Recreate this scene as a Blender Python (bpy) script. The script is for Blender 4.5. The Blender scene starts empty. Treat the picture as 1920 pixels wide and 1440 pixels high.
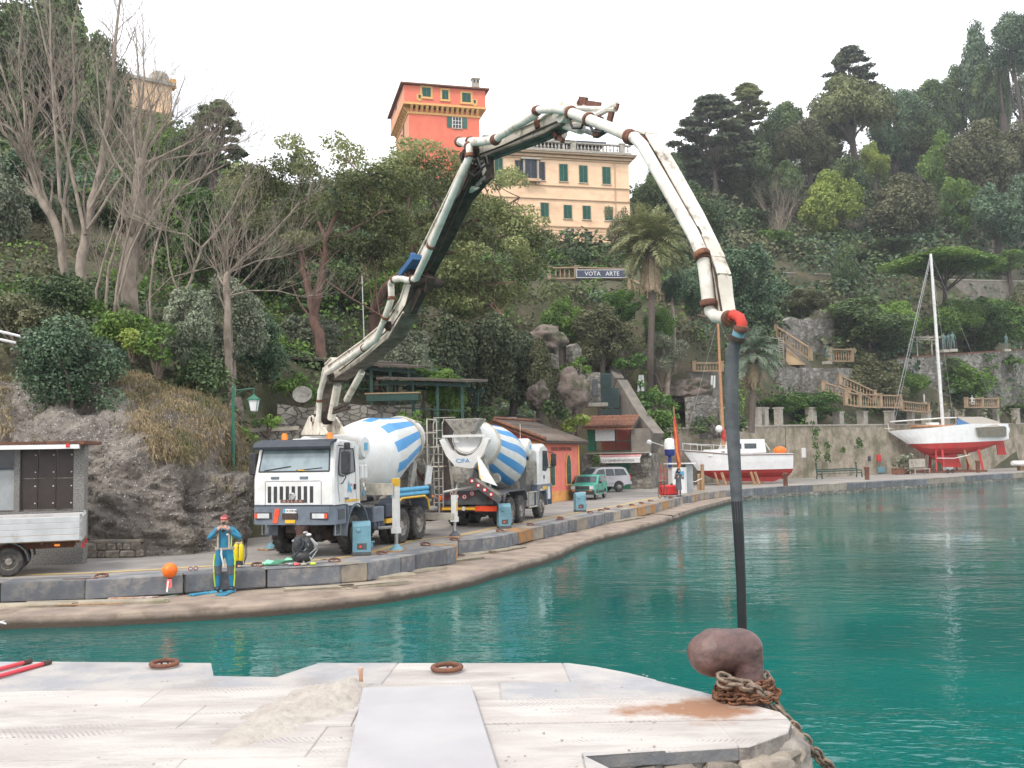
import bpy,bmesh,math,random
import numpy as np
from mathutils import Vector,Matrix,Euler
scene=bpy.context.scene
COL=scene.collection
random.seed(7)
NPR=np.random.default_rng(11)
# ---- camera
FPX=1850.0
PITCH=math.atan((854.7-720)/FPX)
ROLL=math.radians(1.0)
CAMZ=2.65
_R0=np.array([1.0,0,0]);_U0=np.array([0,-math.sin(PITCH),math.cos(PITCH)])
_FW=np.array([0,math.cos(PITCH),math.sin(PITCH)])
_R=math.cos(ROLL)*_R0-math.sin(ROLL)*_U0
_U=math.sin(ROLL)*_R0+math.cos(ROLL)*_U0
_C=np.array([0,0,CAMZ])
cam_data=bpy.data.cameras.new('camera')
cam_data.sensor_width=36.0
cam_data.lens=36.0*FPX/1920.0
cam_data.clip_start=0.1
cam_data.clip_end=3000
cam=bpy.data.objects.new('camera',cam_data)
COL.objects.link(cam)
cam.matrix_world=Matrix(((_R[0],_U[0],-_FW[0],0),(_R[1],_U[1],-_FW[1],0),(_R[2],_U[2],-_FW[2],CAMZ),(0,0,0,1)))
scene.camera=cam
# ---- sky, sun, exposure
SUN_EL,SUN_AZ=48.0,215.0
world=bpy.data.worlds.new('World');scene.world=world;world.use_nodes=True
_nt=world.node_tree;_nt.nodes.clear()
_sky=_nt.nodes.new('ShaderNodeTexSky');_sky.sky_type='NISHITA';_sky.sun_disc=False
_sky.sun_elevation=math.radians(SUN_EL);_sky.sun_rotation=math.radians(SUN_AZ)
_sky.air_density=1.0;_sky.dust_density=2.0
_tc=_nt.nodes.new('ShaderNodeTexCoord')
_ns=_nt.nodes.new('ShaderNodeTexNoise');_ns.inputs['Scale'].default_value=2.2;_ns.inputs['Detail'].default_value=5
_mp=_nt.nodes.new('ShaderNodeMapping');_mp.inputs['Scale'].default_value=(1,1,3.0)
_rp=_nt.nodes.new('ShaderNodeValToRGB')
_rp.color_ramp.elements[0].position=0.30;_rp.color_ramp.elements[0].color=(0.72,0.72,0.72,1)
_rp.color_ramp.elements[1].position=0.52;_rp.color_ramp.elements[1].color=(1,1,1,1)
_mx=_nt.nodes.new('ShaderNodeMixRGB');_mx.inputs['Color2'].default_value=(10.6,10.7,11.2,1)
_bg=_nt.nodes.new('ShaderNodeBackground');_bg.inputs['Strength'].default_value=0.115
_ow=_nt.nodes.new('ShaderNodeOutputWorld')
_l=_nt.links
_l.new(_tc.outputs['Generated'],_mp.inputs['Vector']);_l.new(_mp.outputs[0],_ns.inputs['Vector'])
_l.new(_ns.outputs['Fac'],_rp.inputs['Fac']);_l.new(_rp.outputs['Color'],_mx.inputs['Fac'])
_l.new(_sky.outputs[0],_mx.inputs['Color1']);_l.new(_mx.outputs[0],_bg.inputs['Color']);_l.new(_bg.outputs[0],_ow.inputs['Surface'])
sun_d=bpy.data.lights.new('sun','SUN');sun_d.energy=1.5;sun_d.angle=math.radians(10);sun_d.color=(1.0,0.95,0.88)
sun=bpy.data.objects.new('sun',sun_d);COL.objects.link(sun)
_az=math.radians(SUN_AZ);_el=math.radians(SUN_EL)
_dir=Vector((math.sin(_az)*math.cos(_el),math.cos(_az)*math.cos(_el),math.sin(_el)))
sun.rotation_euler=_dir.to_track_quat('Z','Y').to_euler()
sun.location=(-20,-20,60)
scene.view_settings.view_transform='Standard'
scene.view_settings.look='None'
scene.view_settings.gamma=1.0
scene.view_settings.use_curve_mapping=False
scene.view_settings.exposure=0.56
scene.render.engine='CYCLES'
scene.cycles.max_bounces=6
scene.cycles.diffuse_bounces=2
scene.cycles.glossy_bounces=3
scene.cycles.transmission_bounces=4
scene.cycles.transparent_max_bounces=6
scene.cycles.volume_bounces=0
# ---- picture geometry
def ray(px,py):
 return _FW+_R*(px-960)/FPX-_U*(py-720)/FPX
def at(px,py,Y):
 d=ray(px,py);return _C+d*(Y/d[1])
def gr(px,py,z=0.0):
 d=ray(px,py);return _C+d*((z-CAMZ)/d[2])
def V(p):return Vector((float(p[0]),float(p[1]),float(p[2])))
# ---- numpy value noise
def _hash(ix,iy,iz,s):
 h=(ix*374761393+iy*668265263+iz*2147483647+s*144665)&0xffffffff
 h=((h^(h>>13))*1274126177)&0xffffffff
 return((h^(h>>16))&0xffff)/65535.0
def vnoise(P,s=0):
 P=np.asarray(P,float);i=np.floor(P).astype(np.int64);f=P-i;f=f*f*(3-2*f)
 r=0
 for dx in(0,1):
  for dy in(0,1):
   for dz in(0,1):
    w=(f[...,0]if dx else 1-f[...,0])*(f[...,1]if dy else 1-f[...,1])*(f[...,2]if dz else 1-f[...,2])
    r=r+w*_hash(i[...,0]+dx,i[...,1]+dy,i[...,2]+dz,s)
 return r*2-1
def fbm(P,oct=4,s=0):
 P=np.asarray(P,float);r=0;a=1.0
 for k in range(oct):
  r=r+a*vnoise(P*(2.03**k),s+k);a*=0.5
 return r
# ---- materials
MATS={}
def _mixc(nt,fac,a,b):
 m=nt.nodes.new('ShaderNodeMixRGB');nt.links.new(fac,m.inputs['Fac'])
 for k,v in(('Color1',a),('Color2',b)):
  if isinstance(v,tuple):m.inputs[k].default_value=(*v[:3],1)
  else:nt.links.new(v,m.inputs[k])
 return m.outputs[0]
def _ramp(nt,src,a,b):
 r=nt.nodes.new('ShaderNodeMapRange');r.inputs['From Min'].default_value=a;r.inputs['From Max'].default_value=b
 nt.links.new(src,r.inputs['Value']);return r.outputs[0]
def _noise(nt,vec,sc,det=4,rough=0.55):
 n=nt.nodes.new('ShaderNodeTexNoise');n.inputs['Scale'].default_value=sc;n.inputs['Detail'].default_value=det
 n.inputs['Roughness'].default_value=rough
 nt.links.new(vec,n.inputs['Vector']);return n.outputs['Fac']
def newmat(name):
 m=bpy.data.materials.new(name);m.use_nodes=True;nt=m.node_tree;nt.nodes.clear()
 o=nt.nodes.new('ShaderNodeOutputMaterial');b=nt.nodes.new('ShaderNodeBsdfPrincipled')
 nt.links.new(b.outputs[0],o.inputs['Surface'])
 tc=nt.nodes.new('ShaderNodeTexCoord')
 MATS[name]=m
 return m,nt,b,tc.outputs['Object'],o
def M(name,c,c2=None,rough=0.6,sc=4.0,lo=0.4,hi=0.62,bump=0.0,bsc=30.0,metal=0.0,spec=0.5,c3=None,sc3=1.2,lo3=.5,hi3=.7,det=5,jit=0.0,stretch=None):
 """base colour c, patches of c2 by noise, larger stains of c3; bump in metres; jit = brightness change from object to object"""
 m,nt,b,vec,o=newmat(name)
 if stretch:
  mp=nt.nodes.new('ShaderNodeMapping');mp.inputs['Scale'].default_value=stretch
  nt.links.new(vec,mp.inputs['Vector']);vec=mp.outputs[0]
 if c2 is None:c2=tuple(x*0.8 for x in c)
 col=_mixc(nt,_ramp(nt,_noise(nt,vec,sc,det),lo,hi),c,c2)
 if c3:col=_mixc(nt,_ramp(nt,_noise(nt,vec,sc3,6,.65),lo3,hi3),col,c3)
 if jit:
  oi=nt.nodes.new('ShaderNodeObjectInfo');hs=nt.nodes.new('ShaderNodeHueSaturation')
  mr=nt.nodes.new('ShaderNodeMapRange');mr.inputs['To Min'].default_value=1-jit;mr.inputs['To Max'].default_value=1+jit
  nt.links.new(oi.outputs['Random'],mr.inputs['Value']);nt.links.new(mr.outputs[0],hs.inputs['Value'])
  nt.links.new(col,hs.inputs['Color']);col=hs.outputs[0]
 nt.links.new(col,b.inputs['Base Color'])
 b.inputs['Roughness'].default_value=rough;b.inputs['Metallic'].default_value=metal
 b.inputs['Specular IOR Level'].default_value=spec
 if bump:
  bp=nt.nodes.new('ShaderNodeBump');bp.inputs['Distance'].default_value=bump;bp.inputs['Strength'].default_value=1.0
  nt.links.new(_noise(nt,vec,bsc,6,.6),bp.inputs['Height']);nt.links.new(bp.outputs[0],b.inputs['Normal'])
 return m
def stone_mat(name,cols,mortar,sc=2.5,bump=0.03,zs=1.6,grime=(.07,.065,.05),edge=.06):
 """rubble masonry: irregular stones with recessed joints"""
 m,nt,b,vec,o=newmat(name)
 mp=nt.nodes.new('ShaderNodeMapping');mp.inputs['Scale'].default_value=(1,1,zs);nt.links.new(vec,mp.inputs['Vector'])
 nz=nt.nodes.new('ShaderNodeTexNoise');nz.inputs['Scale'].default_value=3;nt.links.new(mp.outputs[0],nz.inputs['Vector'])
 ad=nt.nodes.new('ShaderNodeMixRGB');ad.blend_type='ADD';ad.inputs['Fac'].default_value=0.12
 nt.links.new(mp.outputs[0],ad.inputs['Color1']);nt.links.new(nz.outputs['Color'],ad.inputs['Color2'])
 v1=nt.nodes.new('ShaderNodeTexVoronoi');v1.inputs['Scale'].default_value=sc;nt.links.new(ad.outputs[0],v1.inputs['Vector'])
 v2=nt.nodes.new('ShaderNodeTexVoronoi');v2.feature='DISTANCE_TO_EDGE';v2.inputs['Scale'].default_value=sc;nt.links.new(ad.outputs[0],v2.inputs['Vector'])
 sp=nt.nodes.new('ShaderNodeSeparateColor');nt.links.new(v1.outputs['Color'],sp.inputs[0])
 cr=nt.nodes.new('ShaderNodeValToRGB');nt.links.new(sp.outputs[0],cr.inputs['Fac'])
 els=cr.color_ramp.elements
 while len(els)<len(cols):els.new(0.5)
 for i,c in enumerate(cols):els[i].position=i/(len(cols)-1);els[i].color=(*c,1)
 j=_ramp(nt,v2.outputs['Distance'],0.0,edge)
 col=_mixc(nt,j,mortar,cr.outputs['Color'])
 col=_mixc(nt,_ramp(nt,_noise(nt,vec,.45,6,.7),.45,.75),col,grime)
 nt.links.new(col,b.inputs['Base Color']);b.inputs['Roughness'].default_value=.9;b.inputs['Specular IOR Level'].default_value=.2
 bp=nt.nodes.new('ShaderNodeBump');bp.inputs['Distance'].default_value=bump
 mm=nt.nodes.new('ShaderNodeMath');mm.operation='MULTIPLY_ADD';mm.inputs[1].default_value=.5
 nt.links.new(_noise(nt,vec,sc*6,5),mm.inputs[0]);nt.links.new(j,mm.inputs[2])
 nt.links.new(mm.outputs[0],bp.inputs['Height']);nt.links.new(bp.outputs[0],b.inputs['Normal'])
 return m
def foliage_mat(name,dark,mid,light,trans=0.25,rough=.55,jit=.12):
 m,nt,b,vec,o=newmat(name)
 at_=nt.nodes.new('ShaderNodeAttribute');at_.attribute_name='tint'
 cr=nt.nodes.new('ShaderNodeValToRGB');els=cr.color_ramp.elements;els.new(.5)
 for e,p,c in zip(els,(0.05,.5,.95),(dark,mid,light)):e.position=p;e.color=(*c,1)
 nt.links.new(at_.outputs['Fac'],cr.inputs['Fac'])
 oi=nt.nodes.new('ShaderNodeObjectInfo');hs=nt.nodes.new('ShaderNodeHueSaturation')
 mr=nt.nodes.new('ShaderNodeMapRange');mr.inputs['To Min'].default_value=1-jit;mr.inputs['To Max'].default_value=1+jit
 nt.links.new(oi.outputs['Random'],mr.inputs['Value']);nt.links.new(mr.outputs[0],hs.inputs['Value'])
 nt.links.new(cr.outputs['Color'],hs.inputs['Color'])
 nt.links.new(hs.outputs[0],b.inputs['Base Color']);b.inputs['Roughness'].default_value=rough
 b.inputs['Specular IOR Level'].default_value=.35
 if trans:
  t=nt.nodes.new('ShaderNodeBsdfTranslucent');nt.links.new(hs.outputs[0],t.inputs['Color'])
  mx=nt.nodes.new('ShaderNodeMixShader');mx.inputs[0].default_value=trans
  nt.links.new(b.outputs[0],mx.inputs[1]);nt.links.new(t.outputs[0],mx.inputs[2]);nt.links.new(mx.outputs[0],o.inputs['Surface'])
 return m
# ---- tagging and linking
def tag(o,label=None,cat=None,group=None,kind=None):
 if label:o['label']=label
 if cat:o['category']=cat
 if group:o['group']=group
 if kind:o['kind']=kind
 return o
def empty(name,loc=(0,0,0),rz=0.0,label=None,cat=None,group=None):
 o=bpy.data.objects.new(name,None);COL.objects.link(o);o.location=V(loc);o.rotation_euler=(0,0,rz)
 o.empty_display_size=.3
 return tag(o,label,cat,group)
def copy_tree(o,parent=None):
 c=o.copy();COL.objects.link(c);c.parent=parent
 for ch in list(o.children):copy_tree(ch,c)
 return c
class MB:
 """collects geometry for ONE mesh object"""
 def __init__(s):s.v=[];s.f=[];s.m=[];s.mi=0
 def add(s,vs,fs):
  n=len(s.v);s.v.extend([tuple(map(float,p))for p in vs]);s.f.extend([tuple(i+n for i in f)for f in fs]);s.m.extend([s.mi]*len(fs));return s
 def mat(s,i):s.mi=i;return s
 def box(s,c,d,rz=0.0,rx=0.0,ry=0.0,taper=None,bev=0.0):
  """centre, size, rotation; taper = (tx, ty) scale of the top; bev chamfers all edges"""
  hx,hy,hz=d[0]/2,d[1]/2,d[2]/2;tx,ty=taper or(1,1)
  Rm=Euler((rx,ry,rz)).to_matrix();c=Vector(c)
  if bev<=0:
   P=[(-hx,-hy,-hz),(hx,-hy,-hz),(hx,hy,-hz),(-hx,hy,-hz),(-hx*tx,-hy*ty,hz),(hx*tx,-hy*ty,hz),(hx*tx,hy*ty,hz),(-hx*tx,hy*ty,hz)]
   return s.add([c+Rm@Vector(p)for p in P],[(0,3,2,1),(4,5,6,7),(0,1,5,4),(1,2,6,5),(2,3,7,6),(3,0,4,7)])
  b=min(bev,hx*.45,hy*.45,hz*.45)
  P=[];idx={}
  for sx in(-1,1):
   for sy in(-1,1):
    for sz in(-1,1):
     kx,ky=(tx,ty)if sz>0 else(1,1)
     for ax in range(3):
      q=[sx*(hx*kx-b),sy*(hy*ky-b),sz*(hz-b)]
      q[ax]=(sx*hx*kx,sy*hy*ky,sz*hz)[ax]
      idx[(sx,sy,sz,ax)]=len(P);P.append(tuple(q))
  F=[]
  for ax in range(3):
   o1,o2=[a for a in range(3)if a!=ax]
   for sg in(-1,1):
    f=[]
    for a,bb in((-1,-1),(1,-1),(1,1),(-1,1)):
     k=[0,0,0];k[ax]=sg;k[o1]=a;k[o2]=bb;f.append(idx[(*k,ax)])
    F.append(tuple(f))
   for a in(-1,1):
    for bb in(-1,1):
     k1=[0,0,0];k1[o1]=a;k1[o2]=bb;k2=list(k1);k1[ax]=-1;k2[ax]=1
     F.append((idx[(*k1,o1)],idx[(*k2,o1)],idx[(*k2,o2)],idx[(*k1,o2)]))
  for sx in(-1,1):
   for sy in(-1,1):
    for sz in(-1,1):F.append(tuple(idx[(sx,sy,sz,a)]for a in range(3)))
  return s.add([c+Rm@Vector(p)for p in P],F)
 def tube(s,pts,r,n=8,cap=True,flat=1.0):
  """swept round bar through pts; r one radius or one per point"""
  pts=[Vector(p)for p in pts];k=len(pts)
  rs=[r]*k if isinstance(r,(int,float))else list(r)
  T=[]
  for i in range(k):
   t=(pts[min(i+1,k-1)]-pts[max(i-1,0)]);T.append(t.normalized()if t.length>1e-9 else Vector((0,0,1)))
  a=T[0].orthogonal().normalized();vs=[]
  if abs(T[0].z)<.9:a=T[0].cross(Vector((0,0,1))).normalized()
  for i in range(k):
   a=(a-T[i]*a.dot(T[i]));a=a.normalized()if a.length>1e-6 else T[i].orthogonal().normalized()
   b=T[i].cross(a)
   for j in range(n):
    w=2*math.pi*j/n;vs.append(pts[i]+a*(math.cos(w)*rs[i])+b*(math.sin(w)*rs[i]*flat))
  fs=[(i*n+j,i*n+(j+1)%n,(i+1)*n+(j+1)%n,(i+1)*n+j)for i in range(k-1)for j in range(n)]
  if cap:fs+=[tuple(range(n-1,-1,-1)),tuple(range((k-1)*n,k*n))]
  return s.add(vs,fs)
 def lathe(s,prof,c=(0,0,0),axis=(0,0,1),n=16,cap=True,mats=None):
  """prof = [(radius, height)...] turned about axis through c; mats(k, j) picks a material slot"""
  ax=Vector(axis).normalized();a=ax.orthogonal().normalized()
  if abs(ax.z)<.95:a=ax.cross(Vector((0,0,1))).normalized()
  b=ax.cross(a);c=Vector(c);vs=[]
  for r,h in prof:
   for j in range(n):
    w=2*math.pi*j/n;vs.append(c+ax*h+a*(math.cos(w)*r)+b*(math.sin(w)*r))
  k=len(prof);m0=s.mi
  for i in range(k-1):
   pass
  fs=[(i*n+j,i*n+(j+1)%n,(i+1)*n+(j+1)%n,(i+1)*n+j)for i in range(k-1)for j in range(n)]
  if cap:fs+=[tuple(range(n-1,-1,-1)),tuple(range((k-1)*n,k*n))]
  s.add(vs,fs)
  if mats:
   q=len(s.m)-len(fs)
   for i in range(k-1):
    for j in range(n):s.m[q+i*n+j]=mats(i,j)
  return s
 def prism(s,poly,axis,d0,d1,org=(0,0,0)):
  """poly in the two other axes extruded along axis ('x','y','z') from d0 to d1"""
  A={'x':lambda u,v,w:(w,u,v),'y':lambda u,v,w:(u,w,v),'z':lambda u,v,w:(u,v,w)}[axis]
  n=len(poly);o=Vector(org)
  vs=[o+Vector(A(u,v,d0))for u,v in poly]+[o+Vector(A(u,v,d1))for u,v in poly]
  return s.add(vs,[tuple(range(n-1,-1,-1)),tuple(range(n,2*n))]+[(i,(i+1)%n,(i+1)%n+n,i+n)for i in range(n)])
 def ball(s,c,r,n=12,k=8,sq=None):
  sx,sy,sz=sq or(1,1,1);c=Vector(c);vs=[]
  for i in range(k+1):
   t=math.pi*i/k
   for j in range(n):
    w=2*math.pi*j/n;vs.append(c+Vector((math.sin(t)*math.cos(w)*r*sx,math.sin(t)*math.sin(w)*r*sy,math.cos(t)*r*sz)))
  return s.add(vs,[(i*n+j,(i+1)*n+j,(i+1)*n+(j+1)%n,i*n+(j+1)%n)for i in range(k)for j in range(n)])
 def quad(s,a,b,c,d):return s.add([a,b,c,d],[(0,1,2,3)])
 def beam(s,a,b,w0,h0,w1=None,h1=None,side=(0,0,1),bev=0):
  """box beam from a to b; h measured along 'side' made square to the beam, w across"""
  a=Vector(a);b=Vector(b);t=(b-a).normalized();u=Vector(side);u=(u-t*u.dot(t)).normalized();w=t.cross(u)
  w1=w0 if w1 is None else w1;h1=h0 if h1 is None else h1
  vs=[]
  for p,ww,hh in((a,w0,h0),(b,w1,h1)):
   for sx,sy in((-1,-1),(1,-1),(1,1),(-1,1)):vs.append(p+w*(sx*ww/2)+u*(sy*hh/2))
  return s.add(vs,[(3,2,1,0),(4,5,6,7),(0,1,5,4),(1,2,6,5),(2,3,7,6),(3,0,4,7)])
 def build(s,name,mats,parent=None,smooth=None,org=None,fix=True):
  me=bpy.data.meshes.new(name)
  vs=s.v if org is None else[(p[0]-org[0],p[1]-org[1],p[2]-org[2])for p in s.v]
  me.from_pydata(vs,[],s.f)
  for m in(mats if isinstance(mats,(list,tuple))else[mats]):me.materials.append(MATS[m]if isinstance(m,str)else m)
  if any(s.m):me.polygons.foreach_set('material_index',s.m)
  if fix:
   bm=bmesh.new();bm.from_mesh(me);bmesh.ops.recalc_face_normals(bm,faces=bm.faces)
   if smooth is not None:
    for f in bm.faces:f.smooth=True
    for e in bm.edges:
     if len(e.link_faces)==2 and e.calc_face_angle(0)>math.radians(smooth):e.smooth=False
   bm.to_mesh(me);bm.free()
  me.update()
  o=bpy.data.objects.new(name,me);COL.objects.link(o)
  if parent:o.parent=parent
  if org is not None and parent is None:o.location=V(org)
  return o
def inst(name,me,parent,loc=(0,0,0),rot=(0,0,0),sc=(1,1,1)):
 o=bpy.data.objects.new(name,me);COL.objects.link(o);o.parent=parent;o.location=loc;o.rotation_euler=rot;o.scale=sc
 return o
def np_mesh(name,verts,faces,mats,parent=None,tint=None,loc=None,smooth=False):
 """fast mesh from numpy arrays (faces all with the same corner count)"""
 me=bpy.data.meshes.new(name);n=len(verts);k=faces.shape[1];nf=len(faces)
 me.vertices.add(n);me.vertices.foreach_set('co',np.asarray(verts,np.float32).ravel())
 me.loops.add(nf*k);me.loops.foreach_set('vertex_index',faces.astype(np.int32).ravel())
 me.polygons.add(nf);me.polygons.foreach_set('loop_start',np.arange(0,nf*k,k,dtype=np.int32))
 if smooth:me.polygons.foreach_set('use_smooth',np.ones(nf,bool))
 me.update(calc_edges=True)
 if tint is not None:
  a=me.attributes.new('tint','FLOAT','FACE');a.data.foreach_set('value',np.asarray(tint,np.float32))
 for m in(mats if isinstance(mats,(list,tuple))else[mats]):me.materials.append(MATS[m])
 o=bpy.data.objects.new(name,me);COL.objects.link(o)
 if parent:o.parent=parent
 if loc is not None:o.location=V(loc)
 return o
# ---- leaves, crowns, limbs
def leaves(puffs,dens,size,aspect=.5,up=.35,inner=.55,tw=.5,seed=0,droop=0.0,wild=.55):
 """diamond leaves spread through ellipsoid puffs (x,y,z,rx,ry,rz[,tint]); returns verts, faces, tint"""
 rg=np.random.default_rng(seed);P=np.array([list(p[:6])+[p[6]if len(p)>6 else .5]for p in puffs],float)
 area=P[:,3]*P[:,4]+P[:,3]*P[:,5]+P[:,4]*P[:,5]
 cnt=np.maximum(6,(area*dens/(size*size)).astype(int));idx=np.repeat(np.arange(len(P)),cnt);n=len(idx)
 d=rg.normal(size=(n,3));d[:,2]+=.25;d/=np.linalg.norm(d,axis=1)[:,None]
 rad=inner+(1.04-inner)*rg.random(n)**.6
 nz=vnoise(d*2.2+P[idx,:3]*.7,seed%97)*.30
 c=P[idx,:3]+d*P[idx,3:6]*(rad+nz)[:,None]
 nr=d*.7+rg.normal(size=(n,3))*wild;nr[:,2]+=up;nr/=np.linalg.norm(nr,axis=1)[:,None]
 t=rg.normal(size=(n,3));t[:,2]-=droop;t-=nr*(t*nr).sum(1)[:,None];t/=np.linalg.norm(t,axis=1)[:,None]
 b=np.cross(nr,t);s=size*(.6+.8*rg.random(n))[:,None]
 v=np.stack([c-t*s*.5,c+b*s*.5*aspect,c+t*s*.5,c-b*s*.5*aspect],1).reshape(-1,3)
 f=np.arange(4*n).reshape(n,4)
 tint=np.clip(P[idx,6]+(rg.random(n)-.5)*tw,0,1)
 return v,f,tint
def limb(p0,p1,r0,r1,bend=.12,k=5,rg=random):
 p0=Vector(p0);p1=Vector(p1);L=(p1-p0).length;off=Vector((rg.uniform(-1,1),rg.uniform(-1,1),rg.uniform(-.3,.8)))*L*bend
 pts=[];rs=[]
 for i in range(k):
  t=i/(k-1);pts.append(p0.lerp(p1,t)+off*math.sin(math.pi*t)+Vector((rg.uniform(-1,1),rg.uniform(-1,1),0))*L*.012*(0<i<k-1));rs.append(r0+(r1-r0)*t)
 return pts,rs
# ---- the materials of the place
M('white_paint',(.72,.72,.70),(.62,.61,.58),rough=.35,sc=3,c3=(.42,.38,.32),sc3=2.2,lo3=.58,hi3=.85)
M('drum_white',(.70,.70,.68),(.62,.61,.57),rough=.4,sc=2.5,c3=(.45,.42,.36),sc3=1.6,lo3=.56,hi3=.9)
M('drum_blue',(.05,.27,.58),(.07,.30,.60),rough=.4,sc=2.5,c3=(.22,.33,.45),sc3=1.8,lo3=.6,hi3=.9)
M('sky_blue_paint',(.10,.42,.66),(.08,.34,.55),rough=.4,sc=5)
M('boom_paint',(.76,.70,.60),(.56,.50,.41),rough=.5,sc=2.2,lo=.42,hi=.7,c3=(.13,.10,.08),sc3=3.2,lo3=.54,hi3=.70,spec=0.2)
M('boom_pipe',(.76,.73,.66),(.60,.56,.48),rough=.45,sc=3,c3=(.24,.16,.11),sc3=4.5,lo3=.56,hi3=.74,spec=0.25)
M('boom_under_shade',(.24,.19,.15),(.13,.105,.085),rough=.7,sc=3,c3=(.05,.045,.04),lo3=.5,hi3=.7,spec=0.1)  # grimy boom colour darkened to paint in the shade under the beams
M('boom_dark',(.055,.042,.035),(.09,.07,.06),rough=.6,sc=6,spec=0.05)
M('cement_grime',(.30,.28,.24),(.42,.39,.34),rough=.9,sc=9,bump=.01,bsc=40,c3=(.12,.11,.10),sc3=4,lo3=.5,hi3=.7)
M('bumper_grey',(.15,.18,.22),(.12,.14,.17),rough=.55,sc=4,c3=(.26,.25,.23),lo3=.6,hi3=.85)
M('black_plastic',(.022,.022,.024),(.04,.04,.04),rough=.55,sc=8)
M('rubber',(.028,.027,.026),(.07,.065,.058),rough=.85,sc=7,bump=.004,bsc=60,c3=(.16,.14,.12),sc3=3,lo3=.52,hi3=.8)
M('wheel_rim',(.33,.31,.28),(.20,.17,.14),rough=.6,sc=10,metal=.2)
M('chassis',(.06,.065,.07),(.13,.12,.10),rough=.7,sc=6,c3=(.22,.19,.15),sc3=3,lo3=.5,hi3=.8)
M('steel',(.45,.45,.45),(.30,.29,.27),rough=.4,sc=9,metal=.6)
M('orange_lamp',(.85,.20,.02),(.9,.28,.03),rough=.25)
M('red_lamp',(.62,.03,.02),(.5,.02,.02),rough=.2)
M('red_reflector',(.75,.07,.02),(.85,.12,.04),rough=.3)
M('yellow_paint',(.80,.48,.02),(.70,.40,.03),rough=.5,sc=6,c3=(.3,.22,.12),lo3=.6,hi3=.8)
M('red_paint',(.62,.02,.02),(.5,.02,.02),rough=.4)
M('white_flat',(.78,.78,.76),(.72,.72,.70),rough=.6)
M('lamp_glass',(.62,.64,.64),(.5,.5,.5),rough=.12)
M('beige_steel',(.50,.46,.38),(.38,.34,.27),rough=.6,sc=5,c3=(.2,.16,.12),sc3=3,lo3=.58,hi3=.8)
M('bollard_blue',(.16,.32,.38),(.13,.27,.33),rough=.55,sc=4,c3=(.28,.36,.38),lo3=.6,hi3=.8)
M('dark_base',(.07,.08,.09),(.10,.10,.10),rough=.8)
M('rust',(.17,.07,.04),(.10,.045,.035),rough=.85,sc=14,bump=.006,bsc=45,c3=(.30,.12,.05),sc3=6,lo3=.5,hi3=.75)
M('iron_bollard',(.115,.060,.052),(.062,.034,.031),rough=.42,sc=11,lo=.40,hi=.66,bump=.014,bsc=16,c3=(.18,.10,.08),sc3=6,lo3=.50,hi3=.72,spec=.6)
M('rock_far',(.21,.165,.14),(.13,.105,.088),rough=.95,sc=3,bump=.08,bsc=5,c3=(.06,.07,.03),sc3=1.1,lo3=.5,hi3=.64)
M('corner_rock',(.33,.30,.26),(.16,.14,.125),rough=.9,sc=7,bump=.03,bsc=18,c3=(.085,.075,.065),sc3=4,lo3=.52,hi3=.68)
M('chain_rust',(.24,.10,.045),(.11,.055,.035),rough=.85,sc=40,bump=.002,bsc=150,jit=.25)
M('chain_grey',(.27,.20,.15),(.15,.11,.08),rough=.7,sc=40,bump=.002,bsc=150,metal=.2,jit=.25)
M('green_paint',(.012,.15,.085),(.02,.12,.07),rough=.45)
M('dark_green_wood',(.022,.070,.052),(.016,.05,.04),rough=.6,sc=8)
M('shutter_green',(.022,.12,.085),(.016,.09,.07),rough=.6,sc=3,jit=.15)
M('shutter_dark',(.045,.055,.075),(.035,.045,.06),rough=.6,jit=.15)
M('window_dark',(.03,.035,.04),(.05,.055,.06),rough=.12)
M('terracotta',(.19,.155,.13),(.12,.105,.09),rough=.9,sc=3,lo=.35,hi=.65,jit=.3,c3=(.22,.15,.10),sc3=.8)
M('terracotta_red',(.26,.11,.06),(.15,.07,.045),rough=.85,sc=4,jit=.25)
M('kiosk_red',(.80,.21,.155),(.72,.18,.13),rough=.85,sc=1.6,bump=.004,c3=(.55,.24,.14),sc3=1.1,lo3=.52,hi3=.8)
M('kiosk_yellow',(.80,.40,.11),(.70,.33,.10),rough=.85,sc=2,c3=(.6,.22,.08))
M('villa_wall',(.86,.60,.39),(.80,.54,.35),rough=.9,sc=.6,c3=(.55,.34,.22),sc3=.25,lo3=.5,hi3=.8,stretch=(1,1,2.2))
M('villa_trim',(.56,.38,.24),(.46,.33,.22),rough=.85,sc=2)
M('stone_pale',(.42,.38,.32),(.31,.285,.24),rough=.9,sc=3,c3=(.25,.22,.18),sc3=1.5,lo3=.52,hi3=.75)
M('tower_red',(.76,.20,.125),(.71,.175,.11),rough=.9,sc=.7,c3=(.60,.16,.10),sc3=.3,lo3=.5,hi3=.8)
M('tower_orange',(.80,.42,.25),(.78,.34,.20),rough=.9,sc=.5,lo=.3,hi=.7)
M('tower_trim',(.72,.42,.15),(.64,.36,.13),rough=.85)
M('ochre_wall',(.38,.27,.15),(.30,.21,.12),rough=.9,sc=.5,c3=(.36,.25,.16),sc3=.3)
M('balustrade',(.37,.26,.165),(.28,.20,.13),rough=.9,sc=2,c3=(.30,.22,.15),sc3=1,lo3=.48,hi3=.7)
M('hedge_bark',(.15,.115,.09),(.10,.075,.06),rough=.9,sc=8)
M('pine_bark',(.20,.115,.085),(.12,.075,.06),rough=.95,sc=5,bump=.03,bsc=14,stretch=(1,1,.35))
M('grey_bark',(.33,.27,.215),(.23,.185,.15),rough=.9,sc=4,bump=.01,bsc=20,c3=(.16,.13,.10),sc3=2,lo3=.5,hi3=.72,stretch=(1,1,.5))
M('dark_bark',(.085,.065,.055),(.055,.045,.04),rough=.95,sc=6)
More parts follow.
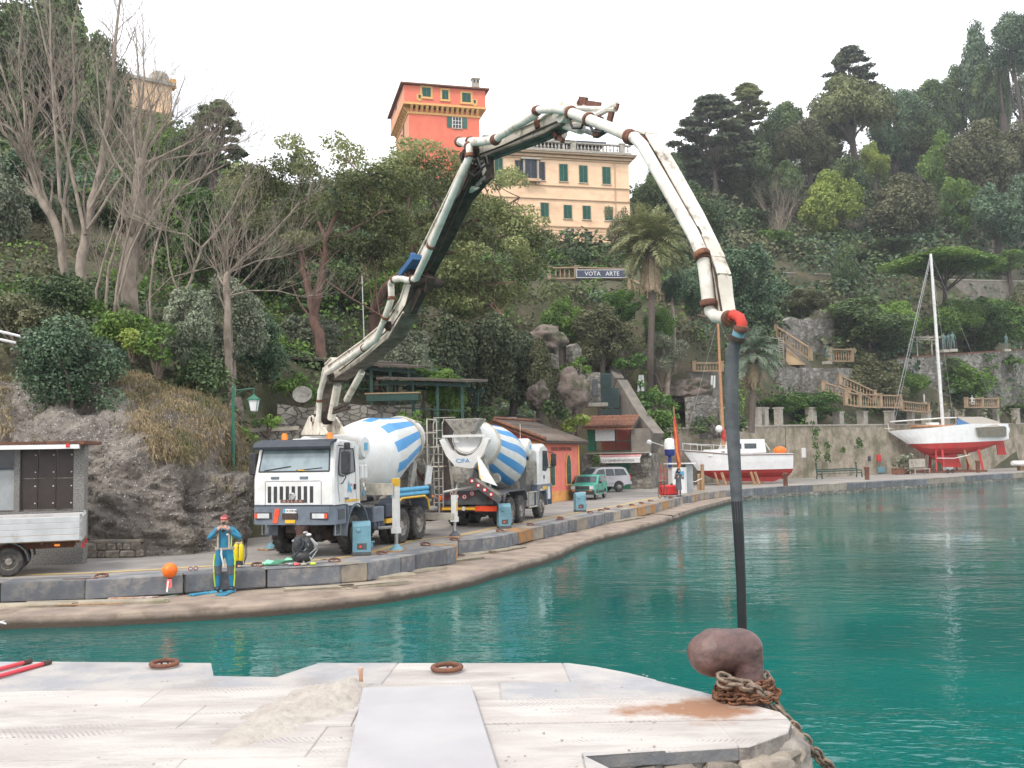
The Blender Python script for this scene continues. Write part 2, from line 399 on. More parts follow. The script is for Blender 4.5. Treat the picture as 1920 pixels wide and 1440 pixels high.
M('palm_bark',(.14,.11,.09),(.09,.07,.06),rough=.95,sc=9,bump=.03,bsc=12)
M('asphalt_quay',(.27,.25,.23),(.22,.205,.19),rough=.92,sc=1.2,bump=.006,bsc=90,c3=(.37,.33,.28),sc3=.35,lo3=.45,hi3=.7)
M('yellow_line',(.58,.40,.12),(.42,.33,.2),rough=.9,sc=5,lo=.4,hi=.6)
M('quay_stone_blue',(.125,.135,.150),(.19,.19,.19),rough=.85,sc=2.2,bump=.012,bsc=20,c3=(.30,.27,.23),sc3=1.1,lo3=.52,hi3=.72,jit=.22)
M('quay_stone_tan',(.34,.29,.22),(.24,.215,.18),rough=.85,sc=2.2,bump=.012,bsc=20,c3=(.16,.15,.14),sc3=1.2,lo3=.52,hi3=.75,jit=.18)
M('quay_stone_orange',(.42,.20,.055),(.22,.16,.10),rough=.85,sc=3,bump=.012,bsc=20,c3=(.14,.12,.11),sc3=1.6,jit=.15)
M('ledge',(.33,.26,.20),(.24,.19,.155),rough=.9,sc=1.4,bump=.02,bsc=14,c3=(.115,.085,.06),sc3=.9,lo3=.5,hi3=.72)
M('hose_black',(.007,.007,.008),(.012,.012,.012),rough=.5)
M('hose_grey',(.085,.092,.098),(.055,.06,.065),rough=.7,sc=6,c3=(.17,.17,.165),lo3=.52,hi3=.75)
M('ledge_slab',(.38,.33,.25),(.29,.25,.19),rough=.9,sc=2,bump=.015,bsc=18,jit=.2,c3=(.20,.19,.10),sc3=1.1,lo3=.55,hi3=.75)
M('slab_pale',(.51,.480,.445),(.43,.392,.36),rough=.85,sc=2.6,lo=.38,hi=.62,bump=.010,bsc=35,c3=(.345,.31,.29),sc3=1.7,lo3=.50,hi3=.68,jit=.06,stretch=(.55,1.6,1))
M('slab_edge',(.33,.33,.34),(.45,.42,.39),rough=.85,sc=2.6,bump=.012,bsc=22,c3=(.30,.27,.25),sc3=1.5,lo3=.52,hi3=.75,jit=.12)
M('slab_rust',(.44,.22,.12),(.62,.55,.48),rough=.85,sc=4,lo=.42,hi=.62,bump=.01,bsc=30,c3=(.24,.17,.16),sc3=3,lo3=.5,hi3=.62)
M('rubble',(.31,.265,.21),(.19,.165,.135),rough=.92,sc=7,bump=.02,bsc=22,jit=.3,c3=(.13,.11,.09),sc3=4,lo3=.52,hi3=.72)
M('mortar_dark',(.16,.14,.115),(.11,.10,.085),rough=.95,sc=9,bump=.02,bsc=30)
M('sand',(.45,.41,.36),(.37,.33,.29),rough=.95,sc=6,bump=.012,bsc=55)
M('board',(.42,.41,.41),(.375,.365,.37),rough=.75,sc=1.5,c3=(.44,.42,.40),sc3=5,lo3=.58,hi3=.8,bump=.002,bsc=80)
M('pump_concrete',(.34,.32,.28),(.25,.235,.2),rough=.95,sc=20,bump=.012,bsc=55)
M('brown_panel',(.030,.020,.016),(.04,.028,.022),rough=.5,jit=.12)
M('grey_panel',(.36,.38,.38),(.30,.32,.32),rough=.5,sc=3)
M('alu_side',(.62,.63,.63),(.52,.52,.52),rough=.38,sc=2,metal=.25,c3=(.36,.33,.29),sc3=1.5,lo3=.58,hi3=.8)
M('hull_white',(.78,.78,.77),(.72,.71,.69),rough=.3,sc=1.5)
M('hull_red',(.52,.035,.03),(.42,.035,.03),rough=.6,sc=2,c3=(.42,.09,.07),sc3=1.2,lo3=.5,hi3=.8)
M('teak',(.48,.25,.13),(.40,.2,.1),rough=.6)
M('wood',(.40,.25,.13),(.28,.17,.09),rough=.75,sc=6,stretch=(1,1,.2))
M('tarp_beige',(.33,.30,.26),(.34,.31,.26),rough=.85,sc=2)
M('tarp_olive',(.18,.165,.125),(.14,.13,.10),rough=.85,sc=2)
M('tarp_blue',(.03,.12,.28),(.03,.1,.22),rough=.6)
M('orange_buoy',(.95,.20,.01),(.85,.15,.01),rough=.4)
M('panda_green',(.05,.34,.25),(.045,.30,.22),rough=.3)
M('silver_paint',(.50,.49,.50),(.45,.44,.45),rough=.28,metal=.4)
M('car_glass',(.035,.05,.055),(.06,.075,.08),rough=.06)
M('cab_glass_reflect',(.26,.33,.35),(.13,.18,.20),rough=.06,sc=1.3,spec=1.0)  # pale base colour paints the sky reflection into the windscreen
M('wetsuit',(.02,.21,.34),(.018,.17,.29),rough=.6,sc=8)
M('wetsuit_grey',(.10,.11,.13),(.08,.09,.1),rough=.7)
M('lime',(.62,.80,.05),(.55,.70,.05),rough=.5)
M('tank_yellow',(.82,.62,.01),(.75,.55,.01),rough=.35)
M('skin',(.58,.33,.24),(.52,.28,.20),rough=.5)
M('hood',(.30,.06,.06),(.16,.03,.03),rough=.5,sc=9)
M('strap',(.48,.42,.33),(.38,.33,.26),rough=.7)
M('fin_blue',(.07,.33,.48),(.05,.25,.38),rough=.35)
M('mint_cloth',(.30,.78,.50),(.26,.66,.42),rough=.8)
M('rope',(.36,.45,.42),(.28,.34,.32),rough=.9)
M('pink_red',(.85,.12,.12),(.8,.3,.25),rough=.5)
M('bronze',(.12,.20,.18),(.08,.12,.11),rough=.6,sc=9)
M('marble',(.66,.64,.60),(.52,.50,.46),rough=.6,sc=6)
M('sign_navy',(.045,.055,.10),(.06,.07,.11),rough=.6)
M('flag_red',(.55,.05,.03),(.45,.04,.03),rough=.7)
M('flag_orange',(.70,.25,.05),(.5,.12,.03),rough=.7)
M('navy',(.02,.04,.22),(.02,.03,.18),rough=.4)
M('awning',(.72,.70,.66),(.60,.58,.55),rough=.8)
M('planks_old',(.11,.085,.07),(.07,.055,.045),rough=.9,sc=4,c3=(.05,.07,.03),sc3=1)
M('render_grey',(.235,.205,.175),(.16,.145,.125),rough=.95,sc=1.5,bump=.01,c3=(.16,.15,.12),sc3=.7,lo3=.48,hi3=.72)
M('wall_plaster',(.40,.34,.26),(.28,.24,.18),rough=.95,sc=1.6,bump=.03,bsc=6,c3=(.17,.155,.095),sc3=.5,lo3=.46,hi3=.62)
M('pebbledash',(.28,.27,.25),(.14,.135,.125),rough=.95,sc=38,lo=.45,hi=.55,bump=.012,bsc=60)
M('rail_red',(.62,.05,.07),(.5,.05,.06),rough=.5)
stone_mat('rubble_wall',[(.22,.20,.175),(.33,.30,.25),(.17,.16,.145),(.38,.35,.30),(.27,.245,.20)],(.14,.125,.105),sc=2.6,bump=.05)
stone_mat('terrace_stone',[(.22,.205,.19),(.38,.36,.32),(.17,.165,.155),(.30,.27,.23),(.45,.42,.38)],(.13,.12,.10),sc=2.1,bump=.06,grime=(.10,.09,.06))
stone_mat('cobble_wall',[(.24,.21,.17),(.34,.30,.25),(.19,.175,.15),(.30,.27,.22)],(.12,.11,.09),sc=4.0,bump=.04)
def add_mask(name,color,build):
 nt=MATS[name].node_tree;b=[n for n in nt.nodes if n.type=='BSDF_PRINCIPLED'][0];tc=[n for n in nt.nodes if n.type=='TEX_COORD'][0]
 src=b.inputs['Base Color'].links[0].from_socket;g=nt.nodes.new('ShaderNodeNewGeometry');fac=build(nt,g.outputs['Position'],tc.outputs['Object'])
 nt.links.new(_mixc(nt,fac,src,color),b.inputs['Base Color'])
def tide(nt,pos,vec):
 sp=nt.nodes.new('ShaderNodeSeparateXYZ');nt.links.new(pos,sp.inputs[0]);a=nt.nodes.new('ShaderNodeMath');a.operation='MULTIPLY_ADD';a.inputs[1].default_value=.14
 nt.links.new(_noise(nt,vec,2.2,5),a.inputs[0]);nt.links.new(sp.outputs['Z'],a.inputs[2]);return _ramp(nt,a.outputs[0],-.50,-.60)
add_mask('ledge',(.075,.055,.040),tide)
def stain(nt,pos,vec):
 mp=nt.nodes.new('ShaderNodeMapping');mp.inputs['Location'].default_value=(-1.12,-6.28,0);mp.vector_type='POINT';nt.links.new(pos,mp.inputs['Vector'])
 m2=nt.nodes.new('ShaderNodeMapping');m2.inputs['Scale'].default_value=(1.0,2.0,0);nt.links.new(mp.outputs[0],m2.inputs['Vector'])
 ln=nt.nodes.new('ShaderNodeVectorMath');ln.operation='LENGTH';nt.links.new(m2.outputs[0],ln.inputs[0]);a=nt.nodes.new('ShaderNodeMath');a.operation='MULTIPLY_ADD';a.inputs[1].default_value=-1.25
 nt.links.new(_noise(nt,vec,5,6,.65),a.inputs[0]);nt.links.new(ln.outputs['Value'],a.inputs[2]);return _ramp(nt,a.outputs[0],-.02,-.40)
def marks(nt,pos,vec):
 tot=None
 for rz,s_ in((.55,1),(-.6,2)):
  mp=nt.nodes.new('ShaderNodeMapping');mp.inputs['Rotation'].default_value=(0,0,rz);nt.links.new(pos,mp.inputs['Vector']);w=nt.nodes.new('ShaderNodeTexWave');w.inputs['Scale'].default_value=11;w.inputs['Distortion'].default_value=1.6;w.inputs['Detail Scale'].default_value=2;nt.links.new(mp.outputs[0],w.inputs['Vector'])
  st=nt.nodes.new('ShaderNodeMapping');st.inputs['Scale'].default_value=(.7,4.2,1);st.inputs['Location'].default_value=(s_,s_*3,0);nt.links.new(pos,st.inputs['Vector']);mk=_ramp(nt,_noise(nt,st.outputs[0],1.5,4,.6),.56,.66);a=nt.nodes.new('ShaderNodeMath');a.operation='MULTIPLY';nt.links.new(_ramp(nt,w.outputs['Fac'],.55,.8),a.inputs[0]);nt.links.new(mk,a.inputs[1])
  if tot is None:tot=a.outputs[0]
  else:m_=nt.nodes.new('ShaderNodeMath');m_.operation='MAXIMUM';nt.links.new(tot,m_.inputs[0]);nt.links.new(a.outputs[0],m_.inputs[1]);tot=m_.outputs[0]
 h=nt.nodes.new('ShaderNodeMath');h.operation='MULTIPLY';h.inputs[1].default_value=.75;nt.links.new(tot,h.inputs[0]);return h.outputs[0]
add_mask('slab_pale',(.27,.245,.235),marks)
for k_ in('slab_pale','slab_edge'):add_mask(k_,(.31,.165,.095),stain)
def rock_mat():
 """conglomerate: brown matrix packed with pale and dark pebbles of several sizes"""
 m,nt,b,vec,o=newmat('rock')
 base=_mixc(nt,_ramp(nt,_noise(nt,vec,.9,7,.65),.38,.66),(.17,.15,.13),(.30,.265,.225))
 def peb(sc,lo,c,keep):
  v=nt.nodes.new('ShaderNodeTexVoronoi');v.inputs['Scale'].default_value=sc;nt.links.new(vec,v.inputs['Vector'])
  s=nt.nodes.new('ShaderNodeSeparateColor');nt.links.new(v.outputs['Color'],s.inputs[0])
  a=_ramp(nt,v.outputs['Distance'],lo,lo*.75);k=_ramp(nt,s.outputs[0],1-keep,1-keep+.05)
  mu=nt.nodes.new('ShaderNodeMath');mu.operation='MULTIPLY';nt.links.new(a,mu.inputs[0]);nt.links.new(k,mu.inputs[1])
  return mu.outputs[0],_mixc(nt,s.outputs[1],c[0],c[1])
 a1,c1=peb(9,.38,((.40,.36,.32),(.10,.085,.08)),.6);col=_mixc(nt,a1,base,c1)
 a2,c2=peb(17,.36,((.72,.70,.68),(.24,.17,.15)),.3);col=_mixc(nt,a2,col,c2)
 a3,c3=peb(3.1,.30,((.30,.26,.22),(.19,.165,.14)),.3);col=_mixc(nt,a3,col,c3)
 col=_mixc(nt,_ramp(nt,_noise(nt,vec,.55,6,.7),.56,.72),col,(.12,.115,.07))
 nt.links.new(col,b.inputs['Base Color']);b.inputs['Roughness'].default_value=.9;b.inputs['Specular IOR Level'].default_value=.2
 bp=nt.nodes.new('ShaderNodeBump');bp.inputs['Distance'].default_value=.07
 s1=nt.nodes.new('ShaderNodeMath');s1.operation='ADD';nt.links.new(a1,s1.inputs[0]);nt.links.new(a3,s1.inputs[1])
 s2=nt.nodes.new('ShaderNodeMath');s2.operation='MULTIPLY_ADD';s2.inputs[1].default_value=2.2
 nt.links.new(_noise(nt,vec,3.2,8,.7),s2.inputs[0]);nt.links.new(s1.outputs[0],s2.inputs[2])
 nt.links.new(s2.outputs[0],bp.inputs['Height']);nt.links.new(bp.outputs[0],b.inputs['Normal'])
rock_mat()
M('soil',(.085,.075,.042),(.055,.060,.026),rough=.95,sc=.8,lo=.38,hi=.62,bump=.12,bsc=3,c3=(.15,.115,.075),sc3=.22,lo3=.52,hi3=.72)
foliage_mat('leaf_pine',(.072,.090,.036),(.18,.205,.080),(.31,.33,.135),trans=.25,rough=.7)
foliage_mat('leaf_dark',(.028,.058,.022),(.075,.120,.046),(.17,.235,.080),trans=.2)
foliage_mat('leaf_blue',(.030,.068,.035),(.082,.145,.075),(.19,.27,.15),trans=.18,rough=.45)
foliage_mat('leaf_cedar',(.040,.062,.034),(.080,.108,.055),(.165,.195,.10),trans=.12,rough=.7)
foliage_mat('leaf_olive',(.10,.125,.075),(.20,.23,.15),(.34,.37,.26),trans=.2,rough=.6)
foliage_mat('leaf_green',(.045,.105,.022),(.125,.225,.045),(.25,.37,.08),trans=.3)
foliage_mat('leaf_lime',(.11,.16,.030),(.235,.31,.055),(.40,.46,.11),trans=.3)
foliage_mat('leaf_brown',(.050,.062,.028),(.118,.128,.060),(.23,.225,.125),trans=.18,rough=.7)
foliage_mat('leaf_palm',(.13,.16,.065),(.32,.34,.15),(.52,.52,.28),trans=.25,rough=.5)
foliage_mat('leaf_palm_blue',(.115,.162,.115),(.223,.290,.203),(.378,.459,.338),trans=.2,rough=.5)
foliage_mat('leaf_dead',(.216,.162,.101),(.365,.277,.176),(.513,.405,.270),trans=.1,rough=.8)
foliage_mat('grass_dry',(.10,.13,.045),(.26,.21,.11),(.42,.33,.20),trans=.2,rough=.7)
foliage_mat('ivy',(.026,.075,.018),(.078,.165,.032),(.175,.29,.06),trans=.25)
# ---- water
def water():
 m,nt,b,vec,o=newmat('water')
 b.inputs['Roughness'].default_value=.03;b.inputs['IOR'].default_value=1.33;b.inputs['Specular IOR Level'].default_value=.36
 c=_mixc(nt,_ramp(nt,_noise(nt,vec,.12,4),.35,.65),(.0,.128,.108),(.0,.080,.074))
 nt.links.new(c,b.inputs['Base Color'])
 mp=nt.nodes.new('ShaderNodeMapping');mp.inputs['Scale'].default_value=(1,1.6,1);mp.inputs['Rotation'].default_value=(0,0,.25)
 nt.links.new(vec,mp.inputs['Vector'])
 gust=_ramp(nt,_noise(nt,mp.outputs[0],.09,4,.6),.38,.62);gm=nt.nodes.new('ShaderNodeMath');gm.operation='MULTIPLY_ADD';gm.inputs[1].default_value=.88;gm.inputs[2].default_value=.16;nt.links.new(gust,gm.inputs[0])
 def bump(h,d,prev=None):
  bp=nt.nodes.new('ShaderNodeBump');bp.inputs['Distance'].default_value=d;nt.links.new(h,bp.inputs['Height']);nt.links.new(gm.outputs[0],bp.inputs['Strength'])
  if prev:nt.links.new(prev,bp.inputs['Normal'])
  return bp.outputs[0]
 n=bump(_noise(nt,mp.outputs[0],3.2,3,.5),.016)
 n=bump(_noise(nt,mp.outputs[0],.8,3,.45),.055,n)
 n=bump(_noise(nt,mp.outputs[0],11,2,.5),.0022,n)
 nt.links.new(n,b.inputs['Normal'])
water()
WATER_Z=-0.76
w=MB();w.quad((-300,-60,WATER_Z),(500,-60,WATER_Z),(500,420,WATER_Z),(-300,420,WATER_Z))
tag(w.build('water','water'),kind='structure')
# ---- far quay: edge lines measured on the ground plane
EDGE_PX=[(0,1093),(160,1088),(345,1077),(500,1067),(640,1059),(690,1055),(780,1040),(856,1025),(858,1014),(905,1010),(940,1005),(1000,990),(1040,982),(1150,960),(1220,947),(1275,933),(1320,924),(1370,919)]
EDGE=[gr(*p)for p in EDGE_PX]
EDGE=[np.array((-32.,19.6,0)),np.array((-20.,20.6,0))]+EDGE
EDGE2=[gr(*p)for p in[(1370,919),(1460,913),(1700,900),(1860,889.5),(1920,886)]]
_d=(EDGE2[-1]-EDGE2[0]);_d/=np.linalg.norm(_d)
EDGE2+=[EDGE2[-1]+_d*12,EDGE2[-1]+_d*70]
LEDGE_Z=-.5
LEDGE=[np.array((-32.,17.6,0)),np.array((-20.,18.8,0))]+[gr(x,y,LEDGE_Z)for x,y in[(0,1157),(200,1150),(340,1143),(500,1133),(640,1120),(740,1107),(860,1086),(940,1063),(1040,1036),(1100,1010),(1200,985),(1272,965)]]
def xy(p,z=0.0):return(float(p[0]),float(p[1]),z)
def quay():
 q=MB()
 back=[xy(p,0)for p in(EDGE+EDGE2[1:])]
 pts=back+[(140,200,0),(60,160,0),(30,130,0),(6,96,0),(-6,75,0),(-12,60,0),(-20,45,0),(-32,34,0)]
 bm=bmesh.new();vs=[bm.verts.new(p)for p in pts];f=bm.faces.new(vs);bmesh.ops.triangulate(bm,faces=[f])
 vs2=[]
 me=bpy.data.meshes.new('quay_road');bm.to_mesh(me);bm.free();me.materials.append(MATS['asphalt_quay'])
 for p in me.polygons:
  if p.normal.z<0:p.flip()
 o=bpy.data.objects.new('quay_road',me);COL.objects.link(o);tag(o,kind='structure');o.location.z=-.006
 core=MB()
 E=EDGE+EDGE2[1:]
 for a,b in zip(E[:-1],E[1:]):
  t=(b-a)/max(1e-6,np.linalg.norm(b-a));nrm=np.array((-t[1],t[0],0))*.16
  core.quad(xy(a+nrm,-.03),xy(b+nrm,-.03),xy(b+nrm,-2.2),xy(a+nrm,-2.2))
 tag(core.build('quay_wall','mortar_dark'),kind='structure')
 cop=empty('quay_edge',(0,0,0));tag(cop,kind='structure')
 rg=random.Random(5)
 def stones(P,lo,hi,depth,h,mats,w):
  out=0
  for a,b in zip(P[:-1],P[1:]):
   L=float(np.linalg.norm((b-a)[:2]));
   if L<.6:segs=[L]
   else:
    segs=[];s=0
    while s<L-1e-6:
     k=min(rg.uniform(lo,hi),L-s)
     if L-s-k<lo*.6:k=L-s
     segs.append(k);s+=k
   t=np.array(((b-a)[0],(b-a)[1],0))/L;nr=np.array((-t[1],t[0],0));s=0
   for k in segs:
    mb=MB();hh=h+rg.uniform(-.02,.03);c=a+t*(s+k/2)+nr*(depth/2+rg.uniform(-.01,.02));s+=k
    ang=math.atan2(t[1],t[0])
    mb.box((0,0,-hh/2),(k-.02,depth,hh),bev=.035)
    me_o=mb.build('coping_stone',rg.choices(mats,w)[0],cop,org=None)
    for v in me_o.data.vertices:
     v.co.x+=rg.uniform(-.012,.012);v.co.y+=rg.uniform(-.02,.02);v.co.z+=rg.uniform(-.008,.004)
    me_o.location=(c[0],c[1],.008+rg.uniform(-.006,.008));me_o.rotation_euler=(rg.uniform(-.008,.008),0,ang+rg.uniform(-.006,.006));out+=1
  return out
 m3=['quay_stone_blue','quay_stone_tan','quay_stone_orange']
 stones(EDGE[:7],1.5,3.2,.85,.47,m3,[8,1,.2]);stones(EDGE[6:10],.8,2.0,.85,.47,m3,[7,2,.3])
 stones(EDGE[9:],.65,1.5,.8,.47,m3,[6,5,1.6]);stones(EDGE2[:5],1.6,3.4,.9,.55,m3,[7,3,0])
 low=MB()
 for a,b in zip(EDGE2[:-1],EDGE2[1:]):
  low.quad(xy(a,-.5),xy(b,-.5),xy(b,-2),xy(a,-2))
 tag(low.build('harbour_wall','rubble_wall'),kind='structure')
 led=MB();inner=[]
 for p in LEDGE:
  inner.append(np.array((p[0]+.3,p[1]+3.2,0)))
 E1=[np.array((p[0],p[1],0))for p in EDGE]
 N=len(LEDGE)
 rgn=random.Random(9)
 dens=[]
 for a,b in zip(LEDGE[:-1],LEDGE[1:]):
  k=max(1,int(np.linalg.norm((b-a)[:2])/.5))
  for i in range(k):dens.append(a+(b-a)*i/k)
 dens.append(LEDGE[-1]);D=np.array([(p[0],p[1],0)for p in dens])
 nz=fbm(D*.9,3,4)*.07;top=[];out=[];bot=[];inn=[]
 T=np.gradient(D,axis=0);T/=np.linalg.norm(T,axis=1)[:,None];Nn=np.stack([-T[:,1],T[:,0],T[:,2]],1)
 rows=[(-.03,-1.6),(-.02,LEDGE_Z-.22),(.0,LEDGE_Z-.03),(.03,LEDGE_Z),(.55,LEDGE_Z+.015),(1.2,LEDGE_Z+.02),(3.6,LEDGE_Z+.02)]
 vv=[]
 for off,z in rows:
  q=D+Nn*(off+nz[:,None]*(1 if off<.5 else 0));q[:,2]=z+(fbm(q*2.2,3,8)*.018 if z>-1 else 0)
  vv.append(q)
 n=len(D);verts=np.concatenate(vv);fa=[]
 for r in range(len(rows)-1):
  for i in range(n-1):fa.append((r*n+i,r*n+i+1,(r+1)*n+i+1,(r+1)*n+i))
 o=np_mesh('quay_ledge',verts,np.array(fa),'ledge',smooth=True);tag(o,kind='structure')
 lm=MB();P=[gr(x,y,LEDGE_Z)for x,y in[(1262,968),(1300,955),(1400,928),(1466,918)]]
 Q=[p+np.array((-1.0,2.2,0))for p in P]
 lm.add([xy(p,LEDGE_Z+.05)for p in P]+[xy(p,LEDGE_Z+.05)for p in Q]+[xy(p,-1.6)for p in P],[(0,1,5,4),(1,2,6,5),(2,3,7,6),(8,9,1,0),(9,10,2,1),(10,11,3,2)])
 tag(lm.build('far_ledge','ledge'),kind='structure')
 steps=empty('ledge_slabs');tag(steps,kind='structure')
 for(px,py,L,W,rz)in[(905,1037,2.6,.55,.95),(950,1033,1.9,.4,1.0),(790,1073,1.5,.25,.62),(720,1085,1.6,.6,.5),(1205,962,3.4,.5,1.05),(1260,950,4.2,.6,1.0),(1165,978,4.5,.35,1.02),(600,1107,1.7,.3,.2),(700,1100,1.8,.45,.5),(180,1134,3.1,.3,.03),(60,1139,1.9,.28,.03),(1120,985,2.0,.4,1.0),(870,1052,1.4,.35,.8)]:
  p=gr(px,py,LEDGE_Z);mb=MB();mb.box((0,0,.04),(L,W,.10),bev=.02)
  ob=mb.build('stone_slab','ledge_slab',steps)
  for v in ob.data.vertices:v.co.x+=rg.uniform(-.05,.05);v.co.y+=rg.uniform(-.03,.03)
  ob.location=(p[0],p[1],LEDGE_Z+.01);ob.rotation_euler=(0,0,rz)
 ln=MB();off=1.55;E=EDGE[1:]
 pl=[]
 for i,p in enumerate(E):
  if 7<i<9:continue
  a=E[max(0,i-1)];b=E[min(len(E)-1,i+1)];t=(b-a)/np.linalg.norm(b-a);pl.append(p+np.array((-t[1],t[0],0))*off)
 for a,b in zip(pl[:-1],pl[1:]):
  t=(b-a)/max(.01,np.linalg.norm(b-a));nr=np.array((-t[1],t[0],0))*.13
  ln.quad(xy(a-nr,.002),xy(b-nr,.002),xy(b+nr,.002),xy(a+nr,.002))
 tag(ln.build('road_marking','yellow_line'),kind='structure')
quay()
# ---- foreground quay (nearer, higher), built of slabs
PLAT_Z=1.05
def platform():
 root=empty('near_quay');tag(root,kind='structure')
 A=[gr(x,y,PLAT_Z)[:2]for x,y in[(0,1240),(395,1243),(398,1268),(520,1270),(600,1243),(830,1243),(1065,1243),(1120,1250),(1180,1262),(1330,1300),(1465,1336),(1484,1352),(1478,1372),(1405,1398),(1250,1408),(1095,1418),(1142,1442)]]
 poly=[(-14,8.6)]+[tuple(p)for p in A]+[(.45,3.5),(.5,-3),(-14,-3)]
 POLY=poly
 bm=bmesh.new();vs=[bm.verts.new((x,y,0))for x,y in poly];bm.faces.new(vs)
 rows=[7.55,7.12,6.62,6.05,5.45,4.9,4.2,3.4,2.5,1.5,.3]
 rg=random.Random(3)
 for y in rows:
  g=list(bm.verts)+list(bm.edges)+list(bm.faces)
  bmesh.ops.bisect_plane(bm,geom=g,plane_co=(0,y,0),plane_no=(rg.uniform(-.02,.02),1,0))
 ys=[9]+rows+[-3]
 for hi,lo in zip(ys[:-1],ys[1:]):
  x=-14+rg.uniform(0,2)
  while x<2:
   x+=rg.uniform(1.3,2.9)
   fs=[f for f in bm.faces if lo<f.calc_center_median().y<hi]
   g=list({v for f in fs for v in f.verts})+list({e for f in fs for e in f.edges})+fs
   bmesh.ops.bisect_plane(bm,geom=g,plane_co=(x,0,0),plane_no=(1,rg.uniform(-.05,.05),0))
 bmesh.ops.remove_doubles(bm,verts=bm.verts,dist=.0005)
 for f in list(bm.faces):
  c=f.calc_center_median();pts=[v.co.copy()for v in f.verts]
  if f.calc_area()<.004:continue
  n=len(pts);ins=[]
  nz=f.normal.z
  for i in range(n):
   d=c-pts[i];ins.append(pts[i]+d.normalized()*min(.002,d.length*.2))
  mb=MB();z=PLAT_Z+rg.uniform(-.004,.004);h=.07 if(c.y<6.9 and c.x>-1)else .28
  ii=[p+(c-p).normalized()*.007 for p in ins]
  ring0=[(p.x,p.y,z-h)for p in ins];ring1=[(p.x,p.y,z-.006)for p in ins];ring2=[(p.x,p.y,z)for p in ii]
  corner=c.x>1.2 and c.y<6.25
  if corner:ring0=[(p.x,p.y,z-.7)for p in ins]
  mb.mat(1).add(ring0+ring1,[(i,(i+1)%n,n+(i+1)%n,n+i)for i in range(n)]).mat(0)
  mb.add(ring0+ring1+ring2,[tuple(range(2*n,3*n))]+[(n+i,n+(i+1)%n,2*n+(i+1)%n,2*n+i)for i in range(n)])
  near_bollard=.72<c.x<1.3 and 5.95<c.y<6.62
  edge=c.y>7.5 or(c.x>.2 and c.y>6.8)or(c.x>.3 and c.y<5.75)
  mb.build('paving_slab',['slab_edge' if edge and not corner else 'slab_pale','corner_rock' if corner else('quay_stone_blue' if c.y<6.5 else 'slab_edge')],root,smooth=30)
 bm.free()
 core=MB();cx=sum(p[0]for p in poly)/len(poly)
 sh=[]
 for i,(x,y)in enumerate(poly):
  a=Vector(poly[i-1]);b=Vector(poly[(i+1)%len(poly)]);t=(b-a).normalized();nr=Vector((t.y,-t.x))*-1
  sh.append((x+(-nr.x)*-.0,y))
 core.prism([(x,y)for x,y in poly],'z',-2.2,PLAT_Z-.006)
 ob=core.build('quay_body',['slab_pale','mortar_dark'],root)
 for v in ob.data.vertices:
  v.co.x-=.03*(1 if v.co.x>-10 else 0);v.co.y-=.03 if v.co.y>6 else-.03*(v.co.x>.3)
 rgs=random.Random(12)
 def wall(p0,p1,z0,z1,nrm,sz=.17):
  L=(Vector(p1)-Vector(p0)).length;t=(Vector(p1)-Vector(p0)).normalized();z=z1
  while z>z0:
   h=rgs.uniform(.09,.17);s=rgs.uniform(-.05,0)
   while s<L:
    w=rgs.uniform(.12,.34);mb=MB();mb.box((0,0,0),(w-.02,.16,h-.018),bev=.03)
    ob=mb.build('wall_stone','rubble',root)
    for v in ob.data.vertices:v.co+=Vector((rgs.uniform(-.014,.014),rgs.uniform(-.02,.02),rgs.uniform(-.010,.010)))
    c=Vector(p0)+t*(s+w/2)+Vector(nrm)*rgs.uniform(-.02,.02)
    ob.location=(c.x,c.y,z-h/2);ob.rotation_euler=(rgs.uniform(-.08,.08),rgs.uniform(-.05,.05),math.atan2(t.y,t.x));s+=w
   z-=h
 P=[Vector(p)for p in poly];i0=12
 wall(poly[16],poly[15],.0,PLAT_Z-.07,(0,-1));wall(poly[15],poly[14],.0,PLAT_Z-.07,(0,-1));wall(poly[14],poly[13],-.3,PLAT_Z-.07,(.6,-1))
 wall(poly[13],poly[12],-.5,PLAT_Z-.07,(1,0));wall(poly[12],poly[11],-.5,PLAT_Z-.07,(1,0))
 lo=MB();lo.box((1.4,2.0,-.2),(2.2,6.6,.5));lo.build('lower_landing','ledge',root)
 return poly
PLAT=platform()
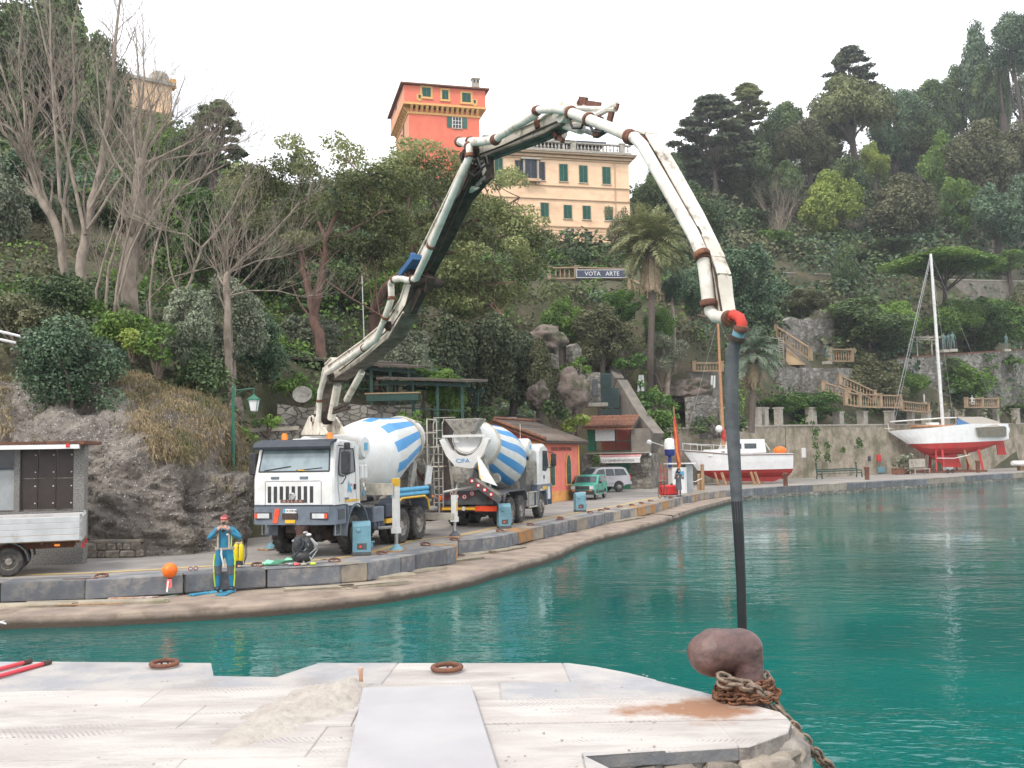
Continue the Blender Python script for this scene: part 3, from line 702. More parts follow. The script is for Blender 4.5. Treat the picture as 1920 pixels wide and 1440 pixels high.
# ---- hillside through measured points (px, py, distance)
TP=[(-60,700,33),(0,690,34),(100,690,35),(200,690,35.5),(300,700,36),(400,745,36.5),(-200,640,36),(0,620,38),(100,590,40),(240,585,42),(150,555,43),(0,500,47),(0,380,56),(-250,400,56),(-250,150,80),(250,440,58),(330,330,74),(440,430,66),(250,240,88),(120,270,84),(0,200,86),(330,250,96),(-300,-50,110),(100,150,112),
  (430,800,38),(480,800,38.5),(560,790,41),(660,790,43),(600,705,50),(700,742,47),(780,765,46),(830,775,46.5),(520,590,60),(600,500,75),(760,500,84),(700,420,98),(820,350,112),(600,380,112),(450,400,88),(480,410,112),(520,400,135),(420,375,125),(350,335,125),(600,370,145),(690,380,135),(450,400,150),(300,300,130),(920,470,106),(1000,476,112),(1100,474,112),(1180,476,112),(1040,530,100),(1130,528,99),(1200,560,97),(1300,590,96),(1000,650,73),(1060,680,72),(960,740,62),(1060,765,66),(900,760,56),(1150,700,80),(1200,725,83),(1220,640,92),(1230,790,80),(1300,720,89),(1130,590,90),
  (1290,800,88),(1400,797,95),(1500,797,101),(1600,795,107),(1700,790,113.5),(1900,790,128),(1480,740,104),(1560,740,109),(1480,692,108),(1600,680,118),(1700,672,122),(1900,660,132),(1450,610,116),(1560,600,124),(1400,640,100),(1560,550,136),(1480,552,138),(1700,552,142),(1850,552,146),(1500,508,141),(1700,508,146),(1900,508,152),(1400,440,150),(1460,470,152),(1600,450,160),(1750,430,168),(1880,440,170),(1350,385,166),(1500,375,176),(1600,370,184),(1700,360,192),(1850,330,205),(1960,310,205),(1250,400,150),(1250,440,138),(1300,350,178),(1450,325,195),(1600,300,215),(1850,240,235),(2050,240,230),(2100,560,150),(2100,780,140),(2400,300,240),(2400,700,190)]
_pts=[at(*p)for p in TP]
_pts+=[np.array(p,float)for p in[(-24,28,-.8),(-16,29,-.8),(-12,31,-.8),(-8,34,-.8),(-5.5,37,-.8),(-3.5,41,-.8),(-1,47,-.8),(-1.5,56,-.8),(3,64,-.8),(8,71,-.8),(14,78,-.8),(20,85,-.8),(32,96,-.8),(46,108,-.8),(58,118,-.8),(75,135,-.8),
   (-24,20,-2),(-10,20,-2),(0,40,-2),(5,50,-2),(15,66,-2),(25,78,-2),(50,98,-2),(-40,30,2),(-60,60,24),(-80,120,60),(-20,160,36),(10,150,40),(0,200,38),(-60,200,42),(60,300,55),(140,300,60),(-60,330,20),(30,200,50),(40,170,40),(180,260,50),(180,160,20)]]
_PT=np.array(_pts);_XY=_PT[:,:2]
_D=np.linalg.norm(_XY[:,None]-_XY[None],axis=2)
_A=np.block([[-_D-np.eye(len(_XY))*.6,np.c_[np.ones(len(_XY)),_XY]],[np.c_[np.ones(len(_XY)),_XY].T,np.zeros((3,3))]])
_W=np.linalg.solve(_A,np.r_[_PT[:,2],0,0,0])
def terr(x,y):
 x=np.atleast_1d(np.asarray(x,float));y=np.atleast_1d(np.asarray(y,float));q=np.stack([x,y],-1);sh=x.shape;q=q.reshape(-1,2)
 out=np.empty(len(q))
 for i in range(0,len(q),20000):
  c=q[i:i+20000];d=np.linalg.norm(c[:,None]-_XY[None],axis=2)
  out[i:i+20000]=-(d@_W[:-3])+_W[-3]+c@_W[-2:]
 return out.reshape(sh)
FOOT=np.array([(-120,30.5),(-10.5,30.8),(-7.8,36),(-8.0,41.6),(-4,44.9),(-.9,50.6),(-4.1,57.2),(-1.6,63.0),(4.3,76.4),(5.6,80.0),(11.0,78.6),(11.4,81.0),(26.0,95.4),(68.5,132.0),(200,245)])
_FP=np.concatenate([FOOT,[(260,120),(200,-40),(-120,-40)]])
_terr0=terr
def terr(x,y):
 z=_terr0(x,y);x=np.atleast_1d(np.asarray(x,float));y=np.atleast_1d(np.asarray(y,float));ins=np.zeros(x.shape,bool);n=len(_FP);dist=np.full(x.shape,1e9)
 for i in range(n):
  (x0,y0),(x1,y1)=_FP[i],_FP[(i+1)%n]
  if y0!=y1:c=((y0>y)!=(y1>y))&(x<(x1-x0)*(y-y0)/(y1-y0)+x0);ins ^= c
  if i<len(FOOT)-1:
   t=np.clip(((x-x0)*(x1-x0)+(y-y0)*(y1-y0))/((x1-x0)**2+(y1-y0)**2),0,1);dist=np.minimum(dist,np.hypot(x-x0-t*(x1-x0),y-y0-t*(y1-y0)))
 wall=np.where(x>11.2,5.0,0.2)
 return np.where(ins,-.9,np.minimum(z,wall+dist*1.7))
def T1(x,y):return float(terr([x],[y])[0])
def hillside():
 gx=np.arange(-90,190.1,1.25);gy=np.concatenate([np.arange(27,150,1.0),np.arange(150,340,2.5)])
 X,Y=np.meshgrid(gx,gy);Z=terr(X,Y)
 P=np.stack([X,Y,Z],-1);amp=np.clip((Z-.5)/4,0,1)
 Z=Z+amp*(fbm(P*.22,4,3)*.5+fbm(P*.9,3,31)*.16)
 P[...,2]=Z;n,m=X.shape;i=np.arange(n*m).reshape(n,m)
 f=np.stack([i[:-1,:-1],i[:-1,1:],i[1:,1:],i[1:,:-1]],-1).reshape(-1,4)
 zc=Z.reshape(-1)[f].max(1);f=f[zc>-.4]
 tag(np_mesh('hillside',P.reshape(-1,3),f,'soil',smooth=True),kind='structure')
hillside()
def cliff():
 """the conglomerate rock face above the road on the left"""
 cols=[(-140,(1060,27.4),[(-140,900,28.6),(-140,790,30.5),(-140,700,33)]),
   (0,(1052,27.6),[(0,940,28.6),(0,800,30.4),(0,715,33.4)]),
   (90,(1046,28.0),[(90,930,28.6),(90,800,29.8),(95,735,33.2)]),
   (170,(1042,28.1),[(165,900,28.7),(165,800,29.9),(170,720,33.4)]),
   (240,(1041,28.3),[(238,900,28.8),(235,790,30.4),(225,700,34)]),
   (300,(1040,28.4),[(300,930,28.6),(290,840,29.8),(275,715,34.5)]),
   (350,(1036,28.7),[(352,920,28.9),(350,850,30.2),(330,735,35)]),
   (400,(1030,29.2),[(402,930,29.5),(400,868,30.6),(385,758,35.2)]),
   (440,(1022,30.0),[(442,935,30.4),(438,890,31.6),(412,790,35.4)]),
   (466,(1012,31.5),[(468,950,31.8),(462,905,33.0),(425,850,35.8)]),
   (474,(1002,34.0),[(474,960,34.3),(468,925,35.0),(440,880,37.5)]),
   (470,(990,38.0),[(470,960,38.3),(464,930,38.8),(440,900,40)])]
 C=[]
 for px,(fy,fY),ups in cols:
  a=at(px,fy,fY);a[2]=-.15;C.append([a]+[at(*u)for u in ups])
 C=np.array(C);nu,nv=420,220
 def interp(A,t):
  k=len(A);i=np.clip(np.floor(t).astype(int),0,k-2);f=(t-i);g=lambda j:A[np.clip(j,0,k-1)]
  f=f.reshape(-1,*([1]*(A.ndim-1)))
  p0,p1,p2,p3=g(i-1),g(i),g(i+1),g(i+2)
  return .5*((2*p1)+(-p0+p2)*f+(2*p0-5*p1+4*p2-p3)*f**2+(-p0+3*p1-3*p2+p3)*f**3)
 U=interp(C,np.linspace(0,len(C)-1,nu));S=interp(np.swapaxes(U,0,1),np.linspace(0,3,nv))
 du=np.gradient(S,axis=1);dv=np.gradient(S,axis=0);N=np.cross(du,dv);N/=np.linalg.norm(N,axis=2)[...,None]
 Q=S.copy();Q[...,2]*=1.8
 big=fbm(S*.55,4,50)*.42;mid=fbm(Q*1.7,4,60)*.17;fine=fbm(S*6.5,3,70)*.045
 st=S[...,2]*1.25+S[...,0]*.22+fbm(S*.8,3,80)*.5;strata=(np.abs((st%1)-.5)*2)**3*.16
 gully=np.exp(-((S[...,0]+9.05+.10*S[...,2]+fbm(S*.9,2,90)*.12)/.28)**2)*.5
 gully+=np.exp(-((S[...,0]+6.6-.25*S[...,2]+fbm(S*.9,2,95)*.2)/.3)**2)*.3
 peb=np.clip(fbm(S*9,2,99)-.45,0,1)*.10
 d=big+mid+fine-strata-gully+peb
 edge=np.clip(np.linspace(0,1,nv)*20,0,1)[:,None]
 S2=S+N*(d*(edge*.7+.3))[...,None]*np.sign(-(N[...,1:2].mean()))
 i=np.arange(nu*nv).reshape(nv,nu);f=np.stack([i[:-1,:-1],i[:-1,1:],i[1:,1:],i[1:,:-1]],-1).reshape(-1,4)
 o=np_mesh('rock_cliff',S2.reshape(-1,3),f,'rock',smooth=True)
 tag(o,kind='structure')
 return S2
CL=cliff()
def rocks():
 for(px,py,Y,w,h,lab)in[(1020,640,70,40,26,'bare grey crag sticking out of the green slope left of the tall palm'),(1070,735,68,34,44,'tall pinkish rock outcrop above the stone boathouse'),(1010,740,62,20,24,'low rock hump among shrubs behind the orange building'),(1285,735,88,50,24,'brownish rocky bank below the palm trees'),(800,550,74,24,20,'small pale rock seen under the pine boughs'),(438,775,36,18,34,'rounded grey boulder beside the green lamp post')]:
  c=at(px,py,Y);s=Y/FPX;rx=w*s;rz=h*s
  n,k=48,32;th=np.linspace(0,math.pi,k);ph=np.linspace(0,2*math.pi,n,endpoint=False);Tt,Ph=np.meshgrid(th,ph,indexing='ij')
  D=np.stack([np.sin(Tt)*np.cos(Ph),np.sin(Tt)*np.sin(Ph),np.cos(Tt)],-1);P=D*np.array([rx,rx*.8,rz])
  r=1+fbm(D*2.1+px*.01,4,px%50)*.28-np.abs(fbm(D*4.2,3,px%31))*.12
  P=P*r[...,None]+c;i=np.arange(n*k).reshape(k,n);ii=np.concatenate([i,i[:,:1]],1)
  f=np.stack([ii[:-1,:-1],ii[1:,:-1],ii[1:,1:],ii[:-1,1:]],-1).reshape(-1,4)
  o=np_mesh('rock_outcrop',(P-c).reshape(-1,3),f,'rock_far',smooth=True,loc=c);tag(o,lab,'rock')
rocks()
# ---- buildings
def frame2(p0,p1):
 """root frame with local x running p0 -> p1 in plan; returns loc, rz, length"""
 a=Vector((p0[0],p0[1]));b=Vector((p1[0],p1[1]));d=b-a
 return math.atan2(d.y,d.x),d.length
def add_window(root,x,z,w,h,y=0,shut='shutter_green',kind='closed',trim=None,name='window'):
 """window in the facade plane y (outside is -y): frame with shutters, pane or both as sub-parts"""
 f=MB();t=.07
 if trim:t=.22
 for(cx,cz,dx,dz)in((x,z+h/2+t/2,w+2*t,t),(x,z-h/2-t/2,w+2*t,t),(x-w/2-t/2,z,t,h),(x+w/2+t/2,z,t,h)):
  f.box((cx,y-.02,cz),(dx,.08,dz))
 win=f.build(name,trim or 'villa_trim',root)
 if kind=='closed':
  for sx in(-1,1):
   s=MB();s.box((x+sx*w/4,y-.035,z),(w/2-.03,.05,h-.02))
   n=max(4,int(h/.16))
   for i in range(n):s.box((x+sx*w/4,y-.068,z-h/2+(i+.5)*h/n),(w/2-.16,.025,h/n*.6),rx=.5)
   s.build('shutter',shut,win)
 else:
  p=MB();p.box((x,y-.01,z),(w,.03,h));p.build('pane','window_dark',win)
  b=MB()
  for i in range(1,3):b.box((x-w/2+w*i/3,y-.035,z),(.05,.03,h))
  for i in range(1,3):b.box((x,y-.035,z-h/2+h*i/3),(w,.03,.05))
  for sx in(-1,1):b.box((x+sx*(w/2-.03),y-.037,z),(.06,.03,h))
  b.build('glazing_bar','white_flat',win)
  for sx in(-1,1):
   s=MB();s.box((x+sx*(w*.75+.1),y-.06,z),(w/2,.05,h));s.build('shutter',shut,win)
 sl=MB();sl.box((x,y-.06,z-h/2-t-.04),(w+2*t+.1,.16,.07));sl.build('sill',trim or 'stone_pale',win)
 return win
def baluster_mesh(h,r,name='baluster_mesh',mat='stone_pale'):
 mb=MB();mb.lathe([(r*.8,0),(r*.8,h*.06),(r*.45,h*.12),(r,h*.34),(r*.5,h*.68),(r*.42,h*.84),(r*.8,h*.93),(r*.8,h)],n=6)
 o=mb.build('baluster',mat);me=o.data;bpy.data.objects.remove(o);return me
def balustrade(root,p0,p1,h=.95,mat='balustrade',post=2.6,sp=.32,z0=None,z1=None,drop=0,parts=True):
 """stone balustrade between two world points (z given by the points), local to root"""
 org=root.location;a=Vector(p0)-org;b=Vector(p1)-org;L=(b-a).length;t=(b-a).normalized();rz=math.atan2(t.y,t.x);sl=math.asin(max(-1,min(1,t.z)))
 for zz,hh,ww in((.07,.14,.26),(h-.07,.14,.30)):
  mb=MB();mb.beam(a+Vector((0,0,zz)),b+Vector((0,0,zz)),ww,hh);mb.build('rail' if zz>.3 else 'plinth',mat,root)
 n=max(1,round(L/post))
 for i in range(n+1):
  p=a+(b-a)*(i/n);mb=MB();mb.box((0,0,h/2),(.36,.36,h+.02));mb.box((0,0,h+.07),(.44,.44,.1));o=mb.build('pier',mat,root);o.location=p;o.rotation_euler=(0,0,rz)
 me=baluster_mesh(h-.28,.085,mat=mat);k=int(L/sp)
 for i in range(k):
  u=(i+.5)/k
  if min(abs(u*n-round(u*n))*L/n,9)<.26:continue
  p=a+(b-a)*u;inst('baluster',me,root,(p.x,p.y,p.z+.14))
def villa():
 p0=at(925,465,115);p1=at(1183,465,119);rz,L=frame2(p0,p1);ext=1.2;z0=p0[2]-3
 t=Vector((math.cos(rz),math.sin(rz),0));o=Vector((p0[0],p0[1],0))-t*ext;L+=ext
 ztop=at(1050,290,117)[2];base=at(1050,465,117)[2]
 r=empty('villa',(o.x,o.y,base),rz,'four storey cream villa with green shutters and a white roof balustrade on the hill','building')
 H=ztop-base;D=12.0;Z=lambda py,px=1050:at(px,py,117)[2]-base
 w=MB();w.box((L/2,D/2,(H-4)/2),(L,D,H+4));w.build('wall','villa_wall',r)
 X=lambda px,py=400:(V(at(px,py,117.5))-Vector((o.x,o.y,0))).dot(t)
 for py,hh,pr in((349,.10,.08),(374,.10,.08),(425,.12,.10),(465,.3,.10)):
  c=MB();c.box((L/2,-.02,Z(py)),(L+2*pr,.2+pr,hh));c.build('string_course','villa_trim',r)
 for i in range(7):
  c=MB();c.box((L/2,-.025,Z(432+i*5)),(L+.04,.09,.05));c.build('rustication_band','villa_trim',r)
 for k,(dz,pr,hh)in enumerate(((-.62,.14,.16),(-.30,.34,.30),(.02,.72,.20),(.19,.85,.14))):
  c=MB();c.box((L/2,D/2,H+dz),(L+2*pr,D+2*pr,hh));c.build('cornice','villa_trim' if k<3 else 'stone_pale',r)
 c=MB();c.box((L/2,D/2,H+.32),(L+.3,D+.3,.16));c.build('roof','stone_pale',r)
 me=baluster_mesh(.78,.13);x=L-.35;piers=[X(970),X(1075),X(1165)+.6,.4]
 for pxx in piers:
  m=MB();m.box((pxx,-.28,H+.95),(.62,.55,1.18));m.box((pxx,-.28,H+1.6),(.76,.68,.14));m.build('pier','stone_pale',r)
 for zz in(H+.47,H+1.42):
  m=MB();m.box((L/2,-.28,zz),(L+.4,.42,.16));m.build('rail','stone_pale',r)
 k=0;x=.3
 while x<L+.1:
  if min(abs(x-q)for q in piers)>.55 and x>.2:inst('baluster',me,r,(x,-.28,H+.56),sc=(1,1,1))
  x+=.46
 for(px,w_,zz)in((1020,5.2,2.3),(1110,5.6,2.35)):
  m=MB();m.box((X(px),3.4,H+zz),(w_,3.2,.28));m.build('awning','shutter_dark',r)
  for s in(-1,1):m=MB();m.box((X(px)+s*w_*.46,2.2,H+1.3),(.12,.12,2.1));m.build('awning_post','white_flat',r)
  m=MB();m.box((X(px),3.5,H+1.2),(w_*.8,2,1.4));m.build('roof_room','window_dark',r)
 urn=MB();urn.lathe([(.2,0),(.3,.15),(.16,.3),(.42,.8),(.5,1.1),(.3,1.2),(.1,1.35)],(X(1057),-.28,H+1.5),n=10);urn.build('urn','stone_pale',r)
 urn=MB();urn.lathe([(.3,0),(.42,.5),(.26,.8),(.3,1.0),(.12,1.25)],(X(1033),-.28,H+1.5),n=10);urn.build('urn','marble',r)
 wz=Z(324)
 for px in(1056,1096,1143):add_window(r,X(px),Z(324+(px-1056)*.012),1.05,2.1)
 for px in(1063,1101,1146):add_window(r,X(px),Z(397),1.0,1.65)
 for px in(1017,1063,1103):add_window(r,X(px),Z(445),1.0,1.6,shut='shutter_dark')
 add_window(r,X(1017),Z(395),1.0,1.7);add_window(r,X(928),Z(318),1.0,2.0)
 add_window(r,X(968),Z(322),1.0,2.2,shut='shutter_dark');add_window(r,X(1011),Z(323),1.0,2.2,shut='shutter_dark')
 bx=X(990);bay=add_window(r,bx,Z(321),1.45,2.3,y=-.35,shut='shutter_dark')
 m=MB();m.box((bx,-.2,Z(321)),(1.8,.34,2.7));m.build('bay','villa_trim',r)
 for s in(-1,1):m=MB();m.box((bx+s*.88,-.42,Z(322)),(.17,.2,2.6));m.build('pilaster','stone_pale',r)
 m=MB();m.box((bx,-.36,Z(303)+.02),(2.5,.6,.22));m.build('lintel','stone_pale',r)
 m=MB();m.box((bx,-.42,Z(343)),(2.3,.75,.3));m.build('balcony','villa_trim',r)
 for s in(-1,1):m=MB();m.box((bx+s*.7,-.3,Z(343)-.3),(.22,.5,.3));m.build('bracket','stone_pale',r)
 m=MB();m.tube([(X(1160),-.1,.3),(X(1160),-.1,H-.7)],.06,6);m.build('drainpipe','villa_trim',r)
 q=at(1074,462,113);l=empty('garden_lamp',q,0,'small dark garden lamp on a post in front of the lowest villa windows','lamp')
 m=MB();m.tube([(0,0,-.6),(0,0,1.5)],.045,6);m.build('post','boom_dark',l)
 m=MB();m.lathe([(.05,1.5),(.16,1.6),(.2,1.95),(.26,1.97),(.05,2.15)],n=8);m.build('lantern','sign_navy',l)
villa()
def tower():
 pc=at(767,280,118);pr_=at(900,290,120.2);pl=at(738,265,135)
 rz,L=frame2(pc,pr_);base=T1(pc[0],pc[1])-3
 r=empty('tower_house',(pc[0],pc[1],base),rz,'square coral red tower with yellow corbels and green shutters above the pines','building')
 t=Vector((math.cos(rz),math.sin(rz),0));D=11.0
 Z=lambda py,px=840:at(px,py,120)[2]-base
 X=lambda px,py=220:(V(at(px,py,121))-Vector((pc[0],pc[1],0))).dot(t)
 zc=Z(212);zt=Z(173)
 w=MB();w.box((L/2,D/2+.002,zc/2),(L,D,zc));wo=w.build('wall','tower_red',r)
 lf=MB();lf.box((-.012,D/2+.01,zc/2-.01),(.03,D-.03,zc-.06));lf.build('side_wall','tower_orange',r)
 ov=.65
 up=MB();up.box((L/2,D/2,(zc+zt)/2+.2),(L+2*ov,D+2*ov,zt-zc-.4));up.build('upper_wall','tower_red',r)
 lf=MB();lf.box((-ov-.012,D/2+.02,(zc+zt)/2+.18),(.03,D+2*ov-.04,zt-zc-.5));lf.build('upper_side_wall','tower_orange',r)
 for dz,pr in((.40,.09),(-.55,.05)):
  m=MB();o_=ov if dz>0 else .06
  m.box((L/2,D/2,zc+dz),(L+2*(o_+pr),D+2*(o_+pr),.26));m.build('string_course','tower_trim',r)
 cm=MB();cm.prism([(0,.1),(-.62,.75),(-.62,1.0),(.1,1.0),(.1,.1)],'x',-.17,.17);co=cm.build('corbel','tower_trim');me=co.data;bpy.data.objects.remove(co)
 n=14
 for i in range(n):inst('corbel',me,r,(L*(i+.5)/n,0,zc-.62))
 for i in range(11):inst('corbel',me,r,(0,D*(i+.5)/11,zc-.62),(0,0,-math.pi/2))
 rf=MB();e=ov+.45;h0=zt+.05
 rf.add([(-e,-e,h0),(L+e,-e,h0),(L+e,D+e,h0),(-e,D+e,h0),(-e,-e,h0+.16),(L+e,-e,h0+.16),(L+e,D+e,h0+.16),(-e,D+e,h0+.16),(L*.5,D*.5,h0+1.3)],
   [(3,2,1,0),(0,1,5,4),(1,2,6,5),(2,3,7,6),(3,0,4,7),(4,5,8),(5,6,8),(6,7,8),(7,4,8)])
 ro=rf.build('roof','terracotta_red',r)
 ch=MB();cx=X(897);ch.box((cx,2.2,h0+1.25),(.9,.7,2.3));ch.box((cx,2.2,h0+2.45),(1.1,.9,.12));cho=ch.build('chimney','stone_pale',ro)
 m=MB()
 for s in(-.22,.22):m.box((cx+s,1.83,h0+2.1),(.22,.06,.35))
 m.build('chimney_opening','window_dark',ro)
 for px,ww in((792,1.1),(828,.8),(869,1.1)):add_window(r,X(px),Z(184+(px-794)*.06),ww,1.15,y=-ov,trim='tower_trim')
 for px in(779,885):
  m=MB();m.box((X(px),-ov-.03,Z(194+(px>800)*2)),(.75,.07,.75));m.box((X(px),-ov-.05,Z(198+(px>800)*2)),(.4,.05,.5));m.build('niche_frame','tower_trim',r)
  m=MB();m.box((X(px),-ov-.07,Z(193+(px>800)*2)),(.28,.05,.42));m.build('niche','window_dark',r)
 add_window(r,X(852),Z(233),1.15,1.35,kind='glazed',trim=None)
 m=MB();m.box((-.05,4.2,Z(232)),(.07,.9,1.9));m.build('side_window','shutter_dark',r)
 m=MB();m.box((-ov-.05,6.2,Z(176)),(.07,.8,1.0));m.build('side_window','shutter_dark',r)
tower()
def upper_left_house():
 p0=at(185,200,90);p1=at(322,200,94);rz,L=frame2(p0,p1);b=T1(p0[0],p0[1])-2
 r=empty('hillside_house',(p0[0],p0[1],b),rz,'pale ochre house with a domed stone tower half hidden behind the bare trees','building');Z=lambda py:at(250,py,92)[2]-b
 m=MB();m.box((L/2,4,Z(148)/2),(L,8,Z(148)));m.build('wall','villa_wall',r)
 m=MB();m.box((L/2,4,Z(146)),(L+.6,8.6,.3));m.build('roof','stone_pale',r)
 m=MB();m.box((L/2,-.04,Z(205)),(L+.1,.2,.22));m.build('string_course','ochre_wall',r)
 m=MB();zz=Z(146);m.lathe([(1.0,zz),(1.0,zz+.8),(.9,zz+1.25),(.6,zz+1.55),(.2,zz+1.7)],(L*.88,1.5,0),n=14);m.build('turret','stone_pale',r)
 m=MB();m.box((L+.15,.3,Z(143)),(.5,.9,.9));m.build('chimney','kiosk_yellow',r)
 for i,(x,py)in enumerate(((L*.25,175),(L*.25,225),(L*.72,225))):add_window(r,x,Z(py),.9,1.4)
 p0=at(128,250,84);p1=at(160,250,85);rz,L=frame2(p0,p1);b=T1(p0[0],p0[1])-2
 r=empty('garden_house',(p0[0],p0[1],b),rz,'small orange walled house glimpsed between the bare trunks','building')
 h=at(140,226,84)[2]-b
 m=MB();m.box((L/2,2,h/2),(L,4,h));m.build('wall','kiosk_yellow',r)
 m=MB();m.box((L/2,2,h+.12),(L+.5,4.5,.24));m.build('roof','terracotta_red',r)
 add_window(r,L/2,h*.6,.7,1.0)
upper_left_house()
def kiosk():
 A=gr(1016,944);B=gr(1087,934.5);rz,L=frame2(A,B)
 r=empty('orange_building',(A[0],A[1],0),rz,'low orange building with pointed arch windows and a mossy tiled gable roof beside the road','building')
 W=6.1;H=3.62;zr=4.72
 m=MB();m.prism([(0,-.3),(W,-.3),(W,H),(W/2,zr-.12),(0,H)],'x',0,L);m.build('wall','kiosk_red',r)
 for(cx,dx,cz,dz,mt)in((L/2,L+.04,.28,.62,'kiosk_yellow'),(.12,.26,1.9,2.7,'kiosk_yellow'),(L-.12,.26,1.9,2.7,'kiosk_yellow'),(L/2,L+.04,H-.14,.3,'kiosk_yellow')):
  m=MB();m.box((cx,-.012,cz),(dx,.045,dz));m.build('painted_band',mt,r)
 m=MB();m.box((-.012,W/2,.28),(.045,W,.62));m.build('painted_band','kiosk_yellow',r)
 m=MB();m.box((-.014,W/2,H-.3),(.04,W,.26));m.build('painted_band','kiosk_yellow',r)
 def arch(w,h,n=7):
  pts=[(-w/2,0),(w/2,0),(w/2,h-w*.9)]
  for i in range(1,n):a=i/n;pts.append((w/2-w/2*a**1.4,h-w*.9+w*.9*math.sin(a*math.pi/2)))
  pts.append((0,h));pts+=[(-x,z)for x,z in reversed(pts[2:-1])]
  return pts
 for x in(1.55,4.15):
  f=MB();f.prism(arch(.98,1.92),'y',-.05,-.01,(x,0,.85));wf=f.build('arched_window','kiosk_yellow',r)
  f=MB();f.prism(arch(.66,1.68),'y',-.075,-.045,(x,0,.95));f.build('pane','dark_green_wood',wf)
  f=MB();f.box((x,-.085,1.7),(.045,.03,1.5));f.box((x,-.085,2.05),(.6,.03,.045));f.box((x,-.085,1.5),(.6,.03,.045));f.build('glazing_bar','green_paint',wf)
 txt('CENTRO SUB PORTOFINO',(L/2,-.07,2.98),(math.pi/2,0,0),.30,'boom_dark',r,ext=.004,name='lettering',sx=.92)
 ov=.45;n=20
 for side in(0,1):
  rowL=math.hypot(W/2+ov,(zr-H)*(W/2+ov)/(W/2));ang=math.atan2(zr-H,W/2)
  for i in range(n):
   u=(i+.5)/n;y=W/2-(W/2+ov)*u;z=zr-(zr-H)*(W/2-y)/(W/2)
   if side:y=W-y
   m=MB()
   k=int((L+2*ov)/.26)
   for q in range(k):
    xx=-ov+(q+.5)*(L+2*ov)/k
    m.tube([(xx,y+(.14 if not side else-.14),z+.075),(xx+random.uniform(-.01,.01),y+(-.14 if not side else .14),z-.055)],[.085,.105],5,flat=.6)
   m.build('tile_row','terracotta',r)
  m=MB();y0=-ov if not side else W+ov;z0=H-(zr-H)*ov/(W/2)
  m.add([(-ov,y0,z0-.05),(L+ov,y0,z0-.05),(L+ov,W/2,zr-.05),(-ov,W/2,zr-.05),(-ov,y0,z0-.14),(L+ov,y0,z0-.14),(L+ov,W/2,zr-.14),(-ov,W/2,zr-.14)],[(0,1,2,3),(7,6,5,4),(0,4,5,1),(1,5,6,2),(3,2,6,7),(0,3,7,4)])
  m.build('roof_deck','terracotta_red',r)
 mb=MB();mb.tube([(0,-.17,0),(0,.17,0)],[.12,.10],6);o=mb.build('ridge_tile','terracotta_red');me=o.data;bpy.data.objects.remove(o)
 for side in(-1,1):
  for i in range(12):
   u=(i+.5)/12;y=W/2+side*(W/2+ov)*u;z=zr-(zr-H)*abs(W/2-y)/(W/2)+.1
   inst('verge_tile',me,r,(-ov,y,z),(side*-math.atan2(zr-H,W/2),0,0))
 for i in range(20):
  inst('ridge_tile',me,r,(-ov+(i+.5)*(L+2*ov)/20,W/2,zr+.1),(0,0,math.pi/2))
 m=MB();m.tube([(-ov,-ov-.03,H-.28),(L+ov,-ov-.03,H-.28)],.06,6);m.build('gutter','boom_dark',r)
 m=MB();m.tube([(.12,-.42,H-.3),(.12,-.08,H-.5),(.12,-.07,.3)],.04,6);m.build('drainpipe','kiosk_yellow',r)
 m=MB();m.lathe([(.5,0),(.5,.5),(.42,.62)],(L*.7,W*.62,zr-.35),n=12);m.build('roof_tank','grey_panel',r)
def txt(s,loc,rot,size,mat,parent=None,ext=.003,name='lettering',sx=1.0,align='CENTER'):
 cu=bpy.data.curves.new(name,'FONT');cu.body=s;cu.size=size;cu.extrude=ext;cu.align_x=align;cu.align_y='CENTER';cu.resolution_u=2
 o=bpy.data.objects.new('tmp_text',cu);COL.objects.link(o)
 bpy.context.view_layer.update()
 me=bpy.data.meshes.new_from_object(o.evaluated_get(bpy.context.evaluated_depsgraph_get()));bpy.data.objects.remove(o)
 me.materials.clear();me.materials.append(MATS[mat])
 ob=bpy.data.objects.new(name,me);COL.objects.link(ob);ob.location=loc;ob.rotation_euler=rot;ob.scale=(sx,1,1)
 if parent:ob.parent=parent
 return ob
kiosk()
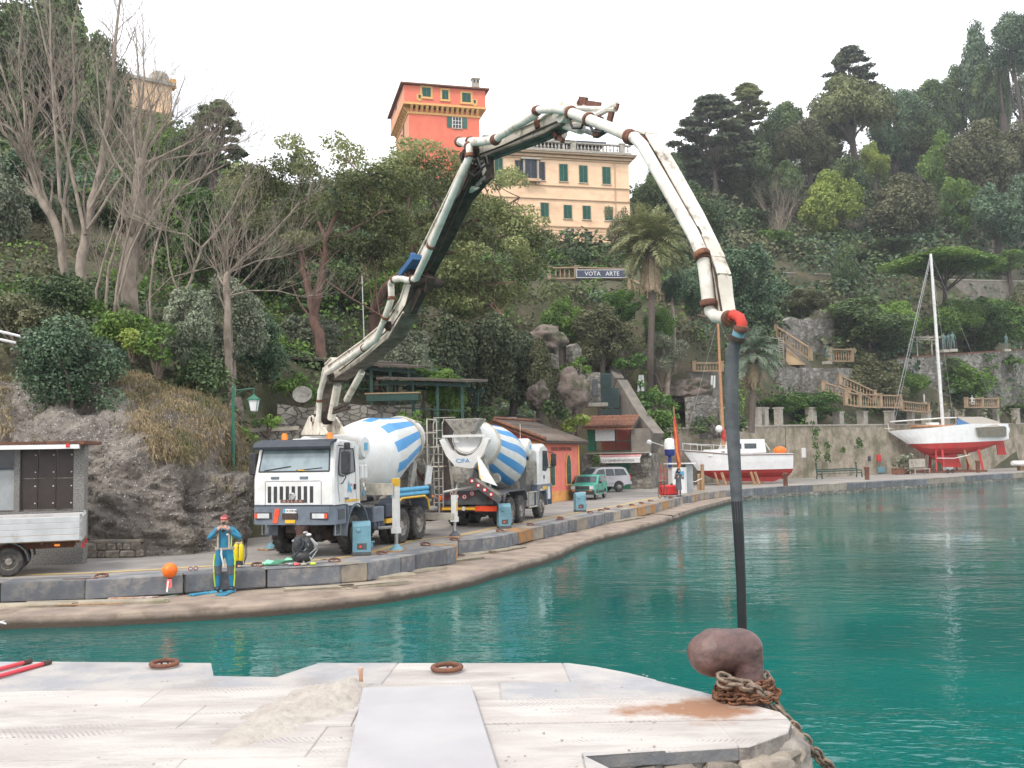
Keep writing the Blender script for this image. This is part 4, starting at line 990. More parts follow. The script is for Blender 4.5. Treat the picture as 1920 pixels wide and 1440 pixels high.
def boathouse():
 A=gr(1096,912);B=gr(1222,918)
 A=at(1092,908,76);B=gr(1221,916.5);A[2]=B[2]=0;rz,L=frame2(A,B)
 r=empty('stone_boathouse',(A[0],A[1],0),rz,'rubble stone boathouse with green door, small awning sign and open green upper room','building')
 s=75/FPX;t=Vector((math.cos(rz),math.sin(rz),0));X=lambda px,py=880:(V(at(px,py,75))-Vector((A[0],A[1],0))).dot(t);Z=lambda py,px=1160:at(px,py,75)[2]
 zt=Z(850);m=MB();m.box((L/2,2.5,zt/2-.2),(L,5,zt+.4));m.build('wall','rubble_wall',r)
 d=MB();d.box((X(1161),-.03,Z(893)),(1.55,.08,2.0));do=d.build('door','green_paint',r)
 m=MB();m.box((X(1161),-.08,Z(893)),(.04,.03,1.9));m.build('door_seam','boom_dark',do)
 a=MB();x0,x1=X(1123),X(1206);za=Z(853)
 a.add([(x0,0,za+.1),(x1,0,za+.1),(x1,-1.0,za-.25),(x0,-1.0,za-.25),(x0,0,za+.06),(x1,0,za+.06),(x1,-1.0,za-.29),(x0,-1.0,za-.29)],[(0,1,2,3),(7,6,5,4),(0,3,7,4),(1,5,6,2)])
 a.box(((x0+x1)/2,-1.0,za-.42),(x1-x0,.03,.36));ao=a.build('awning','awning',r)
 for i,zz in enumerate((.03,-.07)):m=MB();m.box(((x0+x1)/2,-.3-i*.5,za+zz-.02),(x1-x0+.02,.05,.05));m.build('awning_stripe','red_paint',ao)
 txt('LA CAMBUSA NAUTICA',((x0+x1)/2,-1.03,za-.42),(math.pi/2,0,0),.22,'shutter_dark',ao,name='lettering',sx=1.0)
 z0,z1=Z(845),Z(804);y=.25
 m=MB();m.box(((X(1097)+X(1222))/2,-.1,zt+.03),(X(1222)-X(1097),.5,.1));m.build('floor_edge','stone_pale',r)
 m=MB();m.box((X(1150),2.6,(z0+z1)/2),(X(1186)-X(1112),.1,z1-z0));m.build('back_wall','kiosk_red',r)
 m=MB();m.box((X(1185),1.5,(z0+z1)/2),(.1,2.4,z1-z0));m.build('side_wall','dark_green_wood',r)
 m=MB();m.box(((X(1097)+X(1113))/2,y,(z0+z1)/2),(X(1113)-X(1097),.08,z1-z0));m.build('green_panel','green_paint',r)
 for px in(1113,1153,1184):m=MB();m.box((X(px),y,(z0+z1)/2),(.08,.1,z1-z0));m.build('window_post','dark_green_wood',r)
 for py in(804,826,845):m=MB();m.box((X(1149),y-.03,Z(py)),(X(1186)-X(1112),.06,.07));m.build('window_rail','dark_green_wood',r)
 m=MB();m.box(((X(1113)+X(1152))/2,y-.07,Z(815)),(X(1152)-X(1113),.03,.9));m.build('blind','white_flat',r)
 m=MB();m.box((X(1203),.5,(z0+z1)/2-.1),(X(1222)-X(1187),1,z1-z0+.2));m.build('plaster_wall','render_grey',r)
 x0,x1=X(1090),X(1190)
 m=MB();m.add([(x0,-.35,Z(801)),(x1,-.35,Z(803)),(x1-.5,2.9,Z(782)),(x0,2.9,Z(777)),(x0,-.35,Z(801)-.12),(x1,-.35,Z(803)-.12),(x1-.5,2.9,Z(782)-.12),(x0,2.9,Z(777)-.12)],[(0,1,2,3),(7,6,5,4),(0,4,5,1),(1,5,6,2),(2,6,7,3),(3,7,4,0)])
 m.build('roof','terracotta_red',r)
 k=26
 for i in range(8):
  m=MB();v=(i+.5)/8
  for q in range(k):
   u=(q+.5)/k;xa=x0+(x1-x0)*u;yy=-.35+3.2*v;zz=Z(801)+(Z(779)-Z(801))*v
   m.tube([(xa,yy-.25,zz+.01),(xa+random.uniform(-.03,.03),yy+.22,zz+.15)],[.11,.09],5)
  m.build('tile_row','terracotta_red',r)
 for px,py in((1187,854),(1196,855),(1222,853)):
  m=MB();m.ball((X(px),-.12,Z(py)),.12,8,6);m.build('wall_lamp','white_flat',r)
 m=MB();m.tube([(X(1100),-.06,Z(851)),(X(1119),-.06,Z(853)),(X(1121),-.07,Z(875))],.045,6);m.build('pipe','stone_pale',r)
 P=[at(1226,838,77),at(1196,800,79),at(1158,735,82),at(1133,690,86)]
 o=V(P[0]);rr=empty('slope_stair',P[0],0,'long mossy concrete slide-like ramp climbing the slope behind the boathouse','ramp')
 m=MB()
 for a_,b_,wd in zip(P[:-1],P[1:],(1.0,.9,.8)):m.beam(V(a_)-o,V(b_)-o,wd,2.6,side=(0,0,1))
 m.build('ramp','render_grey',rr)
 f=empty('lattice_fence',at(1140,800,80),0,'dark green lattice panels beside the ramp above the boathouse roof','fence');fo=f.location
 for(x0_,y0_,x1_,y1_)in((1128,768,1165,800),(1122,728,1160,764),(1122,700,1146,726)):
  m=MB();a_=V(at(x0_,y1_,80))-fo;b_=V(at(x1_,y1_,80))-fo;c_=V(at(x1_,y0_,80))-fo;d_=V(at(x0_,y0_,80))-fo
  for i in range(9):
   u=i/8;m.tube([a_.lerp(b_,u),d_.lerp(c_,u)],.03,4);m.tube([a_.lerp(d_,u),b_.lerp(c_,u)],.025,4)
  m.build('lattice_panel','dark_green_wood',f)
  m=MB();m.box(((a_+c_)/2)+Vector((0,.3,0)),((b_-a_).length,.06,(d_-a_).length));m.build('backing_panel','shutter_dark',f)
 c=at(1112,745,73);q=empty('stone_lookout',c,0,'small ruined stone lookout jutting from the rock above the boathouse roof','ruin')
 m=MB();m.box((0,0,.6),(1.0,1.4,2.4));m.build('wall','rubble_wall',q)
 m=MB();m.box((0,-.3,-.6),(1.9,2.2,.25));m.build('ledge','stone_pale',q)
 m=MB();m.box((.1,-.72,.7),(.4,.1,1.2));m.build('opening','window_dark',q)
boathouse()
def hut():
 """bus-shelter like hut with pebbledash posts, dark panels; left edge of the picture"""
 B=at(157,1000,26.4);d=Vector((.96,.10,0)).normalized();rz=math.atan2(d.y,d.x);L=9.0
 A=Vector((B[0],B[1],0))-d*L
 r=empty('roadside_hut',(A.x,A.y,0),rz,'flat roofed pebbledash hut with brown panels behind the parked flatbed lorry','hut')
 Z=lambda py:at(80,py,26.4)[2];X=lambda px:(V(at(px,900,26.3))-A).dot(d)
 zt=Z(836)
 for px,w in((147,.28),(35,.14)):m=MB();m.box((X(px),.1,zt/2),(w,.3,zt));m.build('post','pebbledash',r)
 m=MB();m.box((L/2-1.2,.12,(Z(958))/2),(L+2.4,.4,Z(958)*1.0));m.build('low_wall','pebbledash',r)
 m=MB();m.box((L/2-1.4,.2,zt+.06),(L+3.1,1.5,.09));m.build('roof','rust',r)
 m=MB();m.box((L/2-1.43,-.5,zt-.02),(L+2.9,.10,.15));m.build('fascia','white_flat',r)
 m=MB();m.box((X(138),-.56,zt-.01),(.09,.03,.10));m.build('red_light','red_lamp',r)
 x0,x1=X(39),X(137)
 for i in range(3):
  for j in range(2):
   wd=(x1-x0)/3;hh=(Z(839)-Z(955))/2;m=MB();m.box((x0+wd*(i+.5),.05,Z(955)+hh*(j+.5)),(wd-.02,.05,hh-.015));po=m.build('brown_panel','brown_panel',r)
   for q in(.2,.75):
    m=MB();m.lathe([(.018,0),(.018,.02)],(x0+wd*(i+.85),.02,Z(955)+hh*(j+q)),(0,-1,0),n=6);m.build('bolt','white_flat',po)
 m=MB();m.box(((X(-60)+X(31))/2,.06,(Z(838)+Z(874))/2),(X(31)-X(-60),.05,Z(838)-Z(874)));m.build('window','window_dark',r)
 m=MB();m.box(((X(-60)+X(31))/2,.05,(Z(879)+Z(955))/2),(X(31)-X(-60),.06,Z(879)-Z(955)));m.build('grey_panel','grey_panel',r)
 m=MB();m.box(((X(-60)+X(31))/2,.02,Z(877)),(X(31)-X(-60),.1,.07));m.build('transom','shutter_dark',r)
 A=gr(44,1046);B=gr(277,1042);rz,L=frame2(A,B);r=empty('low_bench_wall',(A[0],A[1]-.3,0),rz,'long low rubble bench wall with a concrete cap under the rock face','wall')
 m=MB();m.box((L/2,.2,.12),(L,.45,.44));m.build('wall_body','mortar_dark',r)
 rg=random.Random(4)
 for row in range(2):
  x=0
  while x<L-.1:
   w=rg.uniform(.18,.42);m=MB();m.box((0,0,0),(min(w,L-x)-.02,.14,.19),bev=.035);o=m.build('wall_stone','rubble',r);o.location=(x+min(w,L-x)/2,-.03+rg.uniform(-.02,.02),.1+row*.2)
   for v in o.data.vertices:v.co+=Vector((rg.uniform(-.015,.015),rg.uniform(-.02,.02),rg.uniform(-.015,.015)))
   x+=w
 m=MB();m.box((L/2+1.0,.18,.44),(L-2.2,.5,.09),bev=.015);m.build('cap','quay_stone_tan',r)
hut()
# ---- terraces, walls, stairs and statues of the hillside gardens
def wall_between(name,px0,py0b,py0t,Y0,px1,py1b,py1t,Y1,mat,label,thick=.8,cap=None,depth_down=1.5,capmat='stone_pale',jag=0):
 a=at(px0,py0b,Y0);b=at(px1,py1b,Y1);ha=at(px0,py0t,Y0)[2]-a[2];hb=at(px1,py1t,Y1)[2]-b[2]
 rz,L=frame2(a,b);r=empty(name,a,rz,label,'wall');dz=b[2]-a[2];n=max(2,int(L/1.2));m=MB();rg=random.Random(int(px0))
 top=[];bot=[]
 for i in range(n+1):
  u=i/n;top.append((L*u,ha+(dz+hb-ha)*u+rg.uniform(-jag,jag)));bot.append((L*u,dz*u-depth_down))
 m.prism(bot+top[::-1],'y',0,thick);m.build('wall_body',mat,r)
 if cap:
  for i in range(n):
   (x0,z0),(x1,z1)=top[i],top[i+1]
   c=MB();c.beam((x0+.01,thick/2,z0+.07),(x1-.01,thick/2,z1+.07),thick+.16,.15);c.build('cap_stone',capmat,r)
 return r,L,top
def gardens():
 r,L,top=wall_between('retaining_wall',1225,916,806,80,1475,898,799,94.5,'wall_plaster','tall stained retaining wall behind the small white boat',1.2,cap=True)
 r2,L2,top2=wall_between('retaining_wall',1476.5,898,799,94.6,1925,868,795,131,'wall_plaster','tall patched retaining wall behind the red keeled sailing yacht',1.2,cap=True)
 k=0
 for rr,LL,tt,Ya,Yb,xa,xb in((r,L,top,80,94.5,1225,1475),(r2,L2,top2,94.6,131,1476.5,1925)):
  for px in([1318,1348,1420,1433,1460]if rr is r else[1521,1572,1617,1668,1708,1737,1775,1800,1842,1868,1905]):
   lo,hi=Ya-2,Yb+4
   a=rr.location;d=Vector((math.cos(rr.rotation_euler.z),math.sin(rr.rotation_euler.z)))
   for _ in range(30):
    mid=(lo+hi)/2;p=at(px,790,mid);s_=(Vector((p[0],p[1]))-Vector((a.x,a.y)));side=d.x*s_.y-d.y*s_.x
    if side>.5:hi=mid
    else:lo=mid
   u=s_.dot(d)/LL;w=.62+.2*((px*7)%3==0);h=at(px,768 if px<1560 else 776-(px-1560)*.02,mid)[2];z0=a.z+tt[0][1]+(tt[-1][1]-tt[0][1])*u
   m=MB();hh=max(.9,h-z0);m.box((0,0,hh/2+.1),(w,w,hh));m.box((0,0,hh+.15),(w+.16,w+.16,.14))
   c=empty('garden_pillar',(p[0],p[1],z0),rr.rotation_euler.z);m2=m.build('pillar','stone_pale',c)
   nb={1318:'left of the small boat mast',1348:'just left of the small boat mast',1420:'first right of the hanging hose',1433:'tallest pale one right of the hose',1460:'above the stern of the small boat',1521:'first right of the small boat stern',1572:'above the dark bench',1617:'above the red wall box',1668:'above the yacht bow',1708:'behind the yacht forestay',1737:'just left of the yacht mast',1775:'just right of the yacht mast',1800:'under the white kneeling statue',1842:'above the beige boat cover',1868:'behind the end of the boat cover',1905:'last one at the picture edge'}[px]
   tag(c,'square stone pillar on the retaining wall, '+nb,'pillar','stone pillars along the retaining wall')
 def onwall(name,px,py,w,h,mat,lab,cat,t=.12,Y=None):
  rr,Ya,Yb=(r,80,94.5)if px<1475 else(r2,94.6,131);d=Vector((math.cos(rr.rotation_euler.z),math.sin(rr.rotation_euler.z)));lo,hi=Ya-3,Yb+3
  for _ in range(30):
   mid=(lo+hi)/2;p=at(px,py,mid);s_=Vector((p[0],p[1]))-Vector((rr.location.x,rr.location.y))
   if d.x*s_.y-d.y*s_.x>-t/2:hi=mid
   else:lo=mid
  o=empty(name,p,rr.rotation_euler.z,lab,cat);m=MB();m.box((0,0,0),(w,t,h));m.box((0,-t/2-.015,0),(w*.86,.03,h*.86));m.build('body',mat,o)
  if 'box' in name:m=MB();m.box((w*.3,-t/2-.04,0),(.04,.03,.1));m.build('lock','steel',o)
  return o
 onwall('fire_hose_box',1648,859,.75,.72,'red_paint','small red cabinet fixed to the retaining wall left of the yacht','box')
 onwall('meter_box',1630,860,.42,.5,'shutter_dark','small dark meter box beside the red wall cabinet','box')
 onwall('notice',1507,849,.68,.95,'white_flat','white paper notice pinned on the wall right of the small boat','notice',.04)
 onwall('wall_hatch',1653,881,1.3,.62,'bollard_blue','low pale blue hatch at the foot of the wall below the red cabinet','hatch',.08)
 wall_between('terrace_wall',1462,737,690,103,1600,740,690,112,'terrace_stone','grey rubble terrace wall right of the lower palm',.7,cap=False,jag=.1)
 wall_between('upper_terrace_wall',1474,652,596,112,1566,648,600,118,'terrace_stone','grey stone wall bank above the seated bronze statue',.7,jag=.35)
 wall_between('curved_terrace_wall',1685,740,672,118,1925,745,656,134,'terrace_stone','long rubble terrace wall below the group of standing statues',.8,cap=True,capmat='terracotta_red')
 wall_between('small_terrace_wall',1296,738,695,88,1352,738,696,90,'render_grey','plastered terrace wall under a little balustrade left of the boat mast',.6)
 wall_between('road_wall',1468,562,512,140,1720,556,520,147,'render_grey','long beige garden wall half way up the right hand slope',.5,cap=True)
 wall_between('road_wall',1722,556,524,147.2,1930,560,528,151,'render_grey','continuation of the beige wall behind the flat topped tree',.5,cap=True)
 wall_between('lookout_wall',1020,650,612,72,1048,655,610,73,'rubble_wall','short bit of rubble wall on the pale crag',.5,jag=.2)
 wall_between('rock_terrace',1075,700,648,71,1092,720,650,72,'rubble_wall','upright grey masonry stub above the pink crag',.6,jag=.2)
 wall_between('mossy_wall',1295,790,742,84,1345,790,745,86,'terrace_stone','mossy dark terrace wall behind the small boat mast',.6,jag=.15)
 wall_between('roadside_wall',436,960,812,37,560,960,806,38.5,'rubble_wall','grey rubble wall with pale coping behind the white truck cab',.6,cap=True,capmat='quay_stone_tan')
 wall_between('roadside_wall',520,900,762,41.5,790,900,756,44,'rubble_wall','long brown earth stained rubble wall behind the pump boom foot',.6,jag=.12)
 wall_between('roadside_wall',790,900,795,44.2,930,900,800,50,'mortar_dark','low dark wall behind the striped mixer drums',.5)
 c=at(418,806,36);g=empty('gate_pier_cap',(c[0],c[1],c[2]-2.5),.2,'small pyramid topped stone pier beside the green lamp post','pier')
 m=MB();m.box((0,0,1.2),(.42,.42,2.5));m.build('shaft','stone_pale',g);m=MB();m.add([(-.36,-.36,2.45),(.36,-.36,2.45),(.36,.36,2.45),(-.36,.36,2.45),(0,0,2.72)],[(0,1,4),(1,2,4),(2,3,4),(3,0,4),(3,2,1,0)]);m.build('cap','stone_pale',g)
 def bal(pts,label,h=.9,sp=.34,post=3.0):
  o=empty('garden_balustrade',at(*pts[0]),0,label,'balustrade')
  for a,b in zip(pts[:-1],pts[1:]):balustrade(o,V(at(*a)),V(at(*b)),h,'balustrade',post,sp)
  return o
 s=18.5
 bal([(1030,524,100),(1080,523,100),(1182,526,100.5)],'long terracotta balustrade below the villa hedge, carrying the dark banner',h=1.25,sp=.42,post=4)
 bal([(1182,548,98.5),(1206,562,97.5)],'short sloping balustrade behind the palm skirt',h=1.5,sp=.36,post=1.4)
 bal([(1216,560,97),(1262,578,97),(1306,592,97.5),(1330,596,98)],'balustrade running down to the right of the tall palm trunk',h=1.1,sp=.36,post=4)
 bal([(1300,697,88),(1352,697,89)],'small terracotta balustrade on the terrace left of the small boat mast',h=.85,sp=.3,post=2.4)
 bal([(1456,634,110),(1520,676,107)],'steep stair balustrade climbing left above the bronze seated statue',h=1.4,sp=.4,post=4)
 bal([(1557,678,112),(1598,679,114)],'weathered balustrade to the right of the bronze seated statue',h=1.5,sp=.4,post=4)
 bal([(1543,733,104),(1592,748,104)],'upper flight of the garden stair balustrade with a pale rail',h=1.0,sp=.4,post=3.2)
 bal([(1586,760,103),(1612,764,103.5),(1688,766,108)],'lower flight of the garden stair balustrade above the retaining wall',h=1.45,sp=.42,post=4)
 bal([(1575,722,106),(1640,752,107)],'rear balustrade of the garden stair among the bushes',h=1.1,sp=.4,post=3.4)
 bal([(1690,770,109),(1740,775,112)],'dark balustrade stretch left of the yacht mast',h=1.1,sp=.4,post=4)
 bal([(1812,765,118),(1870,765,122)],'balustrade right of the white kneeling statue',h=1.2,sp=.4,post=4)
 a=V(at(1080,519,99.5));b=V(at(1182,521,100));rz,L=frame2(a,b);bn=empty('banner',a,rz,'dark blue banner reading VOTA ARTE hung on the balustrade','banner')
 h=.92;m=MB();m.box((L/2,0,.3),(L,.05,h));m.build('cloth','sign_navy',bn)
 m=MB();
 for(cx,cz,dx,dz)in((L/2,.3+h/2-.06,L-.06,.05),(L/2,.3-h/2+.06,L-.06,.05),(.07,.3,.05,h-.12),(L-.07,.3,.05,h-.12)):m.box((cx,-.035,cz),(dx,.015,dz))
 m.build('border','white_flat',bn)
 txt('VOTA   ARTE',(.9,-.036,.3),(math.pi/2,0,0),.62,'white_flat',bn,name='lettering',sx=.98,align='LEFT')
 def flight(a,b,w,n,label,mat='render_grey'):
  a=V(a);b=V(b);rz,L=frame2(a,b);r=empty('garden_stair',a,rz,label,'stair');dz=b.z-a.z
  for i in range(n):
   m=MB();m.box((L*(i+.5)/n,0,dz*(i+1)/n-dz/n/2-.6),(L/n+.02,w,abs(dz/n)+1.2));m.build('step',mat,r)
 flight(at(1510,685,109),at(1462,640,113),1.6,16,'steep flight of stone steps with a yellowish side wall left of the bronze statue')
 m=MB();P=[at(1474,684,108.4),at(1512,684,108.4),at(1474,650,110.5)];a_=V(P[0]);o=empty('stair_side_wall',a_,0,'yellowish triangular plaster wall under the steep stair','wall')
 q=[V(p)-a_ for p in P];m.add([q[0],q[1],q[2],q[0]+Vector((0,.4,0)),q[1]+Vector((0,.4,0)),q[2]+Vector((0,.4,0))],[(0,1,2),(5,4,3),(0,3,4,1),(1,4,5,2),(2,5,3,0)]);m.build('wall_body','ochre_wall',o)
 ld=empty('ladder',at(1466,683,107),0,'narrow ladder like stone quoins left of the steep stair','ladder')
 H=at(1466,632,107)[2]-at(1466,683,107)[2]
 for sx in(-.25,.25):m=MB();m.box((sx,0,H/2),(.07,.08,H));m.build('stile','stone_pale',ld)
 for i in range(12):m=MB();m.box((0,0,H*(i+.5)/12),(.5,.06,.10));m.build('rung','stone_pale',ld)
 flight(at(1568,600,124),at(1480,562,128),1.4,12,'shadowed upper stair cutting diagonally into the slope')
 c=at(1720,668,121);g=empty('open_pergola',c,.25,'white open timber frame beside the row of standing statues','pergola')
 s=121/FPX;H=(668-632)*s
 for x,y in((0,0),(3.0,0),(.8,2.2),(3.8,2.2)):m=MB();m.box((x,y,H/2),(.16,.16,H));m.build('post','stone_pale',g)
 for y in(0,2.2):m=MB();m.box((1.9,y,H),(4.8,.16,.16));m.build('beam','stone_pale',g)
 for x in(0,1,2,3):m=MB();m.box((x+.4,1.1,H+.14),(.1,3.0,.12));m.build('rafter','stone_pale',g)
gardens()
def statue(px,py,Y,hpx,mat,label,pose='stand',rz=0,wide=1.0,name='statue'):
 c=at(px,py,Y);H=hpx*Y/FPX;r=empty(name,c,rz,label,'statue');s=H/1.75
 V0={'stand':dict(pel=(0,0,.95),che=(0,-.03,1.32),nek=(0,-.02,1.5),hd=(.02,-.03,1.64),le=(.26,.02,1.12),lh=(.2,-.2,.95),re=(-.27,.02,1.14),rh=(-.16,-.22,1.3),lk=(.11,-.05,.5),lf=(.13,0,.06),rk=(-.11,.0,.5),rf=(-.12,.05,.06)),
   'sit':dict(pel=(0,.1,.62),che=(0,-.02,1.02),nek=(.02,-.1,1.24),hd=(.05,-.2,1.4),le=(.3,-.2,.85),lh=(.15,-.45,.9),re=(-.28,-.15,.85),rh=(-.1,-.42,1.05),lk=(.2,-.45,.62),lf=(.2,-.5,.08),rk=(-.18,-.42,.6),rf=(-.2,-.35,.08)),
   'kneel':dict(pel=(0,.1,.4),che=(0,0,.85),nek=(0,-.02,1.08),hd=(-.02,-.08,1.28),le=(.3,-.1,.7),lh=(.2,-.35,.5),re=(-.3,-.1,.7),rh=(-.15,-.35,.5),lk=(.35,-.4,.15),lf=(.4,.3,.08),rk=(-.3,-.4,.15),rf=(-.35,.3,.08))}[pose]
 body=figure_mesh(V0,s*1.0,wide);o=body('figure',mat,r)
 m=MB();m.box((0,0,-.12*s),(.7*s,.7*s,.26*s));m.build('plinth','stone_pale',r)
 return r
def skin_mesh(name,verts,edges,radii,mat,parent,sub=1,root=0):
 me=bpy.data.meshes.new(name);me.from_pydata([tuple(v)for v in verts],edges,[]);o=bpy.data.objects.new('tmp_skin',me);COL.objects.link(o)
 md=o.modifiers.new('s','SKIN');md.use_smooth_shade=True;sv=me.skin_vertices[0].data
 for i,rr in enumerate(radii):sv[i].radius=(rr,rr)if isinstance(rr,(int,float))else rr
 for i in range(len(radii)):sv[i].use_root=(i==root)
 if sub:ss=o.modifiers.new('u','SUBSURF');ss.levels=sub;ss.render_levels=sub
 bpy.context.view_layer.update();dg=bpy.context.evaluated_depsgraph_get();m2=bpy.data.meshes.new_from_object(o.evaluated_get(dg));bpy.data.objects.remove(o)
 m2.materials.clear();m2.materials.append(MATS[mat])
 ob=bpy.data.objects.new(name,m2);COL.objects.link(ob)
 if parent:ob.parent=parent
 return ob
def figure_mesh(P,s,wide=1.0):
 """one continuous body from joint positions"""
 def mk(name,mat,parent,sub=1):
  v=[];e=[];rad=[]
  def add(p,r,prev=None):
   v.append((p[0]*s*wide,p[1]*s,p[2]*s));rad.append(r if isinstance(r,tuple)else r*s)if not isinstance(r,tuple)else rad.append((r[0]*s,r[1]*s))
   if prev is not None:e.append((prev,len(v)-1))
   return len(v)-1
  L=lambda a,b,t:tuple(a[i]+(b[i]-a[i])*t for i in range(3))
  pel=add(P['pel'],.135);mid=add(L(P['pel'],P['che'],.5),.125,pel);che=add(P['che'],.155,mid);nk=add(P['nek'],.06,che);nk2=add(L(P['nek'],P['hd'],.35),.055,nk)
  h1=add(L(P['nek'],P['hd'],.8),.082,nk2);h2=add(P['hd'],.095,h1);h3=add(tuple(P['hd'][i]+(0,0,.07)[i]for i in range(3)),.075,h2)
  for k,sg in(('l',1),('r',-1)):
   sh=tuple(P['che'][i]+(sg*.17,.01,.08)[i]for i in range(3));a=add(sh,.068,che);el=P[k+'e'];b_=add(L(sh,el,.55),.052,a);b=add(el,.045,b_);w_=add(L(el,P[k+'h'],.55),.042,b);add(P[k+'h'],.03,w_)
   hp=tuple(P['pel'][i]+(sg*.09,0,-.07)[i]for i in range(3));a=add(hp,.098,pel);kn=P[k+'k'];b_=add(L(hp,kn,.5),.085,a);b=add(kn,.062,b_);c_=add(L(kn,P[k+'f'],.35),.066,b);c=add(L(kn,P[k+'f'],.9),.042,c_);
   f=P[k+'f'];add((f[0]+sg*.01,f[1]-.04,f[2]-.01),.045,c);add((f[0]+sg*.03,f[1]-.15,f[2]-.025),.035,len(v)-1)
  return skin_mesh(name,v,e,rad,mat,parent,sub,0)
 return mk
statue(1770,656,121,33,'bronze','leftmost of the greenish standing statues in the row beside the white frame',rz=.3)
statue(1779,656,122,32,'bronze','second greenish standing statue in the row, arms linked to its neighbours',rz=.1)
statue(1787,655,121,34,'bronze','rightmost and palest of the row of standing statues',rz=-.2)
statue(1887,655,128,30,'bronze','lone slender green statue standing above the rubble wall near the picture edge',wide=.8)
statue(1551,678,108,34,'bronze','dark bronze seated figure on the terrace with a bent head','sit',rz=.8,name='seated_statue')
statue(1823,756,118,19,'marble','small white kneeling stone figure on the pillar above the yacht','kneel',name='kneeling_statue')
statue(1733,754,112,16,'marble','thin pale figure in the shade of the bushes left of the yacht mast',rz=.4,wide=.7)
def small_hill():
 for(px,py,Y,h,w,lab)in[(1202,735,84,32,14,'white folded cloth hanging beside the palm trunk on the slope'),(1337,728,88,24,10,'white veiled shape on the small terrace left of the boat mast')]:
  c=at(px,py,Y);s=Y/FPX;o=empty('white_cloth',c,0,lab,'cloth');m=MB()
  for k in range(2):m.add([(-w*s/2+k*w*s*.55,-.05*k,0),(w*s*.0+k*w*s*.55-.05,.05,.1),(w*s*.1+k*.2,0,h*s),(-w*s*.25+k*.25,-.06,h*s)],[(0,1,2,3)])
  ob=m.build('sheet','white_flat',o,fix=False);sd=ob.modifiers.new('t','SOLIDIFY');sd.thickness=.06
 def perg(x0,y0,Y0,x1,y1,Y1,foot,depth,lab,posts=4,sag=0):
  a=V(at(x0,y0,Y0));b=V(at(x1,y1,Y1));rz,L=frame2(a,b);H=a.z-at(x0,foot,Y0)[2]
  r=empty('pergola',(a.x,a.y,a.z-H),rz,lab,'pergola');dz=b.z-a.z
  for i in range(posts):
   for yy in(.1,depth-.1):m=MB();x=.15+(L-.3)*i/(posts-1);m.box((x,yy,(H+dz*i/(posts-1))/2-.4),(.11,.11,H+dz*i/(posts-1)+.8));m.build('post','dark_green_wood',r)
  for yy in(.1,depth-.1):m=MB();m.beam((-.2,yy,H-.1),(L+.2,yy,H+dz-.1),.1,.16);m.build('beam','dark_green_wood',r)
  m=MB();m.add([(-.3,-.4,H-.0),(L+.3,-.4,H+dz),(L+.3,depth+.3,H+dz+.35),(-.3,depth+.3,H+.35),(-.3,-.4,H+.1),(L+.3,-.4,H+dz+.1),(L+.3,depth+.3,H+dz+.47),(-.3,depth+.3,H+.47)],[(3,2,1,0),(4,5,6,7),(0,1,5,4),(1,2,6,5),(2,3,7,6),(3,0,4,7)])
  m.build('roof','planks_old',r)
  m=MB();m.beam((0,.1,H*.38),(L,.1,H*.38+dz),.05,.05);m.build('handrail','dark_green_wood',r)
  return r
 perg(522,672,47,700,684,46,745,3.5,'long dark roofed pergola on green posts left of the pump boom',5)
 perg(690,686,45,772,692,45,740,3.0,'middle dark roofed pergola seen between the boom and the pine trunk',3)
 perg(722,712,43.5,872,718,43,795,4.0,'right hand pergola with a mossy flat roof and tall green posts',4)
 perg(868,787,64,1000,788,66,815,3.0,'thin flat dark roof edge over the striped mixer drum',3)
 p=empty('flower_box',at(690,742,43),-.1,'long green planter ledge under the pergola by the pine trunk','planter')
 m=MB();m.box((1.1,0,-.1),(2.3,.35,.3));m.build('trough','dark_green_wood',p);m=MB();m.box((1.1,0,.08),(2.4,.42,.06));m.build('rim','ochre_wall',p)
 w=empty('washing_pole',at(683,596,60),0,'thin white pole rising from the bushes under the pines','pole');m=MB();m.tube([(0,0,-2),(-.12,0,2.6)],.035,6);m.build('pole','white_flat',w)
 b=empty('satellite_dish',at(567,742,42),0,'dark round parabolic dish in the weeds above the cab','dish')
 m=MB();m.lathe([(.02,0),(.25,.02),(.48,.10),(.55,.16),(.53,.17),(.2,.05),(.02,.03)],axis=(.1,-1,.5),n=18);m.build('dish','cement_grime',b);b.scale=(.75,.75,.75);m=MB();m.tube([(0,.05,0),(0,.1,-.6)],.04,6);m.build('stand','boom_dark',b)
 P=at(437,888,33.2);top=at(434,728,33.2);H=top[2]-P[2]+1.2
 l=empty('street_lamp',(P[0],P[1],P[2]-1.2),0,'green lamp post with a four sided lantern hanging from its arm','street lamp')
 m=MB();m.lathe([(.10,0),(.10,.3),(.065,.34),(.055,H*.6),(.045,H),(.06,H+.02),(.03,H+.08)],n=10);m.build('pole','green_paint',l)
 m=MB();m.tube([(0,0,H-.08),(.35,-.04,H-.05),(.72,-.08,H-.02)],.018,6);m.tube([(0,0,H-.35),(.2,-.02,H-.15),(.4,-.04,H-.05)],.012,5);m.tube([(.72,-.08,H-.02),(.72,-.08,H-.22)],.012,5);m.build('arm','green_paint',l)
 x,y,z=.72,-.08,H-.22
 m=MB();m.lathe([(.02,0),(.05,-.03),(.27,-.17),(.27,-.20),(.20,-.20)],(x,y,z),n=4);m.build('lantern_roof','green_paint',l)
 m=MB();m.lathe([(.21,-.20),(.13,-.56),(.02,-.60)],(x,y,z),n=4);m.build('lantern_glass','white_flat',l)
 m=MB()
 for j in range(4):
  w=math.pi/2*j;ax=Vector((0,0,1));a=ax.orthogonal().normalized();
  bb=ax.cross(a);d=a*math.cos(w)+bb*math.sin(w);m.tube([Vector((x,y,z-.20))+d*.215,Vector((x,y,z-.57))+d*.135],.012,4)
 m.build('lantern_frame','green_paint',l)
